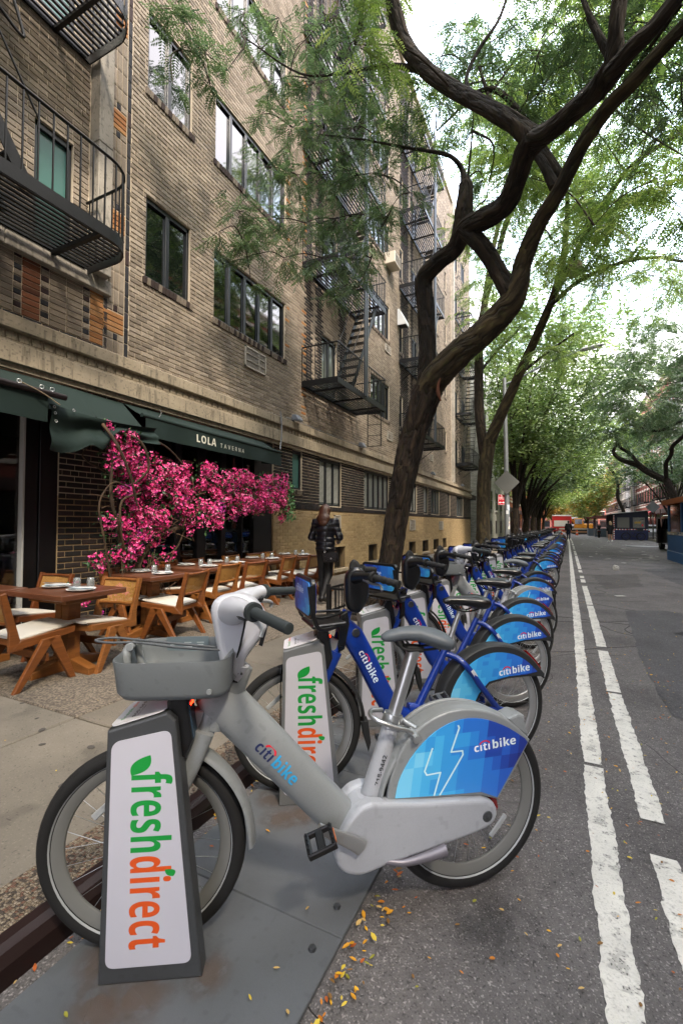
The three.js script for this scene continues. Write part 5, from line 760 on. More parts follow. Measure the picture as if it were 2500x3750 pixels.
  S('steering_head', [plate(hp, -0.052, 0.052, { bevel: 0.034, bseg: 5 }), loftXY([[0.305, 0.925, 0.036, 0.04], [0.285, 0.878, 0.034, 0.037]]), ...[1, -1].map(s => tube([[0.28, 1.105, s * 0.02], [0.3, 1.118, s * 0.075], [0.33, 1.132, s * 0.14], [0.362, 1.137, s * 0.195]], [0.05, 0.046, 0.038, 0.027, 0.025], { sides: 18, seg: 14 }))], M.bikeHead);
  { const scr = []; for (const [x, y] of [[0.292, 0.905], [0.305, 0.902], [0.318, 0.9]]) scr.push(AZ(new THREE.CylinderGeometry(0.004, 0.004, 0.004, 8)).translate(x, y, 0.041)); S('neck_screw', scr, M.darkSteel); }
  S('neck_ring', [loftXY([[0.286, 0.882, 0.034, 0.0375], [0.283, 0.874, 0.034, 0.0375]])], M.black);
  for (const s of [1, -1]) {
    S('grip', [tube([[0.362, 1.137, s * 0.19], [0.38, 1.134, s * 0.215], [0.475, 1.118, s * 0.345], [0.481, 1.117, s * 0.352]], t => t < 0.02 ? 0.016 : t > 0.985 ? 0.01 : 0.0165, { sides: 16, seg: 24, curve: false }), tube([[0.366, 1.136, s * 0.196], [0.375, 1.1345, s * 0.209]], 0.029, { sides: 18, curve: false })], M.rubber);
    S('brake_lever', [tube([[0.335, 1.118, s * 0.135], [0.36, 1.108, s * 0.165], [0.385, 1.1, s * 0.2], [0.40, 1.085, s * 0.235], [0.395, 1.07, s * 0.24]], [0.013, 0.01, 0.007, 0.006, 0.008], { sides: 8 }), box(0.05, 0.012, 0.025, [0.345, 1.115, s * 0.15], [0, -s * 0.9, 0], 0.003)], M.lever); S('lever_recess', box(0.07, 0.03, 0.05, [0.34, 1.117, s * 0.15], [0, -s * 0.9, 0], 0.012), M.black); S('brake_cable', tube([[0.34, 1.11, s * 0.13], [0.33, 1.06, s * 0.09], [0.31, 0.98, s * 0.055], [0.29, 0.92, s * 0.04]], 0.0035, { sides: 6 }), M.black);
  }
  S('display', [plate([[0.39, 1.07], [0.404, 1.06], [0.385, 0.985], [0.372, 0.99]], -0.03, 0.03, { bevel: 0.004 })], M.blackPlastic);
  // basket
  const rr = (y, ax, az, cx) => { const out = []; for (let i = 0; i < 40; i++) { const t = i / 40 * 2 * Math.PI, c = Math.cos(t), s = Math.sin(t); out.push(V(cx + ax * Math.sign(c) * Math.pow(Math.abs(c), 0.36), y, az * Math.sign(s) * Math.pow(Math.abs(s), 0.36))); } return out.reverse(); };
  S('basket', [loft([rr(0.856, 0.14, 0.125, 0.122), rr(0.859, 0.162, 0.143, 0.12), rr(0.878, 0.174, 0.153, 0.117), rr(0.94, 0.179, 0.157, 0.114), rr(0.976, 0.183, 0.16, 0.112), rr(0.9765, 0.178, 0.155, 0.112), rr(0.94, 0.172, 0.15, 0.114), rr(0.884, 0.165, 0.145, 0.118), rr(0.872, 0.14, 0.125, 0.122)])], std(0x71777a, 0.5, { map: T.scuff }));
  S('basket_bracket', [plate([[0.2, 0.88], [0.24, 0.93], [0.29, 0.99], [0.3, 0.97], [0.27, 0.91], [0.25, 0.87]], 0.03, 0.06, { bevel: 0.006 }), rod(V(0.235, 0.885, 0.1), V(0.235, 0.885, 0.158), 0.008, 10), box(0.12, 0.03, 0.1, [0.24, 0.888, 0], [0, 0, 0.2], 0.006)], M.bikeGrey);
  S('basket_label', [box(0.15, 0.06, 0.002, [0.1, 0.952, -0.147], [0.12, 0, 0])], std(0x68767d, 0.5));
  { const lines = []; for (const [x, w] of [[0.045, 0.02], [0.1, 0.03], [0.145, 0.03]]) for (let k = 0; k < 4; k++) lines.push(box(w * (1 - 0.15 * (k % 3)), 0.0022, 0.001, [x, 0.968 - k * 0.008, -0.1452], [0.12, 0, 0])); S('basket_label_print', lines, std(0xbcc6ca, 0.5)); }
  S('basket_clip', [tube([[-0.055, 0.9, 0.02], [-0.06, 0.96, 0.02], [-0.048, 1.0, 0.0]], 0.016, { sides: 10 }), tube([[-0.02, 0.9, -0.03], [-0.035, 0.96, -0.03], [-0.035, 1.0, -0.01]], 0.013, { sides: 10 }), rod(V(-0.045, 0.992, 0.03), V(-0.045, 0.992, -0.03), 0.012, 10)], M.bikeGrey);
  S('basket_cord', [tube([[0.27, 0.978, 0.04], [0.1, 0.99, 0.03], [-0.03, 1.003, 0.012], [-0.12, 1.006, 0.018], [-0.165, 1.01, 0.0], [-0.12, 1.012, -0.02], [-0.03, 1.006, -0.01], [0.1, 0.995, 0.006], [0.265, 0.98, 0.02]], 0.0042, { sides: 6, seg: 40 })], std(0x4b4f53, 0.7));
  S('docking_lug', [rod(V(0.15, 0.74, 0.03), V(0.15, 0.74, 0.075), 0.022, 14), plate([[0.12, 0.70], [0.17, 0.7], [0.2, 0.78], [0.15, 0.79]], 0.0, 0.045, { bevel: 0.006 })], M.bikeLight);
  S('lug_pin', [rod(V(0.145, 0.742, 0.05), V(0.145, 0.742, 0.082), 0.015, 12)], std(0x8a7a4a, 0.35, { metalness: 0.8 }));
  return b;
}
function blueBike(label, panelTex, cd = 0, d = DEL) {
  const b = thing('docked_bicycle', label, 'bicycle', [0, 0, 0], 0, 'blue docked bicycles');
  steer(wheel('front_wheel', M.rimSteel, b), d); wheel('rear_wheel', M.rimSteel, b, 1.15);
  obj('frame', [loftXY([[0.235, 0.86, 0.05, 0.034], [0.29, 0.8, 0.06, 0.036], [0.37, 0.66, 0.056, 0.036], [0.45, 0.5, 0.054, 0.036], [0.5, 0.41, 0.054, 0.036], [0.56, 0.345, 0.054, 0.038], [0.64, 0.315, 0.05, 0.04]], 2.8, 24), loftXY([[0.265, 0.935, 0.026, 0.028], [0.24, 0.86, 0.03, 0.03], [0.205, 0.745, 0.028, 0.028]])], M.bikeBlue, b);
  obj('frame_logo', tubeDecal([0.325, 0.735], [0.455, 0.49], 0.032, 0.06, 0.0365), decal(T.logoWhite), b);
  obj('frame_hole', AZ(lathe([[0.0, 0.002], [0.014, 0.002], [0.017, 0.004], [0.022, 0.003], [0.023, 0]], 18)).translate(0.3, 0.82, 0.036), M.darkSteel, b);
  obj('seat_tube', [loftXY([[0.63, 0.31, 0.022, 0.022], [0.86, 0.715, 0.02, 0.02]]), loftXY([[0.615, 0.36, 0.05, 0.03], [0.7, 0.36, 0.04, 0.03], [0.78, 0.355, 0.025, 0.028]], 2.6)], M.bikeBlue, b);
  obj('seat_stay', [tube([[0.835, 0.665, 0], [0.9, 0.64, 0.03], [0.94, 0.6, 0.066], [1.02, 0.49, 0.078], [1.13, 0.352, 0.075]], 0.017, { sides: 12 }), tube([[0.835, 0.665, 0], [0.9, 0.64, -0.03], [0.94, 0.6, -0.066], [1.02, 0.49, -0.078], [1.13, 0.352, -0.075]], 0.017, { sides: 12 })], M.bikeBlue, b);
  obj('stay_label', box(0.05, 0.02, 0.002, [0.972, 0.566, 0.0905], [0.0, 0.12, -0.95]), std(0xcfd3d8, 0.4), b);
  obj('chain_case', [loftXY([[0.6, 0.335, 0.03, 0.016, 0.07], [0.7, 0.345, 0.034, 0.017, 0.074], [0.95, 0.345, 0.028, 0.016, 0.078], [1.12, 0.342, 0.026, 0.014, 0.078], [1.17, 0.338, 0.018, 0.012, 0.078]], 2.6), loftXY([[0.62, 0.32, 0.02, 0.012, -0.06], [1.14, 0.335, 0.014, 0.011, -0.075]])], M.bikeBlue, b);
  obj('axle_bolt', AZ(lathe([[0, 0], [0.018, 0], [0.016, 0.014], [0, 0.016]], 14)).translate(1.15, 0.336, 0.09), M.darkSteel, b);
  obj('seat_post', [loftXY([[0.855, 0.7, 0.0145, 0.0145], [0.915, 0.85, 0.0145, 0.0145], [0.93, 0.885, 0.016, 0.0145], [0.965, 0.9, 0.014, 0.02]])], M.rimSteel, b);
  obj('seat_clamp', [loftXY([[0.85, 0.69, 0.026, 0.026], [0.863, 0.72, 0.026, 0.026]]), rod(V(0.87, 0.7, -0.03), V(0.87, 0.7, 0.035), 0.009, 8)], M.darkSteel, b);
  obj('saddle', loftXY([[0.83, 0.957, 0.004, 0.006], [0.836, 0.958, 0.014, 0.02], [0.865, 0.96, 0.022, 0.028], [0.92, 0.958, 0.026, 0.036], [0.97, 0.957, 0.03, 0.058], [1.02, 0.952, 0.038, 0.084], [1.055, 0.946, 0.041, 0.095], [1.083, 0.94, 0.035, 0.088], [1.097, 0.935, 0.02, 0.066], [1.101, 0.932, 0.006, 0.03]], 2.2, 24), M.saddleBlack, b);
  obj('saddle_rail', [tube([[0.87, 0.945, 0.02], [0.92, 0.905, 0.022], [1.0, 0.9, 0.025], [1.07, 0.925, 0.04]], 0.0045), tube([[0.87, 0.945, -0.02], [0.92, 0.905, -0.022], [1.0, 0.9, -0.025], [1.07, 0.925, -0.04]], 0.0045)], M.blackMatte, b);
  obj('rear_fender', [arcBand(1.145, 0.335, 0.355, 3.05, 0.42, 0.05, 0.006, 32, 0.012), plate([...spline([[0.792, 0.36], [0.80, 0.44], [0.85, 0.55], [0.93, 0.63], [1.03, 0.682], [1.14, 0.697], [1.26, 0.676], [1.36, 0.625], [1.47, 0.51]], 24), [1.47, 0.495], [1.36, 0.505], [1.22, 0.505], [1.1, 0.485], [1.04, 0.43], [1.01, 0.375]], 0.038, 0.05, { bevel: 0.004, bseg: 1 }), plate([...spline([[0.792, 0.36], [0.80, 0.44], [0.85, 0.55], [0.93, 0.63], [1.03, 0.682], [1.14, 0.697], [1.26, 0.676], [1.36, 0.625], [1.47, 0.51]], 24), [1.47, 0.495], [1.36, 0.505], [1.22, 0.505], [1.1, 0.485], [1.04, 0.43], [1.01, 0.375]], -0.05, -0.038, { bevel: 0.004, bseg: 1 })], M.fenderBlack, b);
  const pn = [...spline([[0.838, 0.395], [0.858, 0.47], [0.915, 0.56], [0.99, 0.62], [1.08, 0.655], [1.16, 0.66], [1.26, 0.64], [1.345, 0.595], [1.415, 0.53]], 20), [1.34, 0.52], [1.22, 0.52], [1.09, 0.5], [1.025, 0.44], [0.995, 0.39]], pm = phys(0xffffff, 0.3, { map: panelTex, clearcoat: 0.4 });
  obj('fender_panel', plate(pn, 0.0505, 0.053, { fit: true }), pm, b); obj('fender_panel', plate(pn, -0.053, -0.0505, { fit: true }), pm, b);
  obj('tail_light', arcBand(1.145, 0.335, 0.368, 0.92, 0.56, 0.03, 0.006, 8, 0.012), M.red, b);
  obj('crank', [loftXY([[0.63, 0.31, 0.022, 0.008, 0.1], [0.72, 0.475, 0.014, 0.007, 0.106]], 3), AZ(lathe([[0, -0.05], [0.028, -0.045], [0.03, 0.012], [0.02, 0.02], [0, 0.022]], 18)).translate(0.63, 0.31, 0.09), loftXY([[0.63, 0.31, 0.022, 0.008, -0.1], [0.54, 0.15, 0.014, 0.007, -0.106]], 3)], M.rimSteel, b);
  pedal(b, 0.722, 0.478, 0.165, 0.15, M.darkSteel); pedal(b, 0.54, 0.15, -0.165, 0.1, M.darkSteel);
  obj('kickstand', tube([[0.7, 0.3, 0.03], [0.8, 0.24, 0.07], [0.98, 0.25, 0.09]], 0.01, { sides: 8 }), M.blackMatte, b);
  const S = (n, g, m) => steer(obj(n, g, m, b), d);
  S('fork', [loftXY([[0.262, 0.93, 0.02, 0.02], [0.225, 0.8, 0.03, 0.036], [0.185, 0.71, 0.034, 0.06]]), ...[1, -1].map(s => loftXY([[0.2, 0.73, 0.03, 0.016, s * 0.05], [0.14, 0.6, 0.028, 0.016, s * 0.054], [0.06, 0.43, 0.02, 0.013, s * 0.055], [0.0, 0.335, 0.014, 0.011, s * 0.055]], 2.4))], M.bikeBlue);
  S('front_fender', [arcBand(0, 0.335, 0.345, 1.35, -0.1, 0.036, 0.005, 20, 0.01), plate([[0.33, 0.36], [0.37, 0.36], [0.385, 0.25], [0.372, 0.2], [0.35, 0.27]], -0.034, 0.034, { bevel: 0.003 })], M.blackMatte);
  S('handlebar_cowl', [plate(spline([[0.255, 0.955], [0.245, 1.05], [0.25, 1.12], [0.28, 1.16], [0.315, 1.168], [0.345, 1.15], [0.36, 1.11], [0.375, 1.05], [0.36, 0.98], [0.32, 0.925], [0.285, 0.93]], 36, true), -0.045, 0.045, { bevel: 0.026, bseg: 4 }), ...[1, -1].map(s => tube([[0.3, 1.11, s * 0.03], [0.33, 1.125, s * 0.11], [0.37, 1.135, s * 0.2]], [0.034, 0.022, 0.017], { sides: 14, seg: 10 }))], M.blackPlastic);
  S('bell_pad', [plate(spline([[0.27, 1.15], [0.275, 1.185], [0.295, 1.205], [0.32, 1.19], [0.34, 1.15]], 16), -0.022, 0.022, { bevel: 0.012, bseg: 3 })], M.blackMatte);
  for (const s of [1, -1]) { S('grip', [tube([[0.36, 1.134, s * 0.185], [0.46, 1.115, s * 0.325], [0.464, 1.114, s * 0.33]], (t) => 0.0175 + 0.0022 * Math.sin(t * 60), { sides: 14, seg: 30, curve: false }), tube([[0.362, 1.134, s * 0.19], [0.372, 1.132, s * 0.203]], 0.028, { sides: 16, curve: false })], M.blackMatte); S('brake_lever', [tube([[0.33, 1.115, s * 0.13], [0.36, 1.1, s * 0.17], [0.395, 1.095, s * 0.23], [0.4, 1.075, s * 0.25]], [0.011, 0.008, 0.006, 0.007], { sides: 8 })], M.steel); }
  const SC = (n, g, m) => steer(obj(n, g, m, b), d + cd);
  // front carrier: bent tray with a printed front board
  SC('carrier_frame', [...[1, -1].flatMap(s => [tube([[0.23, 0.885, s * 0.05], [0.12, 0.875, s * 0.14], [0.06, 0.885, s * 0.165], [0.035, 0.94, s * 0.165], [0.012, 1.09, s * 0.16]], 0.011, { sides: 8 }), tube([[0.235, 0.93, s * 0.03], [0.1, 0.92, s * 0.09], [0.045, 0.93, s * 0.1]], 0.007, { sides: 6 })]), box(0.18, 0.02, 0.24, [0.13, 0.885, 0], [0, 0, 0.06], 0.006), plate(roundRect(-0.175, 0.175, 0.925, 1.125, 0.035), -0.012, 0.012, { bevel: 0.005 }).rotateY(-Math.PI / 2).translate(0, 0, 0).applyMatrix4(mat4([0, 0, 0], [0, 0, 0])).translate(0.03, 0, 0)], M.blackPlastic);
  SC('carrier_panel', [plate(roundRect(-0.155, 0.155, 0.945, 1.108, 0.025), -0.0015, 0.0015, { fit: true }).rotateY(-Math.PI / 2).translate(0.014, 0, 0)], phys(0xffffff, 0.35, { map: T.bagPanel }));
  SC('carrier_panel', [plate(roundRect(-0.155, 0.155, 0.945, 1.108, 0.025), -0.0015, 0.0015, { fit: true }).rotateY(Math.PI / 2).translate(0.047, 0, 0)], phys(0xffffff, 0.35, { map: T.bagPanel }));
  SC('carrier_clamp', [plate([[0.19, 0.72], [0.235, 0.74], [0.262, 0.87], [0.25, 0.94], [0.21, 0.92], [0.2, 0.82]], 0.02, 0.045, { bevel: 0.006 }), rod(V(0.235, 0.9, 0.03), V(0.235, 0.9, 0.055), 0.01, 8), rod(V(0.21, 0.75, 0.03), V(0.21, 0.75, 0.055), 0.01, 8)], M.blackPlastic);
  S('docking_lug', [plate([[0.13, 0.7], [0.19, 0.7], [0.21, 0.79], [0.17, 0.81], [0.14, 0.77]], 0, 0.05, { bevel: 0.005 })], M.rimSteel);
  return b;
}
// the docks
T.dockSide = canvasTex(320, 1024, (c, w, h) => {
  c.fillStyle = '#c3c3ce'; c.fillRect(0, 0, w, h); c.save(); c.translate(w * 0.27, h * 0.17); c.rotate(Math.PI / 2); c.font = 'bold 178px sans-serif'; const a = c.measureText('fresh').width, t = c.measureText('freshdirect').width, k = h * 0.76 / t; c.scale(k, 1.14); c.fillStyle = '#15963b'; c.fillText('fresh', 0, 0); c.fillStyle = '#dc5518'; c.fillText('direct', a, 0); c.restore();
  c.fillStyle = '#15963b'; c.beginPath(); c.moveTo(w * 0.27, h * 0.185); c.quadraticCurveTo(w * 0.2, h * 0.125, w * 0.49, h * 0.1); c.quadraticCurveTo(w * 0.55, h * 0.17, w * 0.27, h * 0.185); c.fill(); c.beginPath(); c.moveTo(w * 0.68, h * 0.595); c.quadraticCurveTo(w * 0.86, h * 0.59, w * 0.78, h * 0.625); c.quadraticCurveTo(w * 0.68, h * 0.625, w * 0.68, h * 0.595); c.fill();
});
T.dockTop = canvasTex(512, 256, (c, w, h) => { c.fillStyle = '#dcdce2'; c.fillRect(0, 0, w, h); c.save(); c.translate(w * 0.2, h * 0.85); c.rotate(-Math.PI / 2); c.font = 'bold 50px sans-serif'; c.fillStyle = '#15963b'; c.fillText('fresh', 0, 0); const a = c.measureText('fresh').width; c.fillStyle = '#dc5518'; c.fillText('direct', a, 0); c.translate(0, 95); c.font = 'bold 44px sans-serif'; c.fillStyle = '#2e2f33'; c.fillText('$50 OFF', 0, 0); c.font = '24px sans-serif'; c.fillText('USE CODE', 0, 34); c.restore(); });
M.dockBody = std(0x45484b, 0.45, { map: T.scuff }); M.dockBody2 = std(0x7d8083, 0.42, { metalness: 0.35 });
function makeDock(label, mat) {
  const t = thing('bicycle_dock', label, 'dock', [0, 0, 0], 0, 'docks in the row');
  const side = [[-0.09, 0.0], [0.215, 0.0], [0.126, 0.775], [0.1, 0.8], [-0.075, 0.75]];
  obj('body', [plate(side, 0.05, 0.115, { bevel: 0.006, bseg: 2 }), plate([[-0.085, 0.0], [0.1, 0.0], [0.1, 0.35], [0.03, 0.74], [-0.07, 0.74]], -0.115, -0.06, { bevel: 0.006 }), plate([[-0.075, 0.69], [0.129, 0.69], [0.126, 0.775], [0.1, 0.8], [-0.075, 0.75]], -0.115, 0.113, { bevel: 0.008 })], mat, t);
  const sp = new THREE.Shape(); const q = [[-0.068, 0.05], [0.184, 0.05], [0.113, 0.75], [-0.06, 0.717]]; { const r = 0.028; for (let i = 0; i < 4; i++) { const p = q[i], a = q[(i + 3) % 4], b = q[(i + 1) % 4], la = Math.hypot(a[0] - p[0], a[1] - p[1]), lb = Math.hypot(b[0] - p[0], b[1] - p[1]), A = [p[0] + (a[0] - p[0]) * r / la, p[1] + (a[1] - p[1]) * r / la], B = [p[0] + (b[0] - p[0]) * r / lb, p[1] + (b[1] - p[1]) * r / lb]; if (!i) sp.moveTo(...A); else sp.lineTo(...A); sp.quadraticCurveTo(p[0], p[1], B[0], B[1]); } }
  const g = plate(sp, 0.1155, 0.118, { fit: true }); obj('side_panel', g, phys(0xffffff, 0.34, { map: T.dockSide, clearcoat: 0.15 }), t);
  obj('top_panel', plate(roundRect(-0.078, 0.098, -0.1, 0.1, 0.03), -0.0015, 0.0015, { fit: true }).rotateX(-Math.PI / 2).applyMatrix4(mat4([0, 0.776, 0], [0, 0, 0.279])), phys(0xffffff, 0.3, { map: T.dockTop, clearcoat: 0.2 }), t);
  obj('lock_head', [plate([[0.1, 0.66], [0.15, 0.645], [0.172, 0.7], [0.15, 0.84], [0.11, 0.86], [0.09, 0.82]], 0.0, 0.085, { bevel: 0.008 }), plate([[0.08, 0.8], [0.13, 0.84], [0.14, 0.87], [0.1, 0.855]], -0.06, 0.04, { bevel: 0.004 })], M.blackPlastic, t);
  obj('card_reader', [box(0.004, 0.12, 0.055, [0.163, 0.76, 0.05], [0, 0, 0.14], 0.0015)], std(0x2f4557, 0.35), t);
  obj('status_light', [new THREE.SphereGeometry(0.0055, 8, 6).translate(0.157, 0.805, 0.06), new THREE.SphereGeometry(0.0055, 8, 6).translate(0.158, 0.805, 0.04)], std(0xff3a18, 0.3, { emissive: 0xff2a10, emissiveIntensity: 2.5 }), t);
  obj('side_slot', [plate(roundRect(-0.03, 0.03, 0.3, 0.64, 0.03), 0, 0.004).rotateY(-Math.PI / 2).translate(-0.088, 0, 0)], M.black, t);
  return t;
}
function word(n) { const tens = ['', '', 'twentieth', 'thirtieth', 'fortieth'], tn = ['', '', 'twenty', 'thirty', 'forty'], lo = ['', 'first', 'second', 'third', 'fourth', 'fifth', 'sixth', 'seventh', 'eighth', 'ninth', 'tenth', 'eleventh', 'twelfth', 'thirteenth', 'fourteenth', 'fifteenth', 'sixteenth', 'seventeenth', 'eighteenth', 'nineteenth']; return n < 20 ? lo[n] : n % 10 ? tn[Math.floor(n / 10)] + '-' + lo[n % 10] : tens[n / 10]; }
{
  const A = 0.7154, B = A + DEL, Z = [-1.067, -2.03, -2.99, -3.9, -4.83, -5.73, -6.65]; for (let i = 7; i < 38; i++) Z.push(-1.067 - 0.93 * i);
  const grey = new Set([0, 4]), empty = new Set([7, 8, 13, 19, 20, 27]), elec = new Set([6, 11, 16]); let g0, b0, b1, e0, d0, d1, n = 0; const r = rng(4);
  Z.forEach((z, i) => {
    const x = -1.232 + (i > 8 ? Math.min(0.3, (i - 8) * 0.014) : 0), dn = i ? `silver-sided dock with white lettered panel, ${word(i + 1)} along the row from the near end` : 'nearest dock, dark grey with a large white lettered panel';
    const dp = [x, 0.018, z]; const off = V(Math.sin(B), 0, Math.cos(B)).multiplyScalar(-0.012);
    if (!i) { const o = makeDock(dn, M.dockBody); o.position.set(...dp).add(off); o.rotation.y = B; } else if (!d1) { d1 = makeDock(dn, M.dockBody2); d1.position.set(...dp).add(off); d1.rotation.y = B; } else copyOf(d1, dn, [dp[0] + off.x, dp[1], dp[2] + off.z], B);
    if (empty.has(i)) return; n++;
    const a = A + (i ? (r() - 0.5) * 0.05 - 0.01 : 0), p = [x, i ? 0.004 : 0, z + (i ? 0 : 0.005)];
    if (grey.has(i)) { const l = i ? 'grey electric bicycle docked among the blue ones, with a grey basket and saddle' : 'large pale grey electric bicycle with a front basket in the foreground'; if (!g0) { g0 = greyBike(l); g0.position.set(...p); g0.rotation.y = a; } else copyOf(g0, l, p, a); }
    else if (elec.has(i)) { const l = `blue bicycle with a lightning sign on its rear panel, ${word(n)} bicycle from the near end`; if (!e0) { e0 = blueBike(l, T.panelBlue2, 0.6); e0.position.set(...p); e0.rotation.y = a; } else copyOf(e0, l, p, a); }
    else { const l = n === 2 ? 'nearest blue bicycle, directly behind the grey one, its pedal raised' : `blue docked bicycle with black saddle, ${word(n)} bicycle from the near end`; if (!b0) { const b = blueBike(l, T.panelBlue, 0.22); b.position.set(...p); b.rotation.y = a; b0 = b; } else if (!b1) { b1 = blueBike(l, T.panelBlue, 0.6); b1.position.set(...p); b1.rotation.y = a; } else copyOf(b1, l, p, a); }
  });
}
{ // crumpled cup in the gutter
  const t = thing('paper_cup', 'mint green paper cup lying in the gutter beside the kerb', 'cup', [-1.455, 0.05, -1.74]); t.quaternion.setFromUnitVectors(V(0, 1, 0), V(-0.8, 0.12, -0.45).normalize());
  obj('cup_wall', lathe([[0.029, 0], [0.031, 0.002], [0.042, 0.098], [0.044, 0.1], [0.0425, 0.102], [0.0405, 0.098], [0.03, 0.004], [0, 0.004]], 28), std(0x6fbf94, 0.55), t); obj('cup_rim', new THREE.TorusGeometry(0.043, 0.002, 6, 28).rotateX(Math.PI / 2).translate(0, 0.1, 0), std(0xe8ece6, 0.5), t); obj('cup_lining', lathe([[0.0395, 0.097], [0.029, 0.006], [0, 0.006]], 24), std(0xdfe3da, 0.7), t); obj('drink_hole', box(0.016, 0.022, 0.004, [0.036, 0.07, 0.0], [0, Math.PI / 2, 0], 0.001), std(0x4c3a2a, 0.6), t);
}
// ---------- trees ----------
const NEAR = [[-4.30,7.87,-4.24,0.30,7],[-4.30,7.81,-4.02,0.25,5],[-4.30,7.77,-4.56,0.25,5],[-4.30,7.42,-4.14,0.20,4],[-4.30,6.85,-4.01,0.15,2],[-4.30,7.43,-4.66,0.15,3],[-4.30,9.18,-5.38,0.35,8],[-4.30,7.94,-5.01,0.20,3],[-3.95,9.37,-5.80,0.40,8],[-4.28,9.02,-5.80,0.30,5],[-3.58,9.04,-6.00,0.50,11],[-3.12,9.16,-6.00,0.50,10],[-2.70,8.95,-6.20,0.45,9],[-4.07,8.61,-6.00,0.35,8],[-3.54,8.49,-6.20,0.55,14],[-2.99,8.32,-6.20,0.50,13],[-2.59,8.10,-6.30,0.50,11],[-4.30,8.00,-5.85,0.30,5],[-3.88,7.82,-6.10,0.50,14],[-3.37,7.71,-6.20,0.60,17],[-2.84,7.50,-6.20,0.55,16],[-2.45,7.36,-6.30,0.50,11],[-2.00,7.24,-6.20,0.45,9],[-1.50,7.13,-6.00,0.40,8],[-1.81,7.68,-6.20,0.40,7],[-4.24,7.15,-5.90,0.40,9],[-3.79,7.00,-6.10,0.55,15],[-3.29,6.90,-6.20,0.60,16],[-2.76,6.72,-6.20,0.50,14],[-2.38,6.66,-6.30,0.40,8],[-4.30,6.03,-5.24,0.30,7],[-4.30,5.49,-4.87,0.20,4],[-4.30,6.16,-5.65,0.40,9],[-4.05,6.30,-6.00,0.50,12],[-3.62,6.17,-6.10,0.50,12],[-3.13,6.15,-6.20,0.50,13],[-2.62,6.07,-6.20,0.40,9],[-4.30,5.67,-5.78,0.30,6],[-4.30,5.63,-5.45,0.20,4],[-3.96,5.64,-6.00,0.35,6],[-3.30,5.52,-6.10,0.40,9],[-2.90,5.47,-6.20,0.45,10],[-2.54,5.58,-6.20,0.35,6],[-2.76,4.97,-6.20,0.30,6],[-3.05,5.03,-6.20,0.25,4],[-4.30,5.11,-5.62,0.12,2],[-2.34,5.92,-6.20,0.25,3],[-1.97,6.26,-6.30,0.20,2],[-2.20,6.08,-6.20,0.20,3],[-1.56,8.31,-6.50,0.30,5],[-1.31,8.65,-6.50,0.50,10],[-0.88,8.19,-6.50,0.50,10],[-0.54,8.27,-6.50,0.50,11],[-0.71,7.67,-6.50,0.50,9],[-1.13,7.92,-6.50,0.40,7],[-0.24,7.23,-6.00,0.50,10],[0.00,7.50,-6.00,0.50,11],[0.09,6.97,-6.00,0.45,8],[-0.20,6.76,-6.00,0.40,6],[-0.42,6.88,-6.30,0.35,5],[0.26,6.97,-5.50,0.45,9],[0.42,6.54,-5.50,0.30,5],[0.70,6.39,-5.20,0.40,8],[0.95,6.23,-5.20,0.45,9],[0.93,6.17,-5.50,0.40,8],[1.11,5.91,-5.50,0.40,8],[0.88,6.26,-6.00,0.40,7],[1.12,5.96,-6.00,0.50,8],[0.72,6.46,-6.40,0.40,6],[-1.31,7.12,-6.80,0.35,3],[-1.03,6.63,-7.00,0.30,3]];
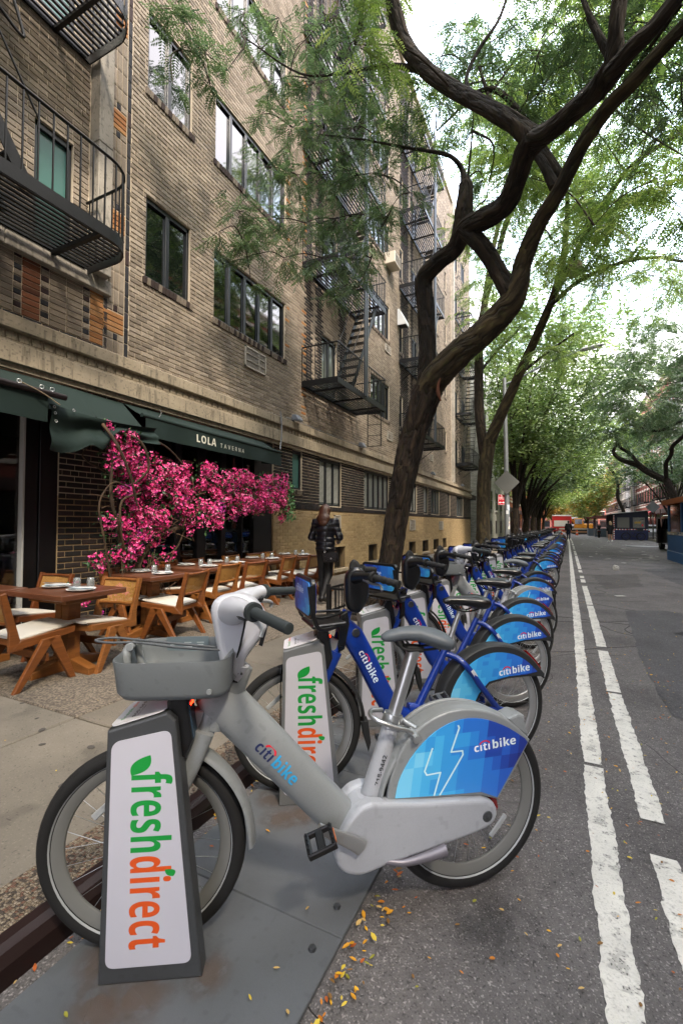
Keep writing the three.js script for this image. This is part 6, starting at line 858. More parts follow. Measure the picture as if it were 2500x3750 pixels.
const FAR2 = [[-0.89,13.61,-12.78,0.80,11],[1.06,14.04,-14.61,0.80,11],[-2.25,13.39,-13.44,0.80,11],[-0.88,11.13,-12.18,0.80,11],[1.72,11.20,-11.17,0.80,11],[-1.04,10.60,-9.79,0.80,11],[0.47,10.62,-10.97,0.80,11],[-1.66,11.84,-11.45,0.80,11],[-0.41,12.39,-9.81,0.80,11],[0.23,9.72,-9.73,0.80,11],[1.40,10.94,-12.63,0.80,11],[1.33,9.78,-9.39,0.80,11],[2.40,15.42,-14.18,0.80,11],[-0.98,11.46,-12.38,0.80,11],[0.98,12.96,-11.96,0.80,11],[-0.10,12.82,-11.49,0.80,11],[0.70,9.89,-10.91,0.80,11],[1.65,8.17,-9.05,0.80,11],[0.97,11.28,-9.84,0.80,11],[2.25,9.84,-11.59,0.80,11],[1.13,11.22,-10.01,0.80,11],[0.92,15.75,-14.62,0.80,11],[2.28,11.76,-14.47,0.80,11],[2.00,14.14,-14.10,0.80,11],[-0.46,9.87,-9.76,0.80,11],[-2.26,15.64,-14.73,0.80,11],[1.14,7.92,-9.95,0.80,9],[1.78,6.62,-9.01,0.80,9],[-0.36,10.98,-12.20,0.80,9],[-1.95,12.19,-13.74,0.80,9],[1.32,13.40,-16.66,0.80,9],[1.52,7.42,-9.33,0.80,9],[2.29,9.70,-13.32,0.80,9],[0.56,8.53,-12.23,0.80,9],[0.57,6.95,-9.47,0.80,9],[0.47,8.69,-11.24,0.80,9],[-0.53,8.03,-9.18,0.80,9],[0.79,11.74,-16.91,0.80,9],[0.14,11.72,-16.84,0.80,9],[1.31,10.92,-16.52,0.80,9],[0.97,8.63,-11.57,0.80,9],[-0.17,7.83,-11.10,0.80,9],[-1.69,11.06,-11.59,0.80,9],[2.57,10.11,-13.35,0.80,9],[1.02,10.88,-14.09,0.80,9],[-0.36,9.86,-12.23,0.80,9],[-0.37,8.87,-10.82,0.80,9],[-1.61,8.75,-11.12,0.80,9],[-0.32,9.20,-10.57,0.80,9],[-0.78,11.66,-13.52,0.80,9],[1.57,11.87,-14.42,0.80,9],[-0.30,8.71,-13.49,0.80,9],[2.28,11.24,-14.31,0.80,9],[1.21,8.07,-13.39,0.80,9],[-0.80,11.39,-12.76,0.80,9],[-0.80,7.21,-10.29,0.80,9],[-0.84,9.17,-10.54,0.80,9],[1.25,8.83,-14.24,0.80,9],[-1.08,9.28,-10.65,0.80,9],[-0.62,11.02,-13.66,0.80,9],[0.96,8.90,-12.63,0.80,9],[0.17,10.37,-12.45,0.80,9],[2.90,8.39,-16.52,0.80,9],[3.47,9.31,-18.22,0.80,9],[2.17,8.25,-14.70,0.80,9],[1.71,12.06,-17.27,0.80,9],[0.47,12.06,-15.29,0.80,9],[0.85,11.18,-19.64,0.80,9],[2.29,7.61,-12.61,0.80,9],[2.76,8.22,-15.38,0.80,9],[-0.45,11.30,-18.62,0.80,9],[0.74,9.86,-15.80,0.80,9],[1.10,8.31,-15.10,0.80,9],[0.76,9.78,-13.11,0.80,9],[1.51,9.89,-17.18,0.80,9],[0.30,9.15,-13.47,0.80,9],[0.19,7.83,-12.63,0.80,9],[3.20,10.70,-19.94,0.80,9],[2.39,10.53,-19.60,0.80,9],[0.65,11.51,-15.78,0.80,9],[1.05,9.35,-13.79,0.80,9],[-0.49,15.06,-18.98,0.80,9],[-2.75,12.18,-16.10,0.80,7],[-0.89,12.71,-17.99,0.80,7],[-2.57,12.44,-18.59,0.80,7],[-1.55,10.84,-18.56,0.80,7],[-3.12,13.02,-19.50,0.80,7],[-1.82,10.24,-18.48,0.80,7],[-3.31,13.27,-18.51,0.80,7],[-1.68,9.89,-18.48,0.80,7],[-0.08,8.56,-17.84,0.90,11],[-1.52,8.68,-16.49,0.90,11],[-1.46,8.53,-17.70,0.90,11],[-1.99,8.66,-16.52,0.90,11],[-2.84,9.77,-17.87,0.90,11],[0.19,7.63,-18.13,0.90,11],[0.26,8.29,-18.69,0.90,11],[-1.16,9.46,-15.93,0.90,11],[-0.52,7.16,-16.04,0.90,11],[-0.54,8.04,-17.18,0.90,11],[-3.03,10.11,-19.98,0.90,11],[-2.83,9.29,-19.78,0.90,11],[-2.40,9.66,-15.60,0.90,11],[-2.12,9.91,-15.79,0.90,11],[-2.46,7.83,-16.63,0.90,11],[0.03,7.25,-17.11,0.90,11]];

M.bark = std(0x6a5c50, 0.95, { map: T.barkCol, ...bump(T.bark, 0.06) }); M.barkDark = std(0x4c4239, 0.95, { map: T.barkCol, ...bump(T.bark, 0.05) }); M.barkGreen = std(0x7c735c, 0.95, { map: T.barkCol, ...bump(T.bark, 0.03) }); M.twig = std(0x2e2620, 0.95);
const limb = (pts, o = {}) => { const P = pts.map(p => V(p[0], p[1], p[2])), R = pts.map(p => p[3] * (o.k ?? 0.93)), n = (pts.length - 1) * (o.seg ?? 6); return tube(P, (t) => { const k = t * (R.length - 1), f = Math.min(R.length - 2, Math.floor(k)); return lerp(R[f], R[f + 1], smooth(0, 1, k - f)); }, { seg: n, sides: o.sides ?? 18, noise: (i, j, s, c) => 1 + 0.16 * (fbm(j / s * 6, c.y * 1.6 + c.x, 6, 3, 5) - 0.5) + (s > 24 ? 0.24 : 0.1) * (1 - Math.abs(2 * fbm(j / s * 14 + 0.35 * Math.sin(c.y * 4), c.y * 4.5 + c.z * 2 + c.x * 3, 14, 3, 8) - 1) - 0.6) }); };
// leaf fronds: a midrib with pairs of small leaflets
function frond(pairs, spread, seed) {
  const r = rng(seed), P = []; for (let i = 0; i < pairs; i++) for (const s of [1, -1]) {
    const t = (i + 0.7) / pairs, x = t, l = spread * (0.5 + 0.9 * Math.sin(Math.PI * (0.15 + 0.8 * t))), w = 0.05 + 0.014 * r(), dy = (r() - 0.5) * 0.1 - 0.12 * t * t, b = V(x, -0.12 * t * t, 0), tip = V(x + 0.1 + 0.05 * r(), dy - 0.02, s * l), m = V(x + 0.05, dy * 0.6, s * l * 0.5);
    P.push(...b, ...V(m.x - w, m.y, m.z), ...tip, ...b, ...tip, ...V(m.x + w, m.y + 0.01, m.z));
  }
  const g = new THREE.BufferGeometry(); g.setAttribute('position', new THREE.Float32BufferAttribute(P, 3)); g.computeVertexNormals(); return boxUV(g);
}
const FROND = [frond(7, 0.19, 1), frond(8, 0.18, 2)], CLUMP = (() => { const r = rng(5), P = []; for (let i = 0; i < 12; i++) { const c = V(r() - 0.5, r() - 0.5, r() - 0.5), a = V(r() - 0.5, (r() - 0.5) * 0.6, r() - 0.5).normalize().multiplyScalar(0.28), b = V(r() - 0.5, (r() - 0.5) * 0.6, r() - 0.5).normalize().multiplyScalar(0.12); P.push(...c.clone().sub(a), ...c.clone().add(b), ...c.clone().add(a), ...c.clone().sub(a), ...c.clone().add(a), ...c.clone().sub(b)); } const g = new THREE.BufferGeometry(); g.setAttribute('position', new THREE.Float32BufferAttribute(P, 3)); g.computeVertexNormals(); return boxUV(g); })();
const leafMat = phys(0xffffff, 0.75, { side: THREE.DoubleSide, transmission: 0.5, thickness: 0 });
function crown(parent, list, geo, name = 'crown') { const im = new THREE.InstancedMesh(geo, leafMat, list.length); list.forEach((l, i) => { im.setMatrixAt(i, l[0]); im.setColorAt(i, l[1]); }); im.name = name; im.userData.kind = 'stuff'; im.castShadow = im.receiveShadow = true; parent.add(im); return im; }
const qd = (d, roll) => { const x = d.clone().normalize(), up = Math.abs(x.y) > 0.95 ? V(1, 0, 0) : V(0, 1, 0), z = V(0, 0, 0).crossVectors(x, up).normalize(), y = V(0, 0, 0).crossVectors(z, x); return new THREE.Quaternion().setFromRotationMatrix(new THREE.Matrix4().makeBasis(x, y, z)).multiply(new THREE.Quaternion().setFromAxisAngle(V(1, 0, 0), roll)); };
// sprays of twigs and fronds in clusters, each cluster joined to the nearest limb by a branchlet
function sprays(nodes, clusters, { r, pal, size = 0.17, droop = 0.5, per = 9, minX = -9, tones = 1 }) {
  const tw = [], out = [[], []], joints = nodes.slice();
  const sorted = clusters.map(c => [c, Math.min(...nodes.map(n => Math.hypot(n.x - c[0], n.y - c[1], n.z - c[2])))]).sort((a, b) => a[1] - b[1]).map(c => c[0]);
  for (const [x, y, z, rad, n] of sorted) {
    const c = V(x, y, z); let best = joints[0], bd = 1e9; for (const j of joints) { const d = j.distanceTo(c) + Math.max(0, j.y - y) * 0.3; if (d < bd) { bd = d; best = j; } }
    const mid = best.clone().lerp(c, 0.5).add(V((r() - 0.5) * 0.3 * bd, 0.12 * bd + (r() - 0.5) * 0.2 * bd, (r() - 0.5) * 0.3 * bd)); tw.push(tube([best, mid, c], [Math.min(0.05, 0.007 + 0.008 * bd), 0.005 + 0.001 * bd], { sides: 5, seg: 8 })); joints.push(mid, c);
    for (let k = 0; k < n; k++) {
      const a = r() * 6.283, u = r() * 2 - 1, q = Math.sqrt(1 - u * u), dir = V(q * Math.cos(a), u * 0.6 - 0.05, q * Math.sin(a)).normalize(), L = rad * (0.6 + 0.8 * r()), s = c.clone().addScaledVector(dir, 0.15 * rad * r()), e = s.clone().addScaledVector(dir, L).add(V(0, -droop * L * r(), 0)), m = s.clone().lerp(e, 0.5).add(V(0, 0.08 * L, 0));
      if (e.x < minX) e.x = minX + 0.05; tw.push(tube([s, m, e], [0.0045, 0.0022], { sides: 3, seg: 5 }));
      for (let f = 0; f < per; f++) {
        const t = (f + 1 + 0.4 * r()) / per, p = t < 0.5 ? s.clone().lerp(m, t * 2) : m.clone().lerp(e, t * 2 - 1), sd = f % 2 ? 1 : -1, side = V(0, 1, 0).cross(dir).normalize().multiplyScalar(sd), fd = dir.clone().multiplyScalar(0.5 + 0.3 * r()).addScaledVector(side, 0.6 + 0.4 * r()).add(V((r() - 0.5) * 0.5, -0.25 - droop * r(), (r() - 0.5) * 0.5)).normalize(), sc = size * (0.7 + 0.55 * r());
        out[f % 2].push([new THREE.Matrix4().compose(p, qd(fd, (r() - 0.5) * 1.2), V(sc, sc, sc)), pal[Math.floor(r() * pal.length)].clone().multiplyScalar(0.75 + 0.5 * r())]);
      }
    }
  }
  return { tw, out };
}
const GREENS = ['#749048', '#829e54', '#688445', '#92aa5e', '#5f7d48'].map(c => new THREE.Color(c)), DEEP = ['#587549', '#658254', '#4d694a', '#748f60', '#69854d'].map(c => new THREE.Color(c)), BRIGHT = ['#97b255', '#a6bf62', '#86a44c', '#b0c26c', '#7d9a4c'].map(c => new THREE.Color(c)), AUT = ['#b3a545', '#c9b04a', '#96a046', '#bf9a3e', '#87993f'].map(c => new THREE.Color(c));
{
  const L = {
    trunk: [[-2.74, -0.1, -6.9, 0.27], [-2.68, 0.1, -6.9, 0.215], [-2.54, 0.58, -6.9, 0.182], [-2.33, 1.76, -6.9, 0.188], [-2.09, 2.78, -6.85, 0.2], [-1.84, 3.48, -6.8, 0.238]],
    left: [[-1.95, 3.2, -6.82, 0.2], [-1.86, 3.6, -6.8, 0.165], [-1.85, 4.1, -6.8, 0.135], [-1.88, 4.78, -6.8, 0.132], [-1.88, 5.18, -6.75, 0.132], [-1.63, 5.3, -6.6, 0.125], [-1.35, 5.4, -6.5, 0.126], [-1.22, 5.78, -6.4, 0.125], [-1.19, 6.16, -6.4, 0.105], [-1.19, 6.26, -6.4, 0.07]],
    leftend: [[-1.19, 6.15, -6.4, 0.07], [-1.25, 6.45, -6.4, 0.037], [-1.36, 6.57, -6.3, 0.031], [-1.58, 6.72, -6.3, 0.028], [-2.04, 6.96, -6.3, 0.023], [-2.6, 7.2, -6.2, 0.016], [-3.3, 7.4, -6.0, 0.01]],
    mid: [[-1.35, 5.4, -6.5, 0.12], [-1.16, 5.5, -6.3, 0.133], [-0.9, 5.43, -6.1, 0.138], [-0.6, 5.42, -5.9, 0.126], [-0.46, 5.54, -5.7, 0.118], [-0.35, 5.67, -5.5, 0.126], [-0.26, 5.7, -5.4, 0.137]],
    midL: [[-0.26, 5.7, -5.4, 0.123], [-0.48, 5.99, -5.4, 0.1], [-0.8, 6.39, -5.5, 0.094], [-1.18, 6.85, -5.6, 0.093], [-1.6, 7.42, -5.7, 0.098], [-1.87, 7.9, -5.7, 0.1], [-1.96, 8.23, -5.6, 0.1], [-2.02, 8.58, -5.5, 0.087], [-2.1, 9.6, -5.3, 0.06]],
    midR: [[-0.26, 5.7, -5.4, 0.123], [-0.09, 5.58, -5.2, 0.102], [0.15, 5.56, -5.0, 0.101], [0.33, 5.51, -4.8, 0.103], [0.45, 5.5, -4.6, 0.109]],
    midR1: [[0.45, 5.5, -4.6, 0.086], [0.45, 5.68, -4.5, 0.069], [0.49, 6.02, -4.4, 0.063], [0.55, 7, -4.1, 0.05]], midR2: [[0.42, 5.43, -4.6, 0.086], [0.56, 5.41, -4.4, 0.074], [0.7, 5.43, -4.3, 0.064], [0.88, 5.55, -4.2, 0.057], [1.5, 6, -4, 0.045]],
    link: [[-0.6, 4.46, -6.3, 0.12], [-0.82, 4.94, -6.3, 0.112], [-0.97, 5.19, -6.25, 0.112], [-1.19, 5.5, -6.3, 0.118]],
    right: [[-1.95, 3.3, -6.85, 0.2], [-1.75, 3.55, -6.75, 0.215], [-1.41, 3.81, -6.6, 0.205], [-1.02, 4.05, -6.5, 0.185], [-0.72, 4.25, -6.4, 0.172], [-0.54, 4.42, -6.3, 0.15], [-0.43, 4.79, -6.2, 0.113], [-0.23, 5.12, -6.0, 0.097], [-0.01, 5.3, -5.8, 0.087], [0.21, 5.59, -5.6, 0.083], [0.45, 5.77, -5.4, 0.078], [0.66, 5.79, -5.2, 0.074], [0.88, 5.85, -5.0, 0.061], [1.1, 5.9, -4.8, 0.053], [1.8, 6.4, -4.3, 0.04]],
    branchA: [[-0.06, 5.45, -5.9, 0.068], [-0.2, 5.81, -5.9, 0.058], [-0.5, 6.38, -6.0, 0.05], [-0.67, 6.7, -6.1, 0.051], [-0.86, 7.25, -6.3, 0.03], [-1, 7.8, -6.4, 0.02]], stubs: [[0.41, 5.6, -4.6, 0.043], [0.29, 5.94, -4.6, 0.032], [0.22, 6.18, -4.6, 0.024], [0.1, 6.8, -4.7, 0.015]],
    br1: [[0.08, 5.49, -6.0, 0.055], [-0.21, 6.18, -6.1, 0.047], [-0.47, 6.79, -6.2, 0.042], [-0.8, 7.31, -6.3, 0.04], [-1.06, 7.36, -6.3, 0.028], [-1.33, 7.18, -6.3, 0.018], [-1.58, 7.03, -6.3, 0.01]], br2: [[-0.9, 6.49, -5.5, 0.034], [-1.03, 6.93, -5.6, 0.026], [-0.88, 7.35, -5.7, 0.024], [-0.68, 7.69, -5.8, 0.02], [-0.54, 8.17, -5.9, 0.017]], br6: [[0.33, 5.66, -5.5, 0.03], [0.5, 5.51, -5.6, 0.023], [0.83, 5.4, -5.6, 0.018], [1.13, 5.53, -5.5, 0.012]], br8: [[-1.19, 6.08, -6.4, 0.025], [-1.16, 6.52, -6.5, 0.016], [-1.13, 7.1, -6.6, 0.013], [-1.11, 7.61, -6.6, 0.01]], br9: [[1.02, 6.2, -5.0, 0.026], [0.84, 6.12, -5.2, 0.018], [0.69, 6.09, -5.4, 0.011]],
    armL: [[-1.62, 7.4, -5.7, 0.05], [-2.2, 7.9, -5.9, 0.035], [-2.9, 8.2, -6, 0.025], [-3.6, 8.4, -5.9, 0.016], [-4.2, 8.6, -5.2, 0.01]],
  };
  const t = thing('honey_locust_tree', 'big leaning street tree with a crooked dark trunk dividing above the nearest bicycles', 'tree', [0, 0, 0], 0, 'street trees');
  obj('trunk', [limb(L.trunk, { sides: 64, seg: 22 })], M.bark, t);
  for (const k of ['left', 'mid', 'midL', 'midR', 'midR1', 'midR2', 'link']) obj('limb', limb(L[k], { sides: 36, seg: 12 }), M.barkDark, t);
  obj('limb', limb(L.right, { sides: 44, seg: 14 }), M.barkGreen, t); for (const k of ['leftend', 'branchA', 'stubs', 'armL', 'br1', 'br2', 'br8', 'br9']) obj('branch', limb(L[k], { sides: 9, seg: 5 }), M.barkDark, t);
  obj('bark_wound', [limb([[-1.60, 3.22, -6.62, 0.012], [-1.63, 3.34, -6.58, 0.03], [-1.62, 3.45, -6.55, 0.02], [-1.58, 3.55, -6.54, 0.008]], { sides: 8 })], std(0x6a4230, 0.9, bump(T.bark, 0.01)), t);
  const nodes = Object.values(L).flatMap(p => p.slice(2).map(q => V(q[0], q[1], q[2]))).filter(n => n.y > 4.6), r = rng(12);
  const up = []; for (let i = 0; i < 46; i++) { const x = -2.5 + r() * 6, z = -10 + r() * 7; up.push([x, 7 + r() * 4.5, z, 0.55, 8]); }
  const a = sprays(nodes, NEAR, { r, pal: DEEP, size: 0.175, droop: 0.7, per: 8, minX: -5.1 }), b = sprays(nodes, up, { r, pal: [...GREENS, ...BRIGHT], size: 0.2, droop: 0.4, per: 10, minX: -5 });
  obj('twig', [...a.tw, ...b.tw], M.twig, t); crown(t, [...a.out[0], ...b.out[0]], FROND[0]); crown(t, [...a.out[1], ...b.out[1]], FROND[1]);
}
{
  const L = {
    trunk: [[-2.6, -0.1, -17, 0.34], [-2.59, 0.3, -17, 0.28], [-2.58, 1.46, -17, 0.25], [-2.51, 3.34, -17, 0.26], [-2.38, 4.44, -17, 0.27]],
    left: [[-2.51, 3.66, -17, 0.19], [-2.69, 5.42, -17, 0.185], [-2.74, 7.09, -17.2, 0.17], [-2.73, 8.63, -17.4, 0.14], [-2.54, 9.75, -17.4, 0.125], [-2.36, 11.3, -17.6, 0.1], [-1.98, 13.32, -17.8, 0.08]],
    right: [[-2.39, 4.28, -17, 0.24], [-1.98, 5.15, -16.8, 0.2], [-1.29, 6.49, -16.4, 0.16], [-0.65, 7.63, -15.8, 0.145], [-0.25, 8.28, -15.2, 0.12], [0.06, 9.0, -14.4, 0.09], [0.18, 9.88, -13.8, 0.065], [0.17, 10.31, -13, 0.05]],
    r2: [[-0.65, 7.7, -15.8, 0.12], [-0.19, 8.4, -15.2, 0.105], [0.5, 9.17, -14, 0.08], [1.12, 9.51, -12.6, 0.065], [1.53, 9.39, -11.6, 0.055], [2.15, 8.96, -10.5, 0.04]], r3: [[-0.24, 8.1, -15, 0.08], [0.39, 8.29, -14.4, 0.06], [1.18, 8.18, -13.6, 0.05], [2.01, 7.77, -12.8, 0.04], [2.5, 7.33, -12.4, 0.03]],
    r4: [[-1.29, 6.5, -16.4, 0.07], [-0.6, 7.2, -17, 0.05], [0.4, 8, -17.4, 0.035]], l3: [[-2.54, 9.75, -17.4, 0.12], [-2.17, 10.84, -17.2, 0.11], [-1.59, 12.41, -16.8, 0.1], [-0.56, 13.13, -16.0, 0.085], [0.73, 13.36, -15.0, 0.06], [1.78, 13.21, -14.0, 0.04]], l2: [[-2.74, 7, -17.2, 0.06], [-2.2, 8, -18, 0.05], [-1.4, 9, -18.6, 0.035]],
  };
  const t = thing('honey_locust_tree', 'straight two-stemmed street tree with a mossy trunk behind the big leaning one', 'tree', [0, 0, 0], 0, 'street trees');
  obj('trunk', limb(L.trunk, { sides: 22 }), M.barkGreen, t); obj('limb', limb(L.left, { sides: 14 }), M.bark, t); obj('limb', limb(L.right, { sides: 14 }), M.barkGreen, t); for (const k of ['r2', 'r3', 'r4', 'l2', 'l3']) obj('branch', limb(L[k], { sides: 9 }), M.barkDark, t);
  const r = rng(23), nodes = Object.values(L).flatMap(p => p.slice(1).map(q => V(q[0], q[1], q[2]))).filter(n => n.y > 5), s = sprays(nodes, FAR2, { r, pal: [...BRIGHT, ...GREENS], size: 0.3, droop: 0.4, per: 9, minX: -5 });
  obj('twig', s.tw, M.twig, t); crown(t, s.out[0], FROND[0]); crown(t, s.out[1], FROND[1]);
}
// vase-shaped trees farther along: fans of rising stems and a roof of small leaves
function vaseTree(label, x, z, { h = 11, spread = 4, lean = 1, n = 9, seed = 1, pal = GREENS, leaves = 5000, trunkR = 0.2, size = 0.5, kind = 'street_tree', low = 0.35, minX = -5 }) {
  const t = thing(kind, label, 'tree', [x, 0, z], 0, 'street trees'), r = rng(seed), fork = 1.4 + r() * 0.9, tr = [limb([[0, -0.1, 0, trunkR * 1.4], [0.02, 0.4, 0, trunkR], [0.06, fork, 0, trunkR * 0.95], [0.1, fork + 0.4, 0, trunkR * 0.6]], { sides: 12 })], st = [], fine = [], pts = [];
  for (let i = 0; i < n; i++) {
    const a = i / n * 6.283 + r() * 0.6, out = spread * (0.35 + 0.65 * r()), dx = Math.cos(a) * out + lean * out * 0.35, dz = Math.sin(a) * out, H = h * (0.65 + 0.3 * r()), r0 = trunkR * (0.34 + 0.25 * r());
    const P = []; for (let k = 0; k <= 6; k++) { const q = k / 6, e = Math.pow(q, 1.5); P.push([clamp(0.05 + dx * e + (r() - 0.5) * 0.15, minX - x + 0.3, 99), fork * 0.85 + (H - fork) * q + (r() - 0.5) * 0.1, dz * e + (r() - 0.5) * 0.15, r0 * (1 - q * 0.85)]); } st.push(limb(P, { sides: 7, seg: 3 }));
    for (let k = 2; k <= 6; k++) for (let m = 0; m < 3; m++) { const b = V(P[k][0], P[k][1], P[k][2]), d = V(dx * 0.2 + (r() - 0.5) * 1.4 + lean * 0.3, 0.3 + r() * 0.9, dz * 0.2 + (r() - 0.5) * 1.4).multiplyScalar(1.1 * spread / 4), e = b.clone().add(d), m2 = b.clone().lerp(e, 0.5).add(V(0, 0.15, 0)); fine.push(tube([b, m2, e], [0.02, 0.006], { sides: 3, seg: 4 })); pts.push(b, m2, e, e.clone().addScaledVector(d, 0.4).add(V(0, -0.3, 0))); }
  }
  obj('trunk', tr, M.bark, t); obj('stem', st, M.barkDark, t); obj('twig', fine, M.twig, t);
  const list = []; for (let i = 0; i < leaves; i++) { const p = pts[Math.floor(r() * pts.length)].clone().add(V((r() - 0.5) * 1.5, (r() - 0.5) * 1.1, (r() - 0.5) * 1.5).multiplyScalar(spread / 4)); if (p.y < h * low || p.x + x < minX) continue; const s = size * (0.6 + 0.7 * r()); list.push([new THREE.Matrix4().compose(p, new THREE.Quaternion().setFromEuler(new THREE.Euler((r() - 0.5) * 0.9, r() * 6.3, (r() - 0.5) * 0.9)), V(s, s * 0.7, s)), pal[Math.floor(r() * pal.length)].clone().multiplyScalar(0.7 + 0.6 * r())]); }
  crown(t, list, CLUMP); return t;
}
vaseTree('tall slender street tree beside the lamp post, thin stems fanning up', -2.45, -27.5, { h: 14, spread: 4.6, seed: 3, pal: GREENS, leaves: 3400, n: 10, trunkR: 0.2 });
vaseTree('multi-stemmed street tree, first behind the lamp post', -2.4, -35, { h: 13.5, spread: 6, seed: 8, pal: [...GREENS, ...BRIGHT], leaves: 3300, n: 12, trunkR: 0.24 });
vaseTree('multi-stemmed street tree arching over the far bicycles', -2.35, -43, { h: 12.5, spread: 6.5, seed: 14, pal: [...GREENS, ...DEEP], leaves: 2300, n: 13, trunkR: 0.24, size: 0.6 });
vaseTree('vase-shaped street tree in the middle of the far row', -2.3, -52, { h: 12, spread: 6.5, seed: 21, pal: BRIGHT, leaves: 1700, n: 12, trunkR: 0.22, size: 0.7 });
vaseTree('last vase-shaped street tree before the crossing', -2.3, -65, { h: 11, spread: 6, seed: 27, pal: BRIGHT, leaves: 1000, n: 11, size: 0.8 });
// right-hand pavement trees
{
  const L = { trunk: [[5.03, -0.1, -27, 0.24], [5.02, 1, -27, 0.2], [5.01, 2.17, -27, 0.181], [4.92, 2.65, -27, 0.181], [4.83, 3.1, -27.2, 0.183], [4.69, 3.65, -27.5, 0.186]], a: [[4.69, 3.65, -27.5, 0.164], [4.43, 3.87, -28, 0.179], [4.02, 4.24, -28.5, 0.173], [3.62, 4.66, -29, 0.154], [3.07, 4.98, -29.5, 0.134], [2.77, 5.33, -30, 0.112], [2.65, 5.57, -30, 0.1], [2.82, 6.07, -30, 0.087], [2.82, 6.49, -30, 0.062]], b: [[3.91, 4.33, -28.5, 0.115], [3.59, 4.86, -28.8, 0.094], [3.32, 5.3, -29, 0.095], [2.87, 5.68, -29, 0.084], [2.69, 6.1, -29, 0.06]], c: [[4.69, 3.73, -27.5, 0.098], [4.64, 4.12, -27.3, 0.098], [4.62, 4.49, -27, 0.097], [4.75, 4.83, -26.6, 0.095], [4.75, 5.15, -26.4, 0.094], [4.9, 5.35, -26, 0.092], [5.04, 5.53, -25.6, 0.081], [5.18, 5.78, -25.2, 0.059], [5.3, 6.6, -25, 0.04]], d: [[5.32, 6.43, -26.5, 0.074], [4.91, 6.39, -27.6, 0.066], [4.57, 6.25, -28, 0.067], [4.18, 6.36, -28.4, 0.057], [3.87, 6.59, -28.8, 0.047], [3.4, 6.84, -29, 0.036]] };
  const t = thing('honey_locust_tree', 'dark crooked tree on the far pavement leaning out over the blue dining shed', 'tree', [0, 0, 0], 0, 'street trees'); obj('trunk', limb(L.trunk), M.barkDark, t); for (const k of ['a', 'b', 'c', 'd']) obj('limb', limb(L[k], { sides: 10 }), M.barkDark, t);
  const r = rng(41), nodes = Object.values(L).flatMap(p => p.slice(1).map(q => V(q[0], q[1], q[2]))).filter(n => n.y > 5), cl = []; for (let i = 0; i < 60; i++) { const x = 1.6 + r() * 5.0, u = r(); cl.push([x, 6.2 + u * 4.6 - 0.12 * Math.abs(x - 4), -33 + r() * 12, 0.9, 9]); } const s = sprays(nodes, cl, { r, pal: DEEP, size: 0.42, droop: 0.35, per: 8 }); obj('twig', s.tw, M.twig, t); crown(t, s.out[0], FROND[0]); crown(t, s.out[1], FROND[1]);
}
{
  const P = [[6.4, -0.1, -60, 0.25], [6.2, 2.9, -60, 0.19], [5.66, 4.46, -60, 0.19], [5.68, 5.9, -60, 0.17], [5.4, 7.1, -60, 0.14], [4.7, 8.2, -60, 0.11], [4.2, 9, -60, 0.08]], t = thing('street_tree', 'bent tree rising behind the roof of the navy dining shed', 'tree', [0, 0, 0], 0, 'street trees'); obj('trunk', limb(P), M.barkDark, t); obj('limb', limb([[5.66, 5.8, -60, 0.1], [6.3, 6.6, -60, 0.08], [6.8, 8, -60, 0.05]]), M.barkDark, t);
  const r = rng(51), nodes = P.slice(3).map(q => V(q[0], q[1], q[2])), cl = []; for (let i = 0; i < 24; i++) cl.push([3.2 + r() * 6, 7.5 + r() * 6, -63 + r() * 10, 1.2, 9]); const s = sprays(nodes, cl, { r, pal: GREENS, size: 0.6, droop: 0.3, per: 8 }); obj('twig', s.tw, M.twig, t); crown(t, s.out[0], FROND[0]); crown(t, s.out[1], FROND[1]);
}
vaseTree('dark green tree over the far dining sheds', 8.4, -47, { h: 11, spread: 4.5, lean: -0.6, seed: 60, pal: DEEP, leaves: 1300, n: 8, size: 0.6, low: 0.45 });
vaseTree('light green tree at the end of the street behind the excavator', 3.5, -84, { h: 10, spread: 5.5, lean: 0, seed: 66, pal: [...BRIGHT, ...AUT], leaves: 4500, n: 10, size: 0.9, low: 0.2 });
vaseTree('yellowing tree at the end of the street beyond the red truck', -1.8, -104, { h: 9, spread: 5.5, lean: 0, seed: 71, pal: AUT, leaves: 3500, n: 9, size: 1.1, low: 0.15, minX: -20 });
vaseTree('green tree far beyond the crossing between the walker and the sheds', 1.4, -112, { h: 11, spread: 6, lean: 0, seed: 75, pal: BRIGHT, leaves: 3500, n: 9, size: 1.1, low: 0.15, minX: -20 });
// low iron guard round the near tree pit
{
  const t = thing('tree_guard', 'low black iron fence round the tree pit at the foot of the leaning tree', 'fence', [0, 0.06, 0]), rails = []; const cs = [[-2.93, -5.62], [-1.72, -5.62], [-1.72, -8.1], [-2.93, -8.1]];
  for (let i = 0; i < 4; i++) { const a = cs[i], b = cs[(i + 1) % 4]; if (i === 1) continue; const L = Math.hypot(b[0] - a[0], b[1] - a[1]), th = -Math.atan2(b[1] - a[1], b[0] - a[0]), c = [(a[0] + b[0]) / 2, (a[1] + b[1]) / 2]; for (const y of [0.12, 0.44]) rails.push(box(L, 0.03, 0.02, [c[0], y, c[1]], [0, th, 0])); for (let s = 0.12; s < L; s += 0.12) obj('picket', box(0.012, 0.34, 0.012, [lerp(a[0], b[0], s / L), 0.28, lerp(a[1], b[1], s / L)]), M.blackIron, t); }
  for (const c of cs) obj('post', [box(0.05, 0.5, 0.05, [c[0], 0.25, c[1]], [0, 0, 0], 0.004)], M.blackIron, t); obj('rail', rails, M.blackIron, t);
}
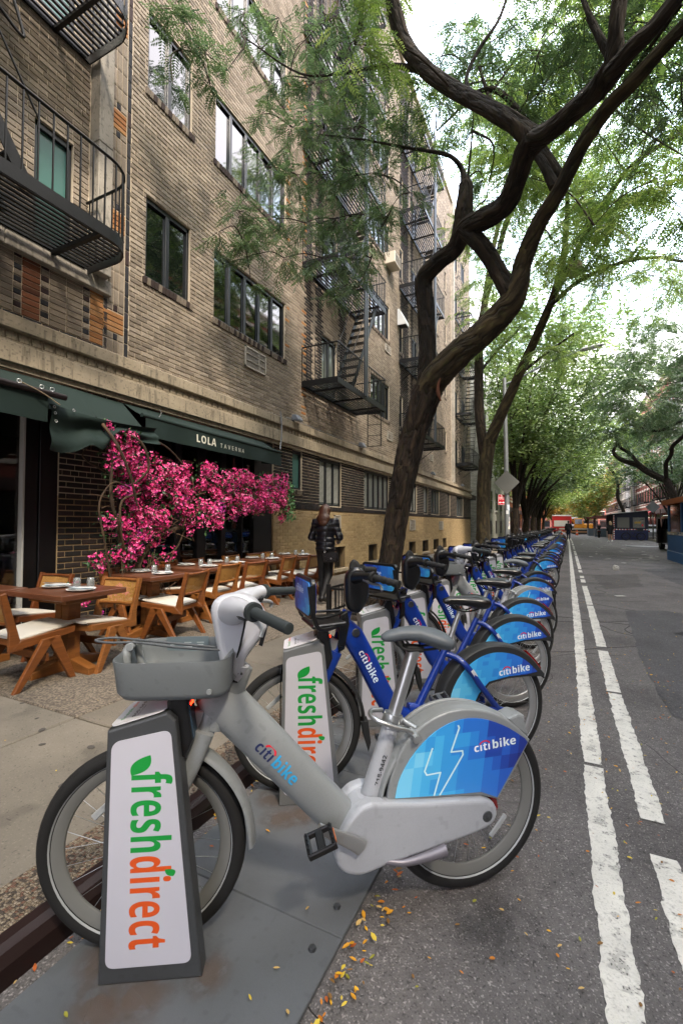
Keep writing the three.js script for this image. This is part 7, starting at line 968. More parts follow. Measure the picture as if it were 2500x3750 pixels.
// ---------- people ----------
// local frame: faces -z, x to the right of the walker's left... y up; joints in metres for a figure of height 1.68, scaled by h
function person(label, pos, turn, o) {
  const t = thing('person', label, 'person', pos, turn), k = o.h / 1.68, J = {};
  for (const [n, p] of Object.entries({ head: [0, 1.575, 0], neck: [0, 1.44, 0.01], chest: [0, 1.28, 0.01], waist: [0, 1.06, 0], hip: [0, 0.93, 0.01], shL: [-0.165, 1.385, 0.01], shR: [0.165, 1.385, 0.01], elL: [-0.25, 1.13, 0.03], elR: [0.25, 1.13, 0.03], haL: [-0.2, 0.93, -0.1], haR: [0.2, 0.93, -0.1], hpL: [-0.085, 0.9, 0], hpR: [0.085, 0.9, 0], knL: [-0.09, 0.49, -0.03], knR: [0.09, 0.49, -0.03], anL: [-0.09, 0.085, 0.02], anR: [0.09, 0.085, 0.02], ...o.joints })) J[n] = p.map(v => v * k);
  const S = s => s * k, bx = (P, g) => [P.map(v => v - g), P.map(v => v + g)];
  const limbF = (x, y, z, a, b, c, r, e = 0) => smin(capsule(x, y, z, J[a], J[b], S(r[0]) + e, S(r[1]) + e), capsule(x, y, z, J[b], J[c], S(r[1]) + e, S(r[2]) + e), 0.03);
  const legs = (x, y, z, e) => Math.min(limbF(x, y, z, 'hpL', 'knL', 'anL', [0.08, 0.055, 0.038], e), limbF(x, y, z, 'hpR', 'knR', 'anR', [0.08, 0.055, 0.038], e));
  const arms = (x, y, z, e) => Math.min(limbF(x, y, z, 'shL', 'elL', 'haL', [0.05, 0.041, 0.028], e), limbF(x, y, z, 'shR', 'elR', 'haR', [0.05, 0.041, 0.028], e));
  const torso = (x, y, z, e) => smin(smin(capsule(x, y, z, J.chest, J.waist, S(0.105) + e, S(0.085) + e, [1.35, 1, 0.95]), capsule(x, y, z, J.waist, J.hip, S(0.085) + e, S(0.1) + e, [1.45, 1, 1.05]), 0.06), capsule(x, y, z, J.shL, J.shR, S(0.055) + e, S(0.055) + e), 0.08);
  const hd = (x, y, z) => { const X = x - J.head[0], Y = y - J.head[1], Z = z - J.head[2]; let d = Math.hypot(X / 0.92, Y / 1.22, Z / 1.1) - S(0.083); d = smin(d, Math.hypot(X / 0.7, (Y + S(0.06)) / 0.8, (Z + S(0.035)) / 0.9) - S(0.05), 0.03); d = smin(d, Math.hypot(X, Y + S(0.015), Z + S(0.098)) - S(0.011), 0.016); for (const s of [-1, 1]) { d = smin(d, Math.hypot((X - s * S(0.08)) / 0.5, Y / 1.3, Z / 0.8) - S(0.02), 0.01); d = Math.max(d, -(Math.hypot(X - s * S(0.03), Y - S(0.01), Z + S(0.1)) - S(0.012))); } return smin(d, capsule(x, y, z, J.neck, [J.head[0], J.head[1] - S(0.06), J.head[2] + S(0.01)], S(0.05), S(0.046)), 0.03); };
  const feet = (x, y, z, e) => { let d = 9; for (const s of ['L', 'R']) { const a = J['an' + s]; d = Math.min(d, capsule(x, y, z, [a[0], a[1] - S(0.045), a[2] + S(0.03)], [a[0], a[1] - S(0.05) - (o.toe?.[s] ?? 0), a[2] - S(0.14)], S(0.036) + e, S(0.03) + e, [1, 0.85, 1])); } return d; };
  const hand = (s) => { const a = J['ha' + s], e = J['el' + s], d = V(a[0] - e[0], a[1] - e[1], a[2] - e[2]).normalize(), side = V(s === 'L' ? 1 : -1, 0, 0), up = V(0, 0, 0).crossVectors(d, side).normalize(), P = V(...a), seg = [[P, P.clone().addScaledVector(d, S(0.085)), 0.024, 0.02]]; side.crossVectors(up, d); for (let i = 0; i < 4; i++) { const w = (i - 1.5) * S(0.018), b = P.clone().addScaledVector(d, S(0.08)).addScaledVector(up, w), m = b.clone().addScaledVector(d, S(0.035 + 0.006 * (i % 3))).addScaledVector(side, S(0.012)), q = m.clone().addScaledVector(d, S(0.022)).addScaledVector(side, S(0.026)); seg.push([b, m, 0.0088, 0.0082], [m, q, 0.0082, 0.0068]); } const b = P.clone().addScaledVector(d, S(0.025)).addScaledVector(up, -S(0.025)), m = b.clone().addScaledVector(d, S(0.035)).addScaledVector(up, -S(0.02)).addScaledVector(side, S(0.012)); seg.push([b, m, 0.011, 0.009], [m, m.clone().addScaledVector(d, S(0.026)), 0.009, 0.0075]); return seg; };
  const seg = [...hand('L'), ...hand('R')], handF = (x, y, z) => { let d = 9; for (const [a, b, r0, r1] of seg) d = Math.min(d, capsule(x, y, z, a.toArray(), b.toArray(), S(r0), S(r1))); return d; };
  const all = Object.values(J), lo = [0, 1, 2].map(i => Math.min(...all.map(p => p[i])) - 0.24), hi = [0, 1, 2].map(i => Math.max(...all.map(p => p[i])) + 0.24); lo[1] = -0.02; hi[1] = o.h + 0.06;
  const c = o.cell ?? 0.014, skin = std(o.skin ?? 0xb98a72, 0.6);
  const body = [sdfMesh((x, y, z) => Math.min(smin(smin(torso(x, y, z, -0.012), legs(x, y, z, -0.008), 0.05), smin(arms(x, y, z, -0.008), hd(x, y, z), 0.02), 0.04), feet(x, y, z, -0.012)), lo, hi, c)];
  for (const s of ['L', 'R']) { const a = J['ha' + s]; body.push(sdfMesh(handF, ...bx(a, 0.16), o.cell ? 0.005 : 0.009)); }
  obj('body', body, skin, t);
  const quilt = y => o.puffer ? 0.008 * Math.abs(Math.sin(y * Math.PI / 0.085 + 0.5)) + 0.006 : 0, hemY = S(o.hem ?? 0.88);
  obj('jacket', sdfMesh((x, y, z) => { const e = (o.loose ?? 0.018) + quilt(y), d = smin(torso(x, y, z, e), arms(x, y, z, e * 0.85), 0.03); const coll = capsule(x, y, z, [J.neck[0], J.neck[1] - S(0.06), J.neck[2]], [J.neck[0], J.neck[1] - S(0.005), J.neck[2]], S(0.075), S(0.066)); let r = Math.max(smin(d, coll, 0.04), hemY - y); for (const s of ['L', 'R']) { const a = J['ha' + s]; r = Math.max(r, S(0.03) - Math.hypot(x - a[0], y - a[1], z - a[2])); } return Math.max(r, y - J.neck[1] - S(0.01)); }, lo, hi, c * 0.75), o.jacket, t);
  if (o.shorts) obj('shorts', sdfMesh((x, y, z) => Math.max(smin(legs(x, y, z, 0.03), capsule(x, y, z, J.waist, J.hip, S(0.085), S(0.105), [1.45, 1, 1.05]), 0.05), Math.max(y - S(0.98), S(0.62) - y)), lo, hi, c), o.trousers, t);
  else obj('trousers', sdfMesh((x, y, z) => Math.max(smin(legs(x, y, z, o.legEase ?? 0.006), capsule(x, y, z, J.waist, J.hip, S(0.083), S(0.103), [1.45, 1, 1.05]), 0.05), Math.max(y - S(1.0), S(0.08) - y)), lo, hi, c * 0.85), o.trousers, t);
  for (const s of ['L', 'R']) obj('shoe', sdfMesh((x, y, z) => { const a = J['an' + s]; return Math.max(Math.min(capsule(x, y, z, [a[0], a[1] - S(0.045), a[2] + S(0.03)], [a[0], a[1] - S(0.05) - (o.toe?.[s] ?? 0), a[2] - S(0.14)], S(0.042), S(0.036), [1, 0.9, 1]), capsule(x, y, z, a, [a[0], a[1] - S(0.05), a[2] + S(0.015)], S(0.044), S(0.04))), -(y + 0.001)); }, ...bx([J['an' + s][0], J['an' + s][1] - S(0.04), J['an' + s][2] - S(0.05)], 0.2), c * 0.7), o.shoes, t);
  obj('hair', sdfMesh((x, y, z) => { const X = x - J.head[0], Y = y - J.head[1], Z = z - J.head[2]; let d = Math.hypot(X / 0.98, (Y - S(0.012)) / 1.2, (Z - S(0.012)) / 1.1) - S(0.094); if (Z < -S(0.02)) d = Math.max(d, (S(0.05) - Y) * 0.7 - 0.0 + (-S(0.02) - Z) * 0.2); else d = Math.max(d, -S(0.1) - Y); if (o.longHair) d = smin(d, Math.min(capsule(x, y, z, [J.head[0], J.head[1], J.head[2] + S(0.04)], [J.head[0], J.head[1] - S(0.13), J.head[2] + S(0.095)], S(0.085), S(0.1), [1.1, 1, 0.6]), capsule(x, y, z, [J.head[0], J.head[1] - S(0.13), J.head[2] + S(0.095)], [J.head[0] + S(0.012), J.head[1] - S(o.longHair), J.head[2] + S(0.125)], S(0.1), S(0.06), [1.3, 1, 0.5])), 0.04); return d + 0.002 * Math.sin(X * 260) * (0.4 + 0.6 * Math.sin(Y * 13 + X * 40)); }, ...[[J.head[0] - 0.2, J.head[1] - 0.42, J.head[2] - 0.2], [J.head[0] + 0.2, J.head[1] + 0.17, J.head[2] + 0.28]], c * 0.6), o.hair, t);
  return t;
}
{
  const w = person('woman seen from behind in a shiny dark quilted jacket, walking past the tables', [-3.58, 0.09, -6.75], 0.05, { h: 1.62, cell: 0.012, puffer: true, loose: 0.012, hem: 0.9, longHair: 0.2, skin: 0xc09a84, jacket: phys(0x0c0e15, 0.32, { clearcoat: 0.15 }), trousers: std(0x0b0b0d, 0.7), shoes: std(0x0e0e0f, 0.5), hair: std(0x3f2415, 0.45), joints: { elL: [-0.27, 1.12, 0.0], elR: [0.265, 1.13, 0.0], haL: [-0.14, 1.02, -0.24], haR: [0.14, 1.05, -0.24], knL: [-0.09, 0.49, -0.05], anL: [-0.085, 0.085, -0.02], knR: [0.075, 0.48, 0.02], anR: [0.06, 0.15, 0.24], shL: [-0.175, 1.385, 0.01], shR: [0.175, 1.385, 0.01] }, toe: { R: 0.05, L: 0 } });
  const b = thing('shoulder_bag', 'black leather cross-body bag hanging at the walking woman’s right hip', 'bag', [-3.40, 0.09, -6.6], 0.1);
  obj('bag_body', [box(0.25, 0.16, 0.075, [0, 0.755, 0], [0, 0, 0.12], 0.02)], phys(0x0d0d0e, 0.35), b); obj('flap', [box(0.252, 0.1, 0.012, [0.002, 0.79, 0.04], [0, 0, 0.12], 0.005), box(0.2, 0.006, 0.008, [0, 0.75, 0.046], [0, 0, 0.5]), box(0.2, 0.006, 0.008, [0, 0.75, 0.046], [0, 0, -0.25])], phys(0x121214, 0.3), b);
  obj('strap', tube([[-0.1, 0.83, 0.02], [-0.1, 1.0, -0.0], [-0.08, 1.2, 0.0], [-0.05, 1.34, -0.06], [-0.04, 1.38, -0.15]], 0.008, { sides: 6 }), std(0x121214, 0.5), b); obj('buckle', [box(0.02, 0.025, 0.006, [0.02, 0.745, 0.05]), new THREE.TorusGeometry(0.014, 0.003, 5, 12).translate(-0.1, 0.85, 0.02), box(0.02, 0.012, 0.006, [-0.098, 1.04, 0.006])], M.steel, b);
  person('man in a dark jacket and blue jeans walking away on the white lane lines', [0.5, 0, -47.4], 0, { h: 1.76, loose: 0.03, hem: 0.82, legEase: 0.016, jacket: std(0x14161c, 0.7), trousers: std(0x1f2a40, 0.8), shoes: std(0x17140f, 0.6), hair: std(0x3b3836, 0.7), skin: 0xb08670, joints: { anL: [-0.09, 0.085, -0.1], anR: [0.08, 0.13, 0.17], knR: [0.08, 0.48, 0.04], haL: [-0.24, 0.84, -0.03], haR: [0.24, 0.9, -0.12] } });
  person('fair-haired woman in a black top and shorts beside the navy dining shed', [3.55, 0, -43.6], 0.4, { h: 1.7, loose: 0.03, hem: 0.74, shorts: true, jacket: std(0x101012, 0.7), trousers: std(0x16161a, 0.8), shoes: std(0xd8d6d0, 0.6), hair: std(0xa98f6a, 0.6), skin: 0xb78a70, longHair: 0.12, joints: { anL: [-0.09, 0.085, -0.06], anR: [0.08, 0.1, 0.14] } });
  person('seated dark-clothed person on the scooter beside the far dining shed', [3.6, 0.42, -57.2], 0.2, { h: 1.1, loose: 0.02, jacket: std(0x15161a, 0.7), trousers: std(0x15161a, 0.8), shoes: std(0x17140f, 0.6), hair: std(0x17151a, 0.7), joints: { knL: [-0.14, 0.8, -0.36], knR: [0.14, 0.8, -0.36], anL: [-0.14, 0.4, -0.4], anR: [0.14, 0.4, -0.4], haL: [-0.24, 1.0, -0.45], haR: [0.24, 1.0, -0.45] } });
}
// ---------- street furniture ----------
T.noStanding = canvasTex(256, 384, (c, w, h) => { c.fillStyle = '#b3122a'; c.fillRect(0, 0, w, h); c.strokeStyle = '#fff'; c.lineWidth = 6; c.strokeRect(8, 8, w - 16, h - 16); c.fillStyle = '#fff'; c.textAlign = 'center'; c.font = 'bold 44px sans-serif'; c.fillText('NO', w / 2, 70); c.fillText('STANDING', w / 2, 125); c.fillText('ANYTIME', w / 2, 182); c.fillRect(30, 290, w - 60, 16); c.beginPath(); c.moveTo(20, 298); c.lineTo(70, 262); c.lineTo(70, 334); c.fill(); c.beginPath(); c.moveTo(w - 20, 298); c.lineTo(w - 70, 262); c.lineTo(w - 70, 334); c.fill(); });
{
  const z = -21.3, t = thing('street_lamp', 'tall grey street lamp pole with a long arm, stickers on its lower shaft', 'street lamp', [-2.2, 0.06, z]), galv = std(0x8b9194, 0.5, { metalness: 0.5, map: T.scuff });
  obj('shaft', tube([[0, 0, 0], [-0.03, 4, 0], [-0.09, 7.9, 0]], [0.125, 0.1, 0.075], { sides: 12, seg: 8 }), galv, t); obj('base', lathe([[0.2, 0], [0.2, 0.1], [0.16, 0.5], [0.13, 0.55]], 12), galv, t);
  obj('arm', [tube([[-0.09, 7.6, 0], [0.4, 7.75, 0], [1.6, 8.25, 0.1], [3.0, 8.6, 0.2]], [0.05, 0.035], { sides: 8 }), tube([[-0.09, 7.3, 0], [0.4, 7.72, 0]], 0.03, { sides: 6 })], galv, t); obj('luminaire', loftXY([[2.9, 8.58, 0.03, 0.08, 0.2], [3.0, 8.6, 0.06, 0.15, 0.2], [3.5, 8.66, 0.055, 0.17, 0.2], [3.75, 8.68, 0.02, 0.1, 0.2]], 3), std(0x9a9d9f, 0.45), t); obj('lens', box(0.55, 0.02, 0.24, [3.32, 8.585, 0.2], [0, 0, 0.1], 0.005), std(0xcfd2d2, 0.3), t);
  const r = rng(3); for (let i = 0; i < 9; i++) { const y = 0.8 + r() * 1.5, a = r() * 1.6 - 0.3, R = 0.127 - y * 0.007; obj('sticker', new THREE.CylinderGeometry(R, R, 0.09 + r() * 0.12, 8, 1, true, a, 0.9 + r() * 0.6).translate(-0.01, y, 0), std([0xd8dadb, 0xb8c4d0, 0xe0d8c8, 0x7d8790, 0xd3cfd8][i % 5], 0.6, { side: THREE.DoubleSide }), t); }
  const d = thing('warning_sign', 'back of a grey diamond road sign fixed to the street lamp pole', 'road sign', [-2.2, 3.25, z + 0.16]); obj('sign_plate', box(0.76, 0.76, 0.006, [0, 0, 0], [0, 0, Math.PI / 4], 0.002), std(0x5c5e5c, 0.6), d); obj('brace', [box(0.05, 0.7, 0.02, [0, 0, -0.02]), box(0.3, 0.03, 0.03, [0, 0.15, -0.03])], std(0x7d8082, 0.5), d);
  const s = thing('parking_sign', 'small red and white no-standing sign on the street lamp pole', 'parking sign', [-2.42, 2.5, z + 0.1], 0.3); obj('sign_plate', plate(roundRect(-0.15, 0.15, -0.23, 0.23, 0.02), 0, 0.004, { fit: true }), std(0xffffff, 0.45, { map: T.noStanding }), s); obj('clamp', box(0.2, 0.03, 0.03, [0.16, 0.1, -0.02]), M.darkSteel, s);
}
{
  const d = thing('warning_sign', 'back of a grey diamond road sign on a dark post beside the navy dining shed', 'road sign', [7.2, 0.1, -48.2]); obj('post', box(0.09, 3.6, 0.09, [0, 1.8, 0]), std(0x2c2e2c, 0.6), d); obj('sign_plate', box(0.78, 0.78, 0.006, [0, 2.9, 0.06], [0, 0, Math.PI / 4], 0.002), std(0x707577, 0.55), d);
  const m = thing('manhole_cover', 'round iron manhole cover in the roadway before the dark van', 'manhole cover', [4.7, 0, -35]); obj('cover', new THREE.CylinderGeometry(0.95, 0.97, 0.016, 32).translate(0, 0.008, 0), std(0x8a8885, 0.6), m); obj('ring', new THREE.TorusGeometry(0.98, 0.03, 6, 36).rotateX(Math.PI / 2).translate(0, 0.008, 0), M.darkSteel, m);
  const crumple = (R, sd) => { const g = mergeVertices(new THREE.IcosahedronGeometry(R, 3).deleteAttribute('uv').deleteAttribute('normal')), p = g.attributes.position; for (let i = 0; i < p.count; i++) { const q = V(p.getX(i), p.getY(i), p.getZ(i)), k = 0.55 + 0.9 * fbm(q.x / R * 2 + sd, q.y / R * 2 + q.z / R * 1.3, 1e6, 3, sd); p.setXYZ(i, q.x * k, q.y * k * 1.15, q.z * k); } const h = g.toNonIndexed(); h.computeVertexNormals(); return h; };
  const lt = (n, lab, cat, p, g, c, turn) => { const o = obj(n, g, std(c, 0.8)); tag(o, lab, cat); o.position.set(...p); o.rotation.y = turn; };
  lt('crumpled_paper', 'crumpled white paper lying in the middle of the roadway', 'litter', [1.48, 0.05, -16.35], crumple(0.09, 7), 0xb9b4ac, 0.4); lt('flat_paper', 'flat white paper scrap on the roadway short of the crumpled paper', 'litter', [1.0, 0.01, -10.4], box(0.18, 0.008, 0.1), 0xc4c2bc, 0.5); lt('plastic_bag', 'torn grey plastic bag snagged high on a branch above the street', 'litter', [0.35, 8.6, -14.2], crumple(0.2, 4), 0x8b7f79, 0);
  const r = rng(9), bits = []; for (let i = 0; i < 70; i++) bits.push(box(0.05 + r() * 0.16, 0.006, 0.04 + r() * 0.1, [1 + r() * 5.6, 0.006, -18 - r() * 36], [0, r() * 3, 0])); const st = obj('paper_scraps', bits, std(0xb5b2ac, 0.9)); st.userData.kind = 'stuff'; st.userData.label = 'small pale scraps of litter scattered over the far roadway'; st.userData.category = 'litter';
}
// ---------- dining sheds, vehicles ----------
{
  const blue = std(0x255a8c, 0.6, { map: T.scuff }), t = thing('dining_shed', 'bright blue wooden dining shed with an orange roof edge at the kerb', 'dining shed', [0, 0, 0]);
  obj('panel', [span(3.85, 3.92, 0, 1.02, -22.5, -12), span(3.92, 6.4, 0, 1.02, -22.5, -22.43)], blue, t); obj('skirting', [span(3.83, 3.85, 0, 0.36, -22.5, -12)], std(0x2b5f92, 0.6), t); obj('cap_strip', span(3.835, 3.85, 0.37, 0.385, -22.5, -12), std(0x9fb4c8, 0.6), t);
  for (const z of [-22.42, -20.2, -18, -15.8]) obj('post', span(3.86, 3.98, 1.14, 2.2, z - 0.06, z + 0.06, 0.006), blue, t); obj('post', span(6.3, 6.4, 0, 2.2, -22.5, -22.4), blue, t);
  const r = rng(6), tl = [0xcfc9b8, 0x3b4a5c, 0x8a8f8c, 0xa98c6a].map(c => std(c, 0.4)), tg = done(box(0.012, 0.05, 0.062, [0, 0, 0], [0, 0, 0], 0.003)); for (let z = -22.46; z < -19.6; z += 0.07) for (const y of [1.05, 1.105]) { const m = new THREE.Mesh(tg, tl[Math.floor(r() * 4)]); m.name = 'tile'; m.position.set(3.845, y, z); m.castShadow = m.receiveShadow = true; t.add(m); } obj('sill', span(3.85, 3.94, 1.02, 1.138, -22.5, -12), std(0x51606c, 0.6), t);
  obj('roof_edge', [plate([[3.7, 2.2], [6.5, 2.2], [6.5, 2.38], [3.7, 2.38]], -22.62, -22.55), span(3.68, 3.72, 2.2, 2.39, -22.62, -12)], std(0xa35a25, 0.65, { map: T.wood }), t); obj('roof', span(3.72, 6.5, 2.3, 2.36, -22.55, -12), std(0x6b6f72, 0.8), t);
  obj('pane', [span(3.9, 3.91, 1.14, 2.2, -22.36, -20.26), span(3.9, 3.91, 1.14, 2.2, -20.14, -18.06)], phys(0x10160f, 0.05, { ior: 1.7 }), t); obj('diagonal_brace', [box(0.05, 1.25, 0.09, [3.96, 1.68, -21.8], [0.75, 0, 0])], blue, t);
}
T.stripe = canvasTex(512, 16, (c, w, h) => { for (let i = 0; i < 22; i++) { c.fillStyle = i % 2 ? '#d8d8d6' : '#b02026'; c.fillRect(i * w / 22, 0, w / 22 + 1, h); } });
T.graffiti = canvasTex(512, 384, (c, w, h) => { c.fillStyle = '#6b6963'; c.fillRect(0, 0, w, h); const r = rng(5); for (let i = 0; i < 60; i++) { c.fillStyle = `rgba(${150 + r() * 50},${148 + r() * 50},${140 + r() * 50},0.12)`; c.fillRect(r() * w, r() * h, 60 + r() * 90, 20 + r() * 40); } c.strokeStyle = '#c79a1e'; c.lineWidth = 11; c.lineJoin = 'round'; c.beginPath(); for (let i = 0; i < 34; i++) c.lineTo(70 + i * 8.6 + 18 * Math.sin(i * 2.4), 190 + 42 * Math.sin(i * 1.9)); c.stroke(); c.fillStyle = '#d8243c'; c.beginPath(); c.arc(410, 290, 42, 0, 7); c.fill(); c.strokeStyle = '#1b1b1b'; c.lineWidth = 8; c.beginPath(); for (let i = 0; i < 16; i++) c.lineTo(300 + i * 11, 70 + 22 * Math.sin(i * 2.2)); c.stroke(); });
{
  const navy = std(0x161d33, 0.6, { map: T.scuff }), t = thing('dining_shed', 'navy blue dining shed with two cloudy windows and a striped red and white strip', 'dining shed', [0, 0, 0]), z = -49.6;
  obj('front_wall', [span(4.38, 7.0, 0, 0.94, z - 0.06, z)], std(0x1a2350, 0.6, { map: T.scuff }), t); obj('upper_wall', [plate([[4.38, 1.02], [7.0, 1.02], [7.0, 2.7], [4.38, 2.42]], z - 0.06, z, { holes: [[[4.62, 1.14], [4.62, 2.1], [5.58, 2.1], [5.58, 1.14]], [[5.86, 1.14], [5.86, 2.1], [6.8, 2.1], [6.8, 1.14]]] })], navy, t);
  const st = new THREE.PlaneGeometry(2.62, 0.08).translate(5.69, 0.98, z + 0.004); st.userData.uv = true; obj('striped_strip', [st], std(0xffffff, 0.5, { map: T.stripe, side: THREE.DoubleSide }), t); const sv = new THREE.PlaneGeometry(2.3, 0.09).rotateZ(Math.PI / 2).translate(4.34, 1.16, z + 0.01); sv.userData.uv = true; obj('striped_strip', sv, std(0xffffff, 0.5, { map: T.stripe, side: THREE.DoubleSide }), t);
  obj('window', span(4.62, 5.58, 1.14, 2.1, z - 0.04, z - 0.03), std(0x6e6c66, 0.5), t); const gp = plate(roundRect(5.86, 6.8, 1.14, 2.1, 0.01), z - 0.04, z - 0.03, { fit: true }); obj('window', gp, std(0xffffff, 0.5, { map: T.graffiti }), t);
  obj('roof', [plate([[4.1, 2.4], [7.2, 2.73], [7.2, 2.78], [4.1, 2.45]], -58.4, z + 0.25)], std(0x2a2c30, 0.7), t); obj('roof_edge', plate([[4.1, 2.41], [7.2, 2.74], [7.2, 2.79], [4.1, 2.46]], z + 0.25, z + 0.29), std(0xc9cacb, 0.5), t);
  const posts = []; for (let q = z - 0.1; q > -58.3; q -= 0.9) posts.push(span(4.38, 4.46, 0, 2.42, q - 0.08, q)); posts.forEach(g => obj('post', g, std(0x25262a, 0.6), t)); obj('side_wall', span(4.38, 4.44, 0, 1.0, -58.3, z - 0.1), std(0x7d756c, 0.8), t); obj('back_wall', [span(7.0, 7.06, 0, 2.6, -58.3, z), span(4.38, 7, 0, 2.5, -58.36, -58.3)], navy, t);
}
{
  const mk = (lab, x0, x1, z1, z0, h, c) => { const t = thing('dining_shed', lab, 'dining shed', [0, 0, 0]); obj('low_wall', [span(x0, x1, 0, 0.95, z1 - 0.05, z1), span(x0, x0 + 0.05, 0, 0.95, z0, z1 - 0.05)], std(c, 0.7), t); for (const z of [z1 - 0.05, (z0 + z1) / 2, z0]) for (const x of [x0, x1 - 0.08]) obj('post', span(x, x + 0.08, 0.95, h, z - 0.08, z), std(0x3a2420, 0.7), t); obj('roof', span(x0 - 0.2, x1 + 0.1, h, h + 0.08, z0 - 0.1, z1 + 0.3), std(0x3b3d42, 0.7), t); obj('fascia', span(x0 - 0.22, x1 + 0.12, h - 0.14, h + 0.1, z1 + 0.3, z1 + 0.34), std(0x5a3028, 0.7), t); obj('back_wall', span(x1, x1 + 0.05, 0, h, z0, z1), std(0x33302c, 0.8), t); };
  mk('dark open dining shed just beyond the navy one', 3.4, 6.4, -60.5, -63.4, 2.35, 0x3e4a56); mk('small brown-posted dining shed, farthest along the kerb', 2.95, 5.9, -66, -69, 2.3, 0x4a5560);
}
function wheelCar(t, x, y, z, R = 0.34, w = 0.22) { const g = new THREE.Group(); g.name = 'wheel'; t.add(g); g.position.set(x, y, z); obj('tyre', lathe([[R * 0.6, -w / 2], [R * 0.95, -w / 2], [R, -w * 0.35], [R, w * 0.35], [R * 0.95, w / 2], [R * 0.6, w / 2]], 28).rotateZ(Math.PI / 2), M.tyre, g); obj('rim', lathe([[0, -w * 0.4], [R * 0.3, -w * 0.42], [R * 0.6, -w * 0.34], [R * 0.6, w * 0.34], [R * 0.3, w * 0.42], [0, w * 0.4]], 18).rotateZ(Math.PI / 2), std(0x6d7072, 0.4, { metalness: 0.7 }), g); }
{ // van, parked facing away
  const paint = phys(0x4c4744, 0.3, { clearcoat: 0.8, clearcoatRoughness: 0.1, metalness: 0.25 }), glass = phys(0x0a0c0c, 0.04, { ior: 1.7 }), t = thing('parked_van', 'dark metallic van parked at the far kerb with a front door open', 'van', [5.95, 0, -29.3]);
  const prof = [[2.5, 0.35], [2.55, 0.9], [2.5, 1.15], [2.3, 1.8], [2.15, 1.93], [-1.2, 1.95], [-1.7, 1.85], [-2.3, 1.2], [-2.9, 1.05], [-3.1, 0.8], [-3.1, 0.35], [-2.65, 0.35], [-2.5, 0.62], [-2.2, 0.76], [-1.9, 0.76], [-1.6, 0.62], [-1.45, 0.35], [0.95, 0.35], [1.1, 0.62], [1.4, 0.76], [1.7, 0.76], [2.0, 0.62], [2.15, 0.35]];
  obj('body', plate(prof, -0.95, 0.95, { bevel: 0.06, bseg: 3 }).rotateY(-Math.PI / 2), paint, t);
  for (const s of [-1, 1]) { for (const [a, b] of [[0.9, 2.2], [-0.35, 0.8], [-1.4, -0.45]]) obj('side_window', plate([[a, 1.18], [b, 1.18], [b - (b > 2 ? 0.12 : 0), 1.76], [a, 1.76]], -0.006, 0.006, { bevel: 0.003 }).rotateY(-Math.PI / 2).translate(s * 0.956, 0, 0), glass, t); obj('door_seam', [box(0.004, 1.35, 0.012, [s * 0.951, 1.1, 0.85]), box(0.004, 1.35, 0.012, [s * 0.951, 1.1, -0.4]), box(0.006, 0.03, 2.4, [s * 0.952, 1.0, 1.2])], M.black, t); obj('tail_lamp', box(0.1, 0.5, 0.06, [s * 0.88, 1.1, 2.52], [-0.05, 0, 0], 0.02), M.red, t); }
  obj('rear_window', box(1.5, 0.55, 0.012, [0, 1.48, 2.41], [-0.26, 0, 0]), glass, t); obj('bumper', box(1.9, 0.22, 0.16, [0, 0.45, 2.55], [0, 0, 0], 0.04), std(0x1f2021, 0.6), t); obj('number_plate', box(0.32, 0.16, 0.01, [0, 0.85, 2.56]), std(0xb9b7aa, 0.5), t);
  for (const s of [-0.86, 0.86]) for (const z of [1.4, -2.05]) wheelCar(t, s, 0.34, z);
  const d = new THREE.Group(); d.name = 'open_door'; t.add(d); d.position.set(-0.96, 0, -1.55); d.rotation.y = -0.35; obj('door_skin', plate([[0, 0.4], [1.05, 0.4], [1.08, 1.1], [0.95, 1.85], [0.35, 1.85], [0, 1.2]], -0.03, 0.03, { bevel: 0.015 }).rotateY(-Math.PI / 2), paint, d); obj('door_window', plate([[0.1, 1.2], [0.98, 1.2], [0.9, 1.75], [0.4, 1.75]], -0.034, 0.034).rotateY(-Math.PI / 2), glass, d);
}
{ // silver car half hidden between shed and van
  const t = thing('parked_car', 'pale silver car glimpsed between the navy shed and the dark van', 'car', [8.0, 0.0, -54]); const p = [[2.2, 0.3], [2.25, 0.75], [1.9, 0.95], [1.1, 1.42], [-0.6, 1.45], [-1.4, 0.98], [-2.15, 0.8], [-2.25, 0.35]]; obj('body', plate(p, -0.85, 0.85, { bevel: 0.08, bseg: 3 }).rotateY(-Math.PI / 2), phys(0x9a9da0, 0.3, { clearcoat: 0.6, metalness: 0.4 }), t); obj('rear_window', box(1.3, 0.5, 0.012, [0, 1.18, 1.53], [-1.04, 0, 0]), phys(0x0a0c0c, 0.05), t); for (const s of [-1, 1]) obj('tail_lamp', box(0.3, 0.14, 0.05, [s * 0.65, 0.8, 2.24], [0, 0, 0], 0.02), M.red, t); for (const s of [-0.78, 0.78]) for (const z of [1.35, -1.35]) wheelCar(t, s, 0.32, z, 0.32);
}
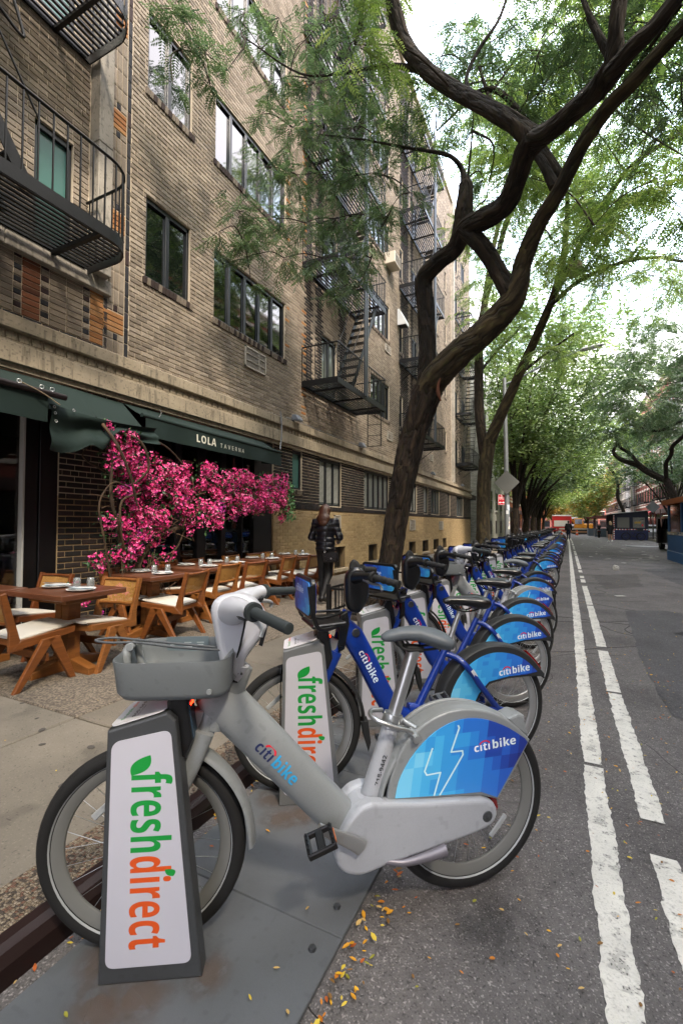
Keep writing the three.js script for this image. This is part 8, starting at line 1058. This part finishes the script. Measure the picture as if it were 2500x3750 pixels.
{ // red box truck at the crossing
  const t = thing('box_truck', 'red and white box truck standing at the end of the street', 'truck', [-0.1, 0, -73]); obj('cargo_box', [span(-1.25, 1.25, 0.75, 2.62, -4.5, 0.6, 0.04)], std(0xb51f22, 0.5), t); obj('roof', span(-1.27, 1.27, 2.62, 2.78, -4.5, 0.62, 0.03), std(0xd3d0ca, 0.6), t); obj('rear_panel', span(-1.0, 1.0, 1.15, 2.0, 0.6, 0.63), std(0xd8d6d2, 0.5), t); obj('bumper', span(-1.2, 1.2, 0.45, 0.72, 0.3, 0.66, 0.02), std(0x8d1a1c, 0.5), t); for (const s of [-0.9, 0.9]) obj('tail_lamp', span(s - 0.1, s + 0.1, 0.8, 0.98, 0.62, 0.66), M.red, t); for (const s of [-0.95, 0.95]) for (const z of [-0.6, -3.6]) wheelCar(t, s, 0.42, z, 0.42, 0.26);
}
{ // excavator behind the barrier
  const Y = std(0xc8861c, 0.5), t = thing('excavator', 'orange-yellow excavator working behind barriers at the crossing', 'excavator', [2.2, 0, -74]); obj('cab', [plate([[-0.7, 0.9], [0.5, 0.9], [0.5, 1.7], [0.3, 2.35], [-0.7, 2.35]], -0.55, 0.55, { bevel: 0.05 })], Y, t); obj('cab_window', [span(-0.6, 0.35, 1.5, 2.2, 0.56, 0.58)], phys(0x151a1c, 0.06), t); obj('engine_cover', span(0.5, 1.7, 0.8, 1.55, -0.8, 0.8, 0.08), Y, t); obj('boom', [plate([[-0.5, 1.3], [-0.2, 1.35], [-1.3, 2.7], [-1.7, 2.75], [-1.5, 2.5]], -0.12, 0.12, { bevel: 0.02 }), plate([[-1.7, 2.75], [-1.4, 2.6], [-2.5, 1.0], [-2.75, 1.1]], -0.1, 0.1, { bevel: 0.02 })], Y, t); obj('bucket', plate([[-2.8, 1.1], [-2.4, 1.0], [-2.3, 0.5], [-2.7, 0.35], [-3.0, 0.6]], -0.35, 0.35, { bevel: 0.02 }), M.darkSteel, t); for (const z of [-0.7, 0.7]) obj('track', [loft([-0.22, 0.22].map(q => { const o = []; for (let i = 0; i < 20; i++) { const a = i / 20 * 6.283; o.push(V(1.25 * Math.sign(Math.cos(a)) * Math.pow(Math.abs(Math.cos(a)), 0.6), 0.38 + 0.36 * Math.sin(a), z + q)); } return o.reverse(); }))], std(0x2a2826, 0.8), t);
  const w = thing('delivery_truck', 'white truck cab with dark windscreen between the red truck and the excavator', 'truck', [1.3, 0, -80]); obj('cab', plate([[-1.0, 0.5], [1.0, 0.5], [1.0, 2.4], [0.8, 2.6], [-0.8, 2.6], [-1.0, 2.4]], -2, 0, { bevel: 0.06 }), std(0xc9cbcc, 0.5), w); obj('windscreen', span(-0.85, 0.85, 1.5, 2.35, 0.0, 0.02), phys(0x12181a, 0.06), w); obj('grille', span(-0.7, 0.7, 0.7, 1.2, 0.0, 0.03), M.darkSteel, w); for (const s of [-0.8, 0.8]) wheelCar(w, s, 0.42, -0.6, 0.42);
  const b = thing('road_barrier', 'low orange and white barrier across the end of the street', 'barrier', [1.6, 0, -69.5]); for (const y of [0.35, 0.75]) obj('board', span(-2, 1.6, y, y + 0.18, -0.02, 0.02), std(y < 0.5 ? 0xa87a50 : 0xb9b2a6, 0.7), b); for (const x of [-1.8, 0, 1.4]) obj('leg', span(x - 0.04, x + 0.04, 0, 0.95, -0.08, -0.02), std(0x6a5a48, 0.8), b);
  let c0; for (const [x, z, l] of [[1.72, -67.6, 'orange traffic cone at the near end of the barrier'], [4.4, -65.5, 'orange traffic cone beside the farthest dining shed'], [-0.1, -68.6, 'orange traffic cone behind the walking man']]) { if (!c0) { c0 = thing('traffic_cone', l, 'cone', [x, 0, z], 0, 'traffic cones'); obj('cone_body', lathe([[0.16, 0.03], [0.035, 0.7], [0, 0.7]], 14), std(0xd2541c, 0.6), c0); obj('cone_band', lathe([[0.116, 0.3], [0.09, 0.44]].map(p => [p[0] + 0.003, p[1]]), 14), M.stripe, c0); obj('foot', box(0.38, 0.03, 0.38, [0, 0.015, 0]), std(0x2a2a2a, 0.8), c0); } else copyOf(c0, l, [x, 0, z]); }
}
{ // bicycle leaning at the navy shed
  const t = thing('parked_bicycle', 'black cargo bicycle with a rear crate parked before the navy dining shed', 'bicycle', [4.95, 0, -48.2], 0.02), R = 0.36, bk = std(0x141416, 0.5); for (const x of [0.2, 1.35]) { const w = new THREE.Group(); w.name = 'wheel'; w.position.set(x, R, 0); t.add(w); obj('tyre', new THREE.TorusGeometry(R - 0.035, 0.035, 8, 36), M.tyre, w); const sp = []; for (let i = 0; i < 12; i++) sp.push(rod(V(0, 0, 0), V(Math.cos(i * 0.52) * (R - 0.05), Math.sin(i * 0.52) * (R - 0.05), 0), 0.004, 3)); obj('spokes', sp, M.darkSteel, w); }
  obj('frame', [[[0.42, 0.85, 0], [0.75, 0.34, 0]], [[0.75, 0.34, 0], [0.95, 0.9, 0]], [[0.45, 0.8, 0], [0.93, 0.78, 0]], [[0.75, 0.34, 0], [1.35, 0.36, 0]], [[0.93, 0.75, 0], [1.35, 0.36, 0]], [[0.38, 0.98, 0], [0.2, 0.36, 0]]].map(p => rod(V(...p[0]), V(...p[1]), 0.024, 8)), bk, t); obj('handlebar', [rod(V(0.38, 0.98, 0), V(0.4, 1.12, 0), 0.018, 6), rod(V(0.42, 1.12, -0.3), V(0.42, 1.12, 0.3), 0.016, 6)], bk, t); obj('saddle', loftXY([[0.82, 0.96, 0.02, 0.03], [1.0, 0.95, 0.03, 0.08], [1.08, 0.94, 0.02, 0.07]]), bk, t); obj('crate', [span(1.05, 1.5, 0.82, 0.86, -0.2, 0.2), span(1.05, 1.07, 0.86, 1.04, -0.2, 0.2), span(1.48, 1.5, 0.86, 1.04, -0.2, 0.2), span(1.07, 1.48, 0.86, 1.04, 0.18, 0.2), span(1.07, 1.48, 0.86, 1.04, -0.2, -0.18)], std(0x24262a, 0.7), t);
  const s = thing('motor_scooter', 'black motor scooter with a rider beside the far dining shed', 'scooter', [3.55, 0, -57]); const w = (z) => { const g = obj('wheel', new THREE.TorusGeometry(0.2, 0.07, 8, 24).rotateY(Math.PI / 2).translate(0, 0.27, z), M.tyre, s); }; w(0.45); w(-0.7); obj('body', [plate([[0.75, 0.45], [0.8, 0.8], [0.2, 0.85], [-0.05, 0.45], [-0.4, 0.38], [-0.55, 1.0], [-0.65, 1.0], [-0.62, 0.35], [0.3, 0.25]], -0.17, 0.17, { bevel: 0.05 }).rotateY(-Math.PI / 2)], phys(0x101114, 0.3), s); obj('handlebar', rod(V(-0.32, 1.08, -0.55), V(0.32, 1.08, -0.55), 0.018, 6), M.black, s); obj('tail_lamp', box(0.2, 0.06, 0.04, [0, 0.72, 0.83]), M.red, s);
}
// ---------- farther buildings ----------
T.wallPale = tex(512, (u, v, i, j) => { const y = v * 30, row = Math.floor(y), x = u * 10 + (row % 2) * 0.5, fy = y - row, fx = x - Math.floor(x), m = fy < 0.16 || fx < 0.06 ? 0.72 : 1, b = m * (0.86 + 0.16 * (hash2(Math.floor(x) % 10, row, 3) - 0.5)) + 0.04 * (hash2(i, j, 2) - 0.5); return [b, b, b * 0.98]; }, { rep: 0.5 });
const pale = std(0xaeb0ac, 0.6, { map: T.wallPale }), paleW = std(0xb9b4aa, 0.7, { map: T.wallPale }), red = std(0x8e4436, 0.85, { map: T.wallPale }), redL = std(0xa0594a, 0.85, { map: T.wallPale }), orange = std(0xb5663a, 0.85, { map: T.wallPale }), trimW = std(0xbfb6a8, 0.8), white = std(0xc9c7c2, 0.8, { map: T.wallPale });
// a row house whose front lies in a plane x = X (dir = +1 faces +x) or z = Z (dir 'z' faces the camera)
function rowHouse(label, X, dir, z0, z1, h, mat, o = {}) {
  const t = thing('row_house', label, 'building', [X, 0, (z0 + z1) / 2], dir === 'z' ? 0 : dir > 0 ? Math.PI / 2 : -Math.PI / 2), W = (z1 - z0) / 2, D = o.depth ?? 9; // local: front faces +z, x along the street
  obj('wall', span(-W, W, 0, h, -D, 0), mat, t); const fl = o.floor ?? 3.1, g0 = o.ground ?? 3.6, pitch = o.pitch ?? 1.9, ww = o.ww ?? 0.95, wh = o.wh ?? 1.75, n = Math.max(1, Math.floor((2 * W - 0.4) / pitch)), glass = phys(0x11181a, 0.05, { ior: 1.6 }), fm = std(o.frame ?? 0x3a3a38, 0.5), sm = o.trim ?? trimW;
  for (let y = g0 + 0.8; y + wh < h - 0.4; y += fl) for (let i = 0; i < n; i++) { const x = -W + (i + 0.5) * 2 * W / n, w = new THREE.Group(); w.name = 'window'; t.add(w); obj('pane', span(x - ww / 2, x + ww / 2, y, y + wh, 0.0, 0.012), glass, w); obj('frame', [span(x - ww / 2 - 0.05, x - ww / 2 + 0.03, y, y + wh, 0.0, 0.05), span(x + ww / 2 - 0.03, x + ww / 2 + 0.05, y, y + wh, 0, 0.05), span(x - ww / 2 + 0.03, x + ww / 2 - 0.03, y + wh / 2 - 0.03, y + wh / 2 + 0.03, 0, 0.045)], fm, w); obj('lintel', [span(x - ww / 2 - 0.16, x + ww / 2 + 0.16, y + wh, y + wh + 0.26, 0, 0.09)], sm, w); obj('sill', span(x - ww / 2 - 0.12, x + ww / 2 + 0.12, y - 0.14, y, 0, 0.12), sm, w); }
  if (o.bands) for (let y = g0 + 0.3; y < h; y += fl) obj('string_course', span(-W, W, y, y + 0.2, 0, 0.07), sm, t);
  if (o.cornice !== false) obj('cornice', plate([[0, h - 0.6], [0.15, h - 0.55], [0.2, h - 0.2], [0.5, h - 0.1], [0.5, h + 0.08], [0, h + 0.08]], -W - 0.05, W + 0.05).rotateY(-Math.PI / 2), sm, t);
  if (o.shop !== false) { const k = Math.max(1, Math.round(W * 2 / 4)); for (let i = 0; i < k; i++) { const a = -W + i * 2 * W / k + 0.35, b = -W + (i + 1) * 2 * W / k - 0.35; obj('shop_window', span(a, b, 0.6, 2.7, 0.0, 0.03), glass, t); obj('shop_frame', [span(a - 0.1, a, 0.1, 2.8, 0, 0.08), span(b, b + 0.1, 0.1, 2.8, 0, 0.08), span(a - 0.1, b + 0.1, 2.8, 3.3, 0, 0.14), span(a, b, 0.1, 0.6, 0, 0.08)], o.shopMat ?? std(0x3a2620, 0.7), t); } }
  else for (let i = 0; i < n; i++) { const x = -W + (i + 0.5) * 2 * W / n; obj('basement_window', span(x - 0.5, x + 0.5, 0.6, 1.7, 0, 0.02), M.black, t); }
  return t;
}
rowHouse('pale glazed-brick house beyond the long brick apartment house', FX, 1, -50, -33.2, 13.5, pale, { shop: false, ground: 1.8, floor: 2.9, pitch: 2.8, ww: 1.1, wh: 1.5, cornice: false, frame: 0x565a5a, trim: std(0x9a9c98, 0.7) });
rowHouse('narrow dark brick wall set back between the two left-hand houses', FX - 0.7, 1, -33.15, -29.6, 12, std(0x4d4239, 0.9, { map: T.wallPale }), { shop: false, cornice: false, pitch: 1.7 });
rowHouse('orange brick corner house beyond the pale glazed-brick one', FX, 1, -73, -50.05, 15, orange, { bands: true });
rowHouse('orange brick building across the crossing with a glazed shop below', -14.3, 'z', -11, 11, 15, orange, { bands: true }).position.set(-14.3, 0, -92);
rowHouse('pale grey brick house on the far side, nearest of its row', 10.5, -1, -57.3, -30, 17, paleW, { pitch: 2.3, ww: 0.9, wh: 2.2, trim: std(0x9d9a93, 0.8) });
rowHouse('red brick tenement with pale stone window heads beside the grey house', 10.5, -1, -68, -57.35, 18, red, { bands: true, pitch: 1.7 });
rowHouse('second red brick tenement with heavy bracketed stone trim', 10.5, -1, -79, -68.05, 18.5, redL, { bands: true, pitch: 1.8, shopMat: std(0x6e2a22, 0.7) });
rowHouse('narrow red and cream tenement, third brick front along', 10.5, -1, -85.5, -79.05, 18, red, { bands: true, pitch: 1.6 });
rowHouse('white painted tenement farther down the far side', 10.5, -1, -98, -85.55, 19, white, { pitch: 1.9, trim: white });
rowHouse('cream tenement beyond the white painted one', 10.5, -1, -112, -98.05, 20, paleW, { pitch: 1.9 });
rowHouse('orange brick house at the far end of the right-hand row', 10.5, -1, -140, -112.05, 17, orange, { bands: true });
rowHouse('distant red house closing the left side beyond the crossing', -7.5, 1, -150, -120, 18, red, { bands: true });
rowHouse('distant brick tower house at the very end of the street', -1, 'z', -60, 60, 16, redL, { bands: true, pitch: 6, ww: 2.2 }).position.set(0, 0, -190);
rowHouse('brick tenement opposite the restaurant, nearer than the grey house', 10.5, -1, -29.95, 16, 17.5, red, { bands: true, pitch: 2.1 });
for (const [z, s, lab] of [[-62.5, 3.8, 'black iron fire escape on the first red tenement across the street'], [-73, 4.4, 'black iron fire escape on the second red tenement across the street'], [-82.3, 3.4, 'black iron fire escape on the narrow red and cream tenement'], [-91.5, 4.2, 'black iron fire escape on the white painted tenement'], [-105, 4.4, 'black iron fire escape on the cream tenement across the street']]) { const f = fireEscape(lab, z - s / 2, z + s / 2, [4.4, 7.5, 10.6, 13.7], { slats: 8, pitch: 0.2, stairs: [s * 0.3, -s * 0.3] }); f.position.set(10.5, 0, z); f.rotation.y = Math.PI; }
{ const a = thing('shop_awning', 'small red and white shop awning beneath the second red tenement', 'awning', [10.5, 0, -70]); obj('cloth', plate([[0, 3.3], [-1.6, 2.6], [-1.6, 2.55], [0, 3.25]], -2, 2), std(0xa02a28, 0.7), a); obj('valance', span(-1.62, -1.58, 2.2, 2.58, -2, 2), std(0xd2d0ca, 0.7), a);
  const b = thing('flue_pipe', 'tall shiny metal flue pipe up the front of the red and cream tenement', 'pipe', [10.1, 0, -84.8]); obj('pipe', rod(V(0, 3, 0), V(0, 20, 0), 0.28, 14), M.steel, b); const br = []; for (let y = 5; y < 20; y += 3) br.push(box(0.4, 0.06, 0.06, [0.25, y, 0])); obj('bracket', br, M.darkSteel, b); }
// what stands behind and beside the photographer: more of the same street
rowHouse('brown brick apartment house behind the viewpoint on the restaurant side', FX, 1, 2.1, 40, 18, std(0x8a7c68, 0.9, { map: T.wallPale }), { pitch: 2.6 });
rowHouse('red tenement behind the viewpoint across the street', 10.5, -1, 16.1, 60, 18, red, { bands: true, pitch: 2.4 });
vaseTree('street tree behind the viewpoint at the restaurant kerb', -2.4, 4.2, { h: 12.5, spread: 6, seed: 81, pal: GREENS, leaves: 1700, n: 11, trunkR: 0.22, size: 0.5, low: 0.45 });
vaseTree('street tree across the roadway just outside the view', 6.6, -6.5, { h: 13, spread: 5.5, lean: -1, seed: 85, pal: GREENS, leaves: 1700, n: 11, trunkR: 0.22, size: 0.5, low: 0.45 });
vaseTree('street tree across the roadway behind the viewpoint', 6.6, 6, { h: 13, spread: 6, lean: -1, seed: 88, pal: GREENS, leaves: 1700, n: 11, trunkR: 0.22, size: 0.5, low: 0.45 });
renderer.render(scene, camera);
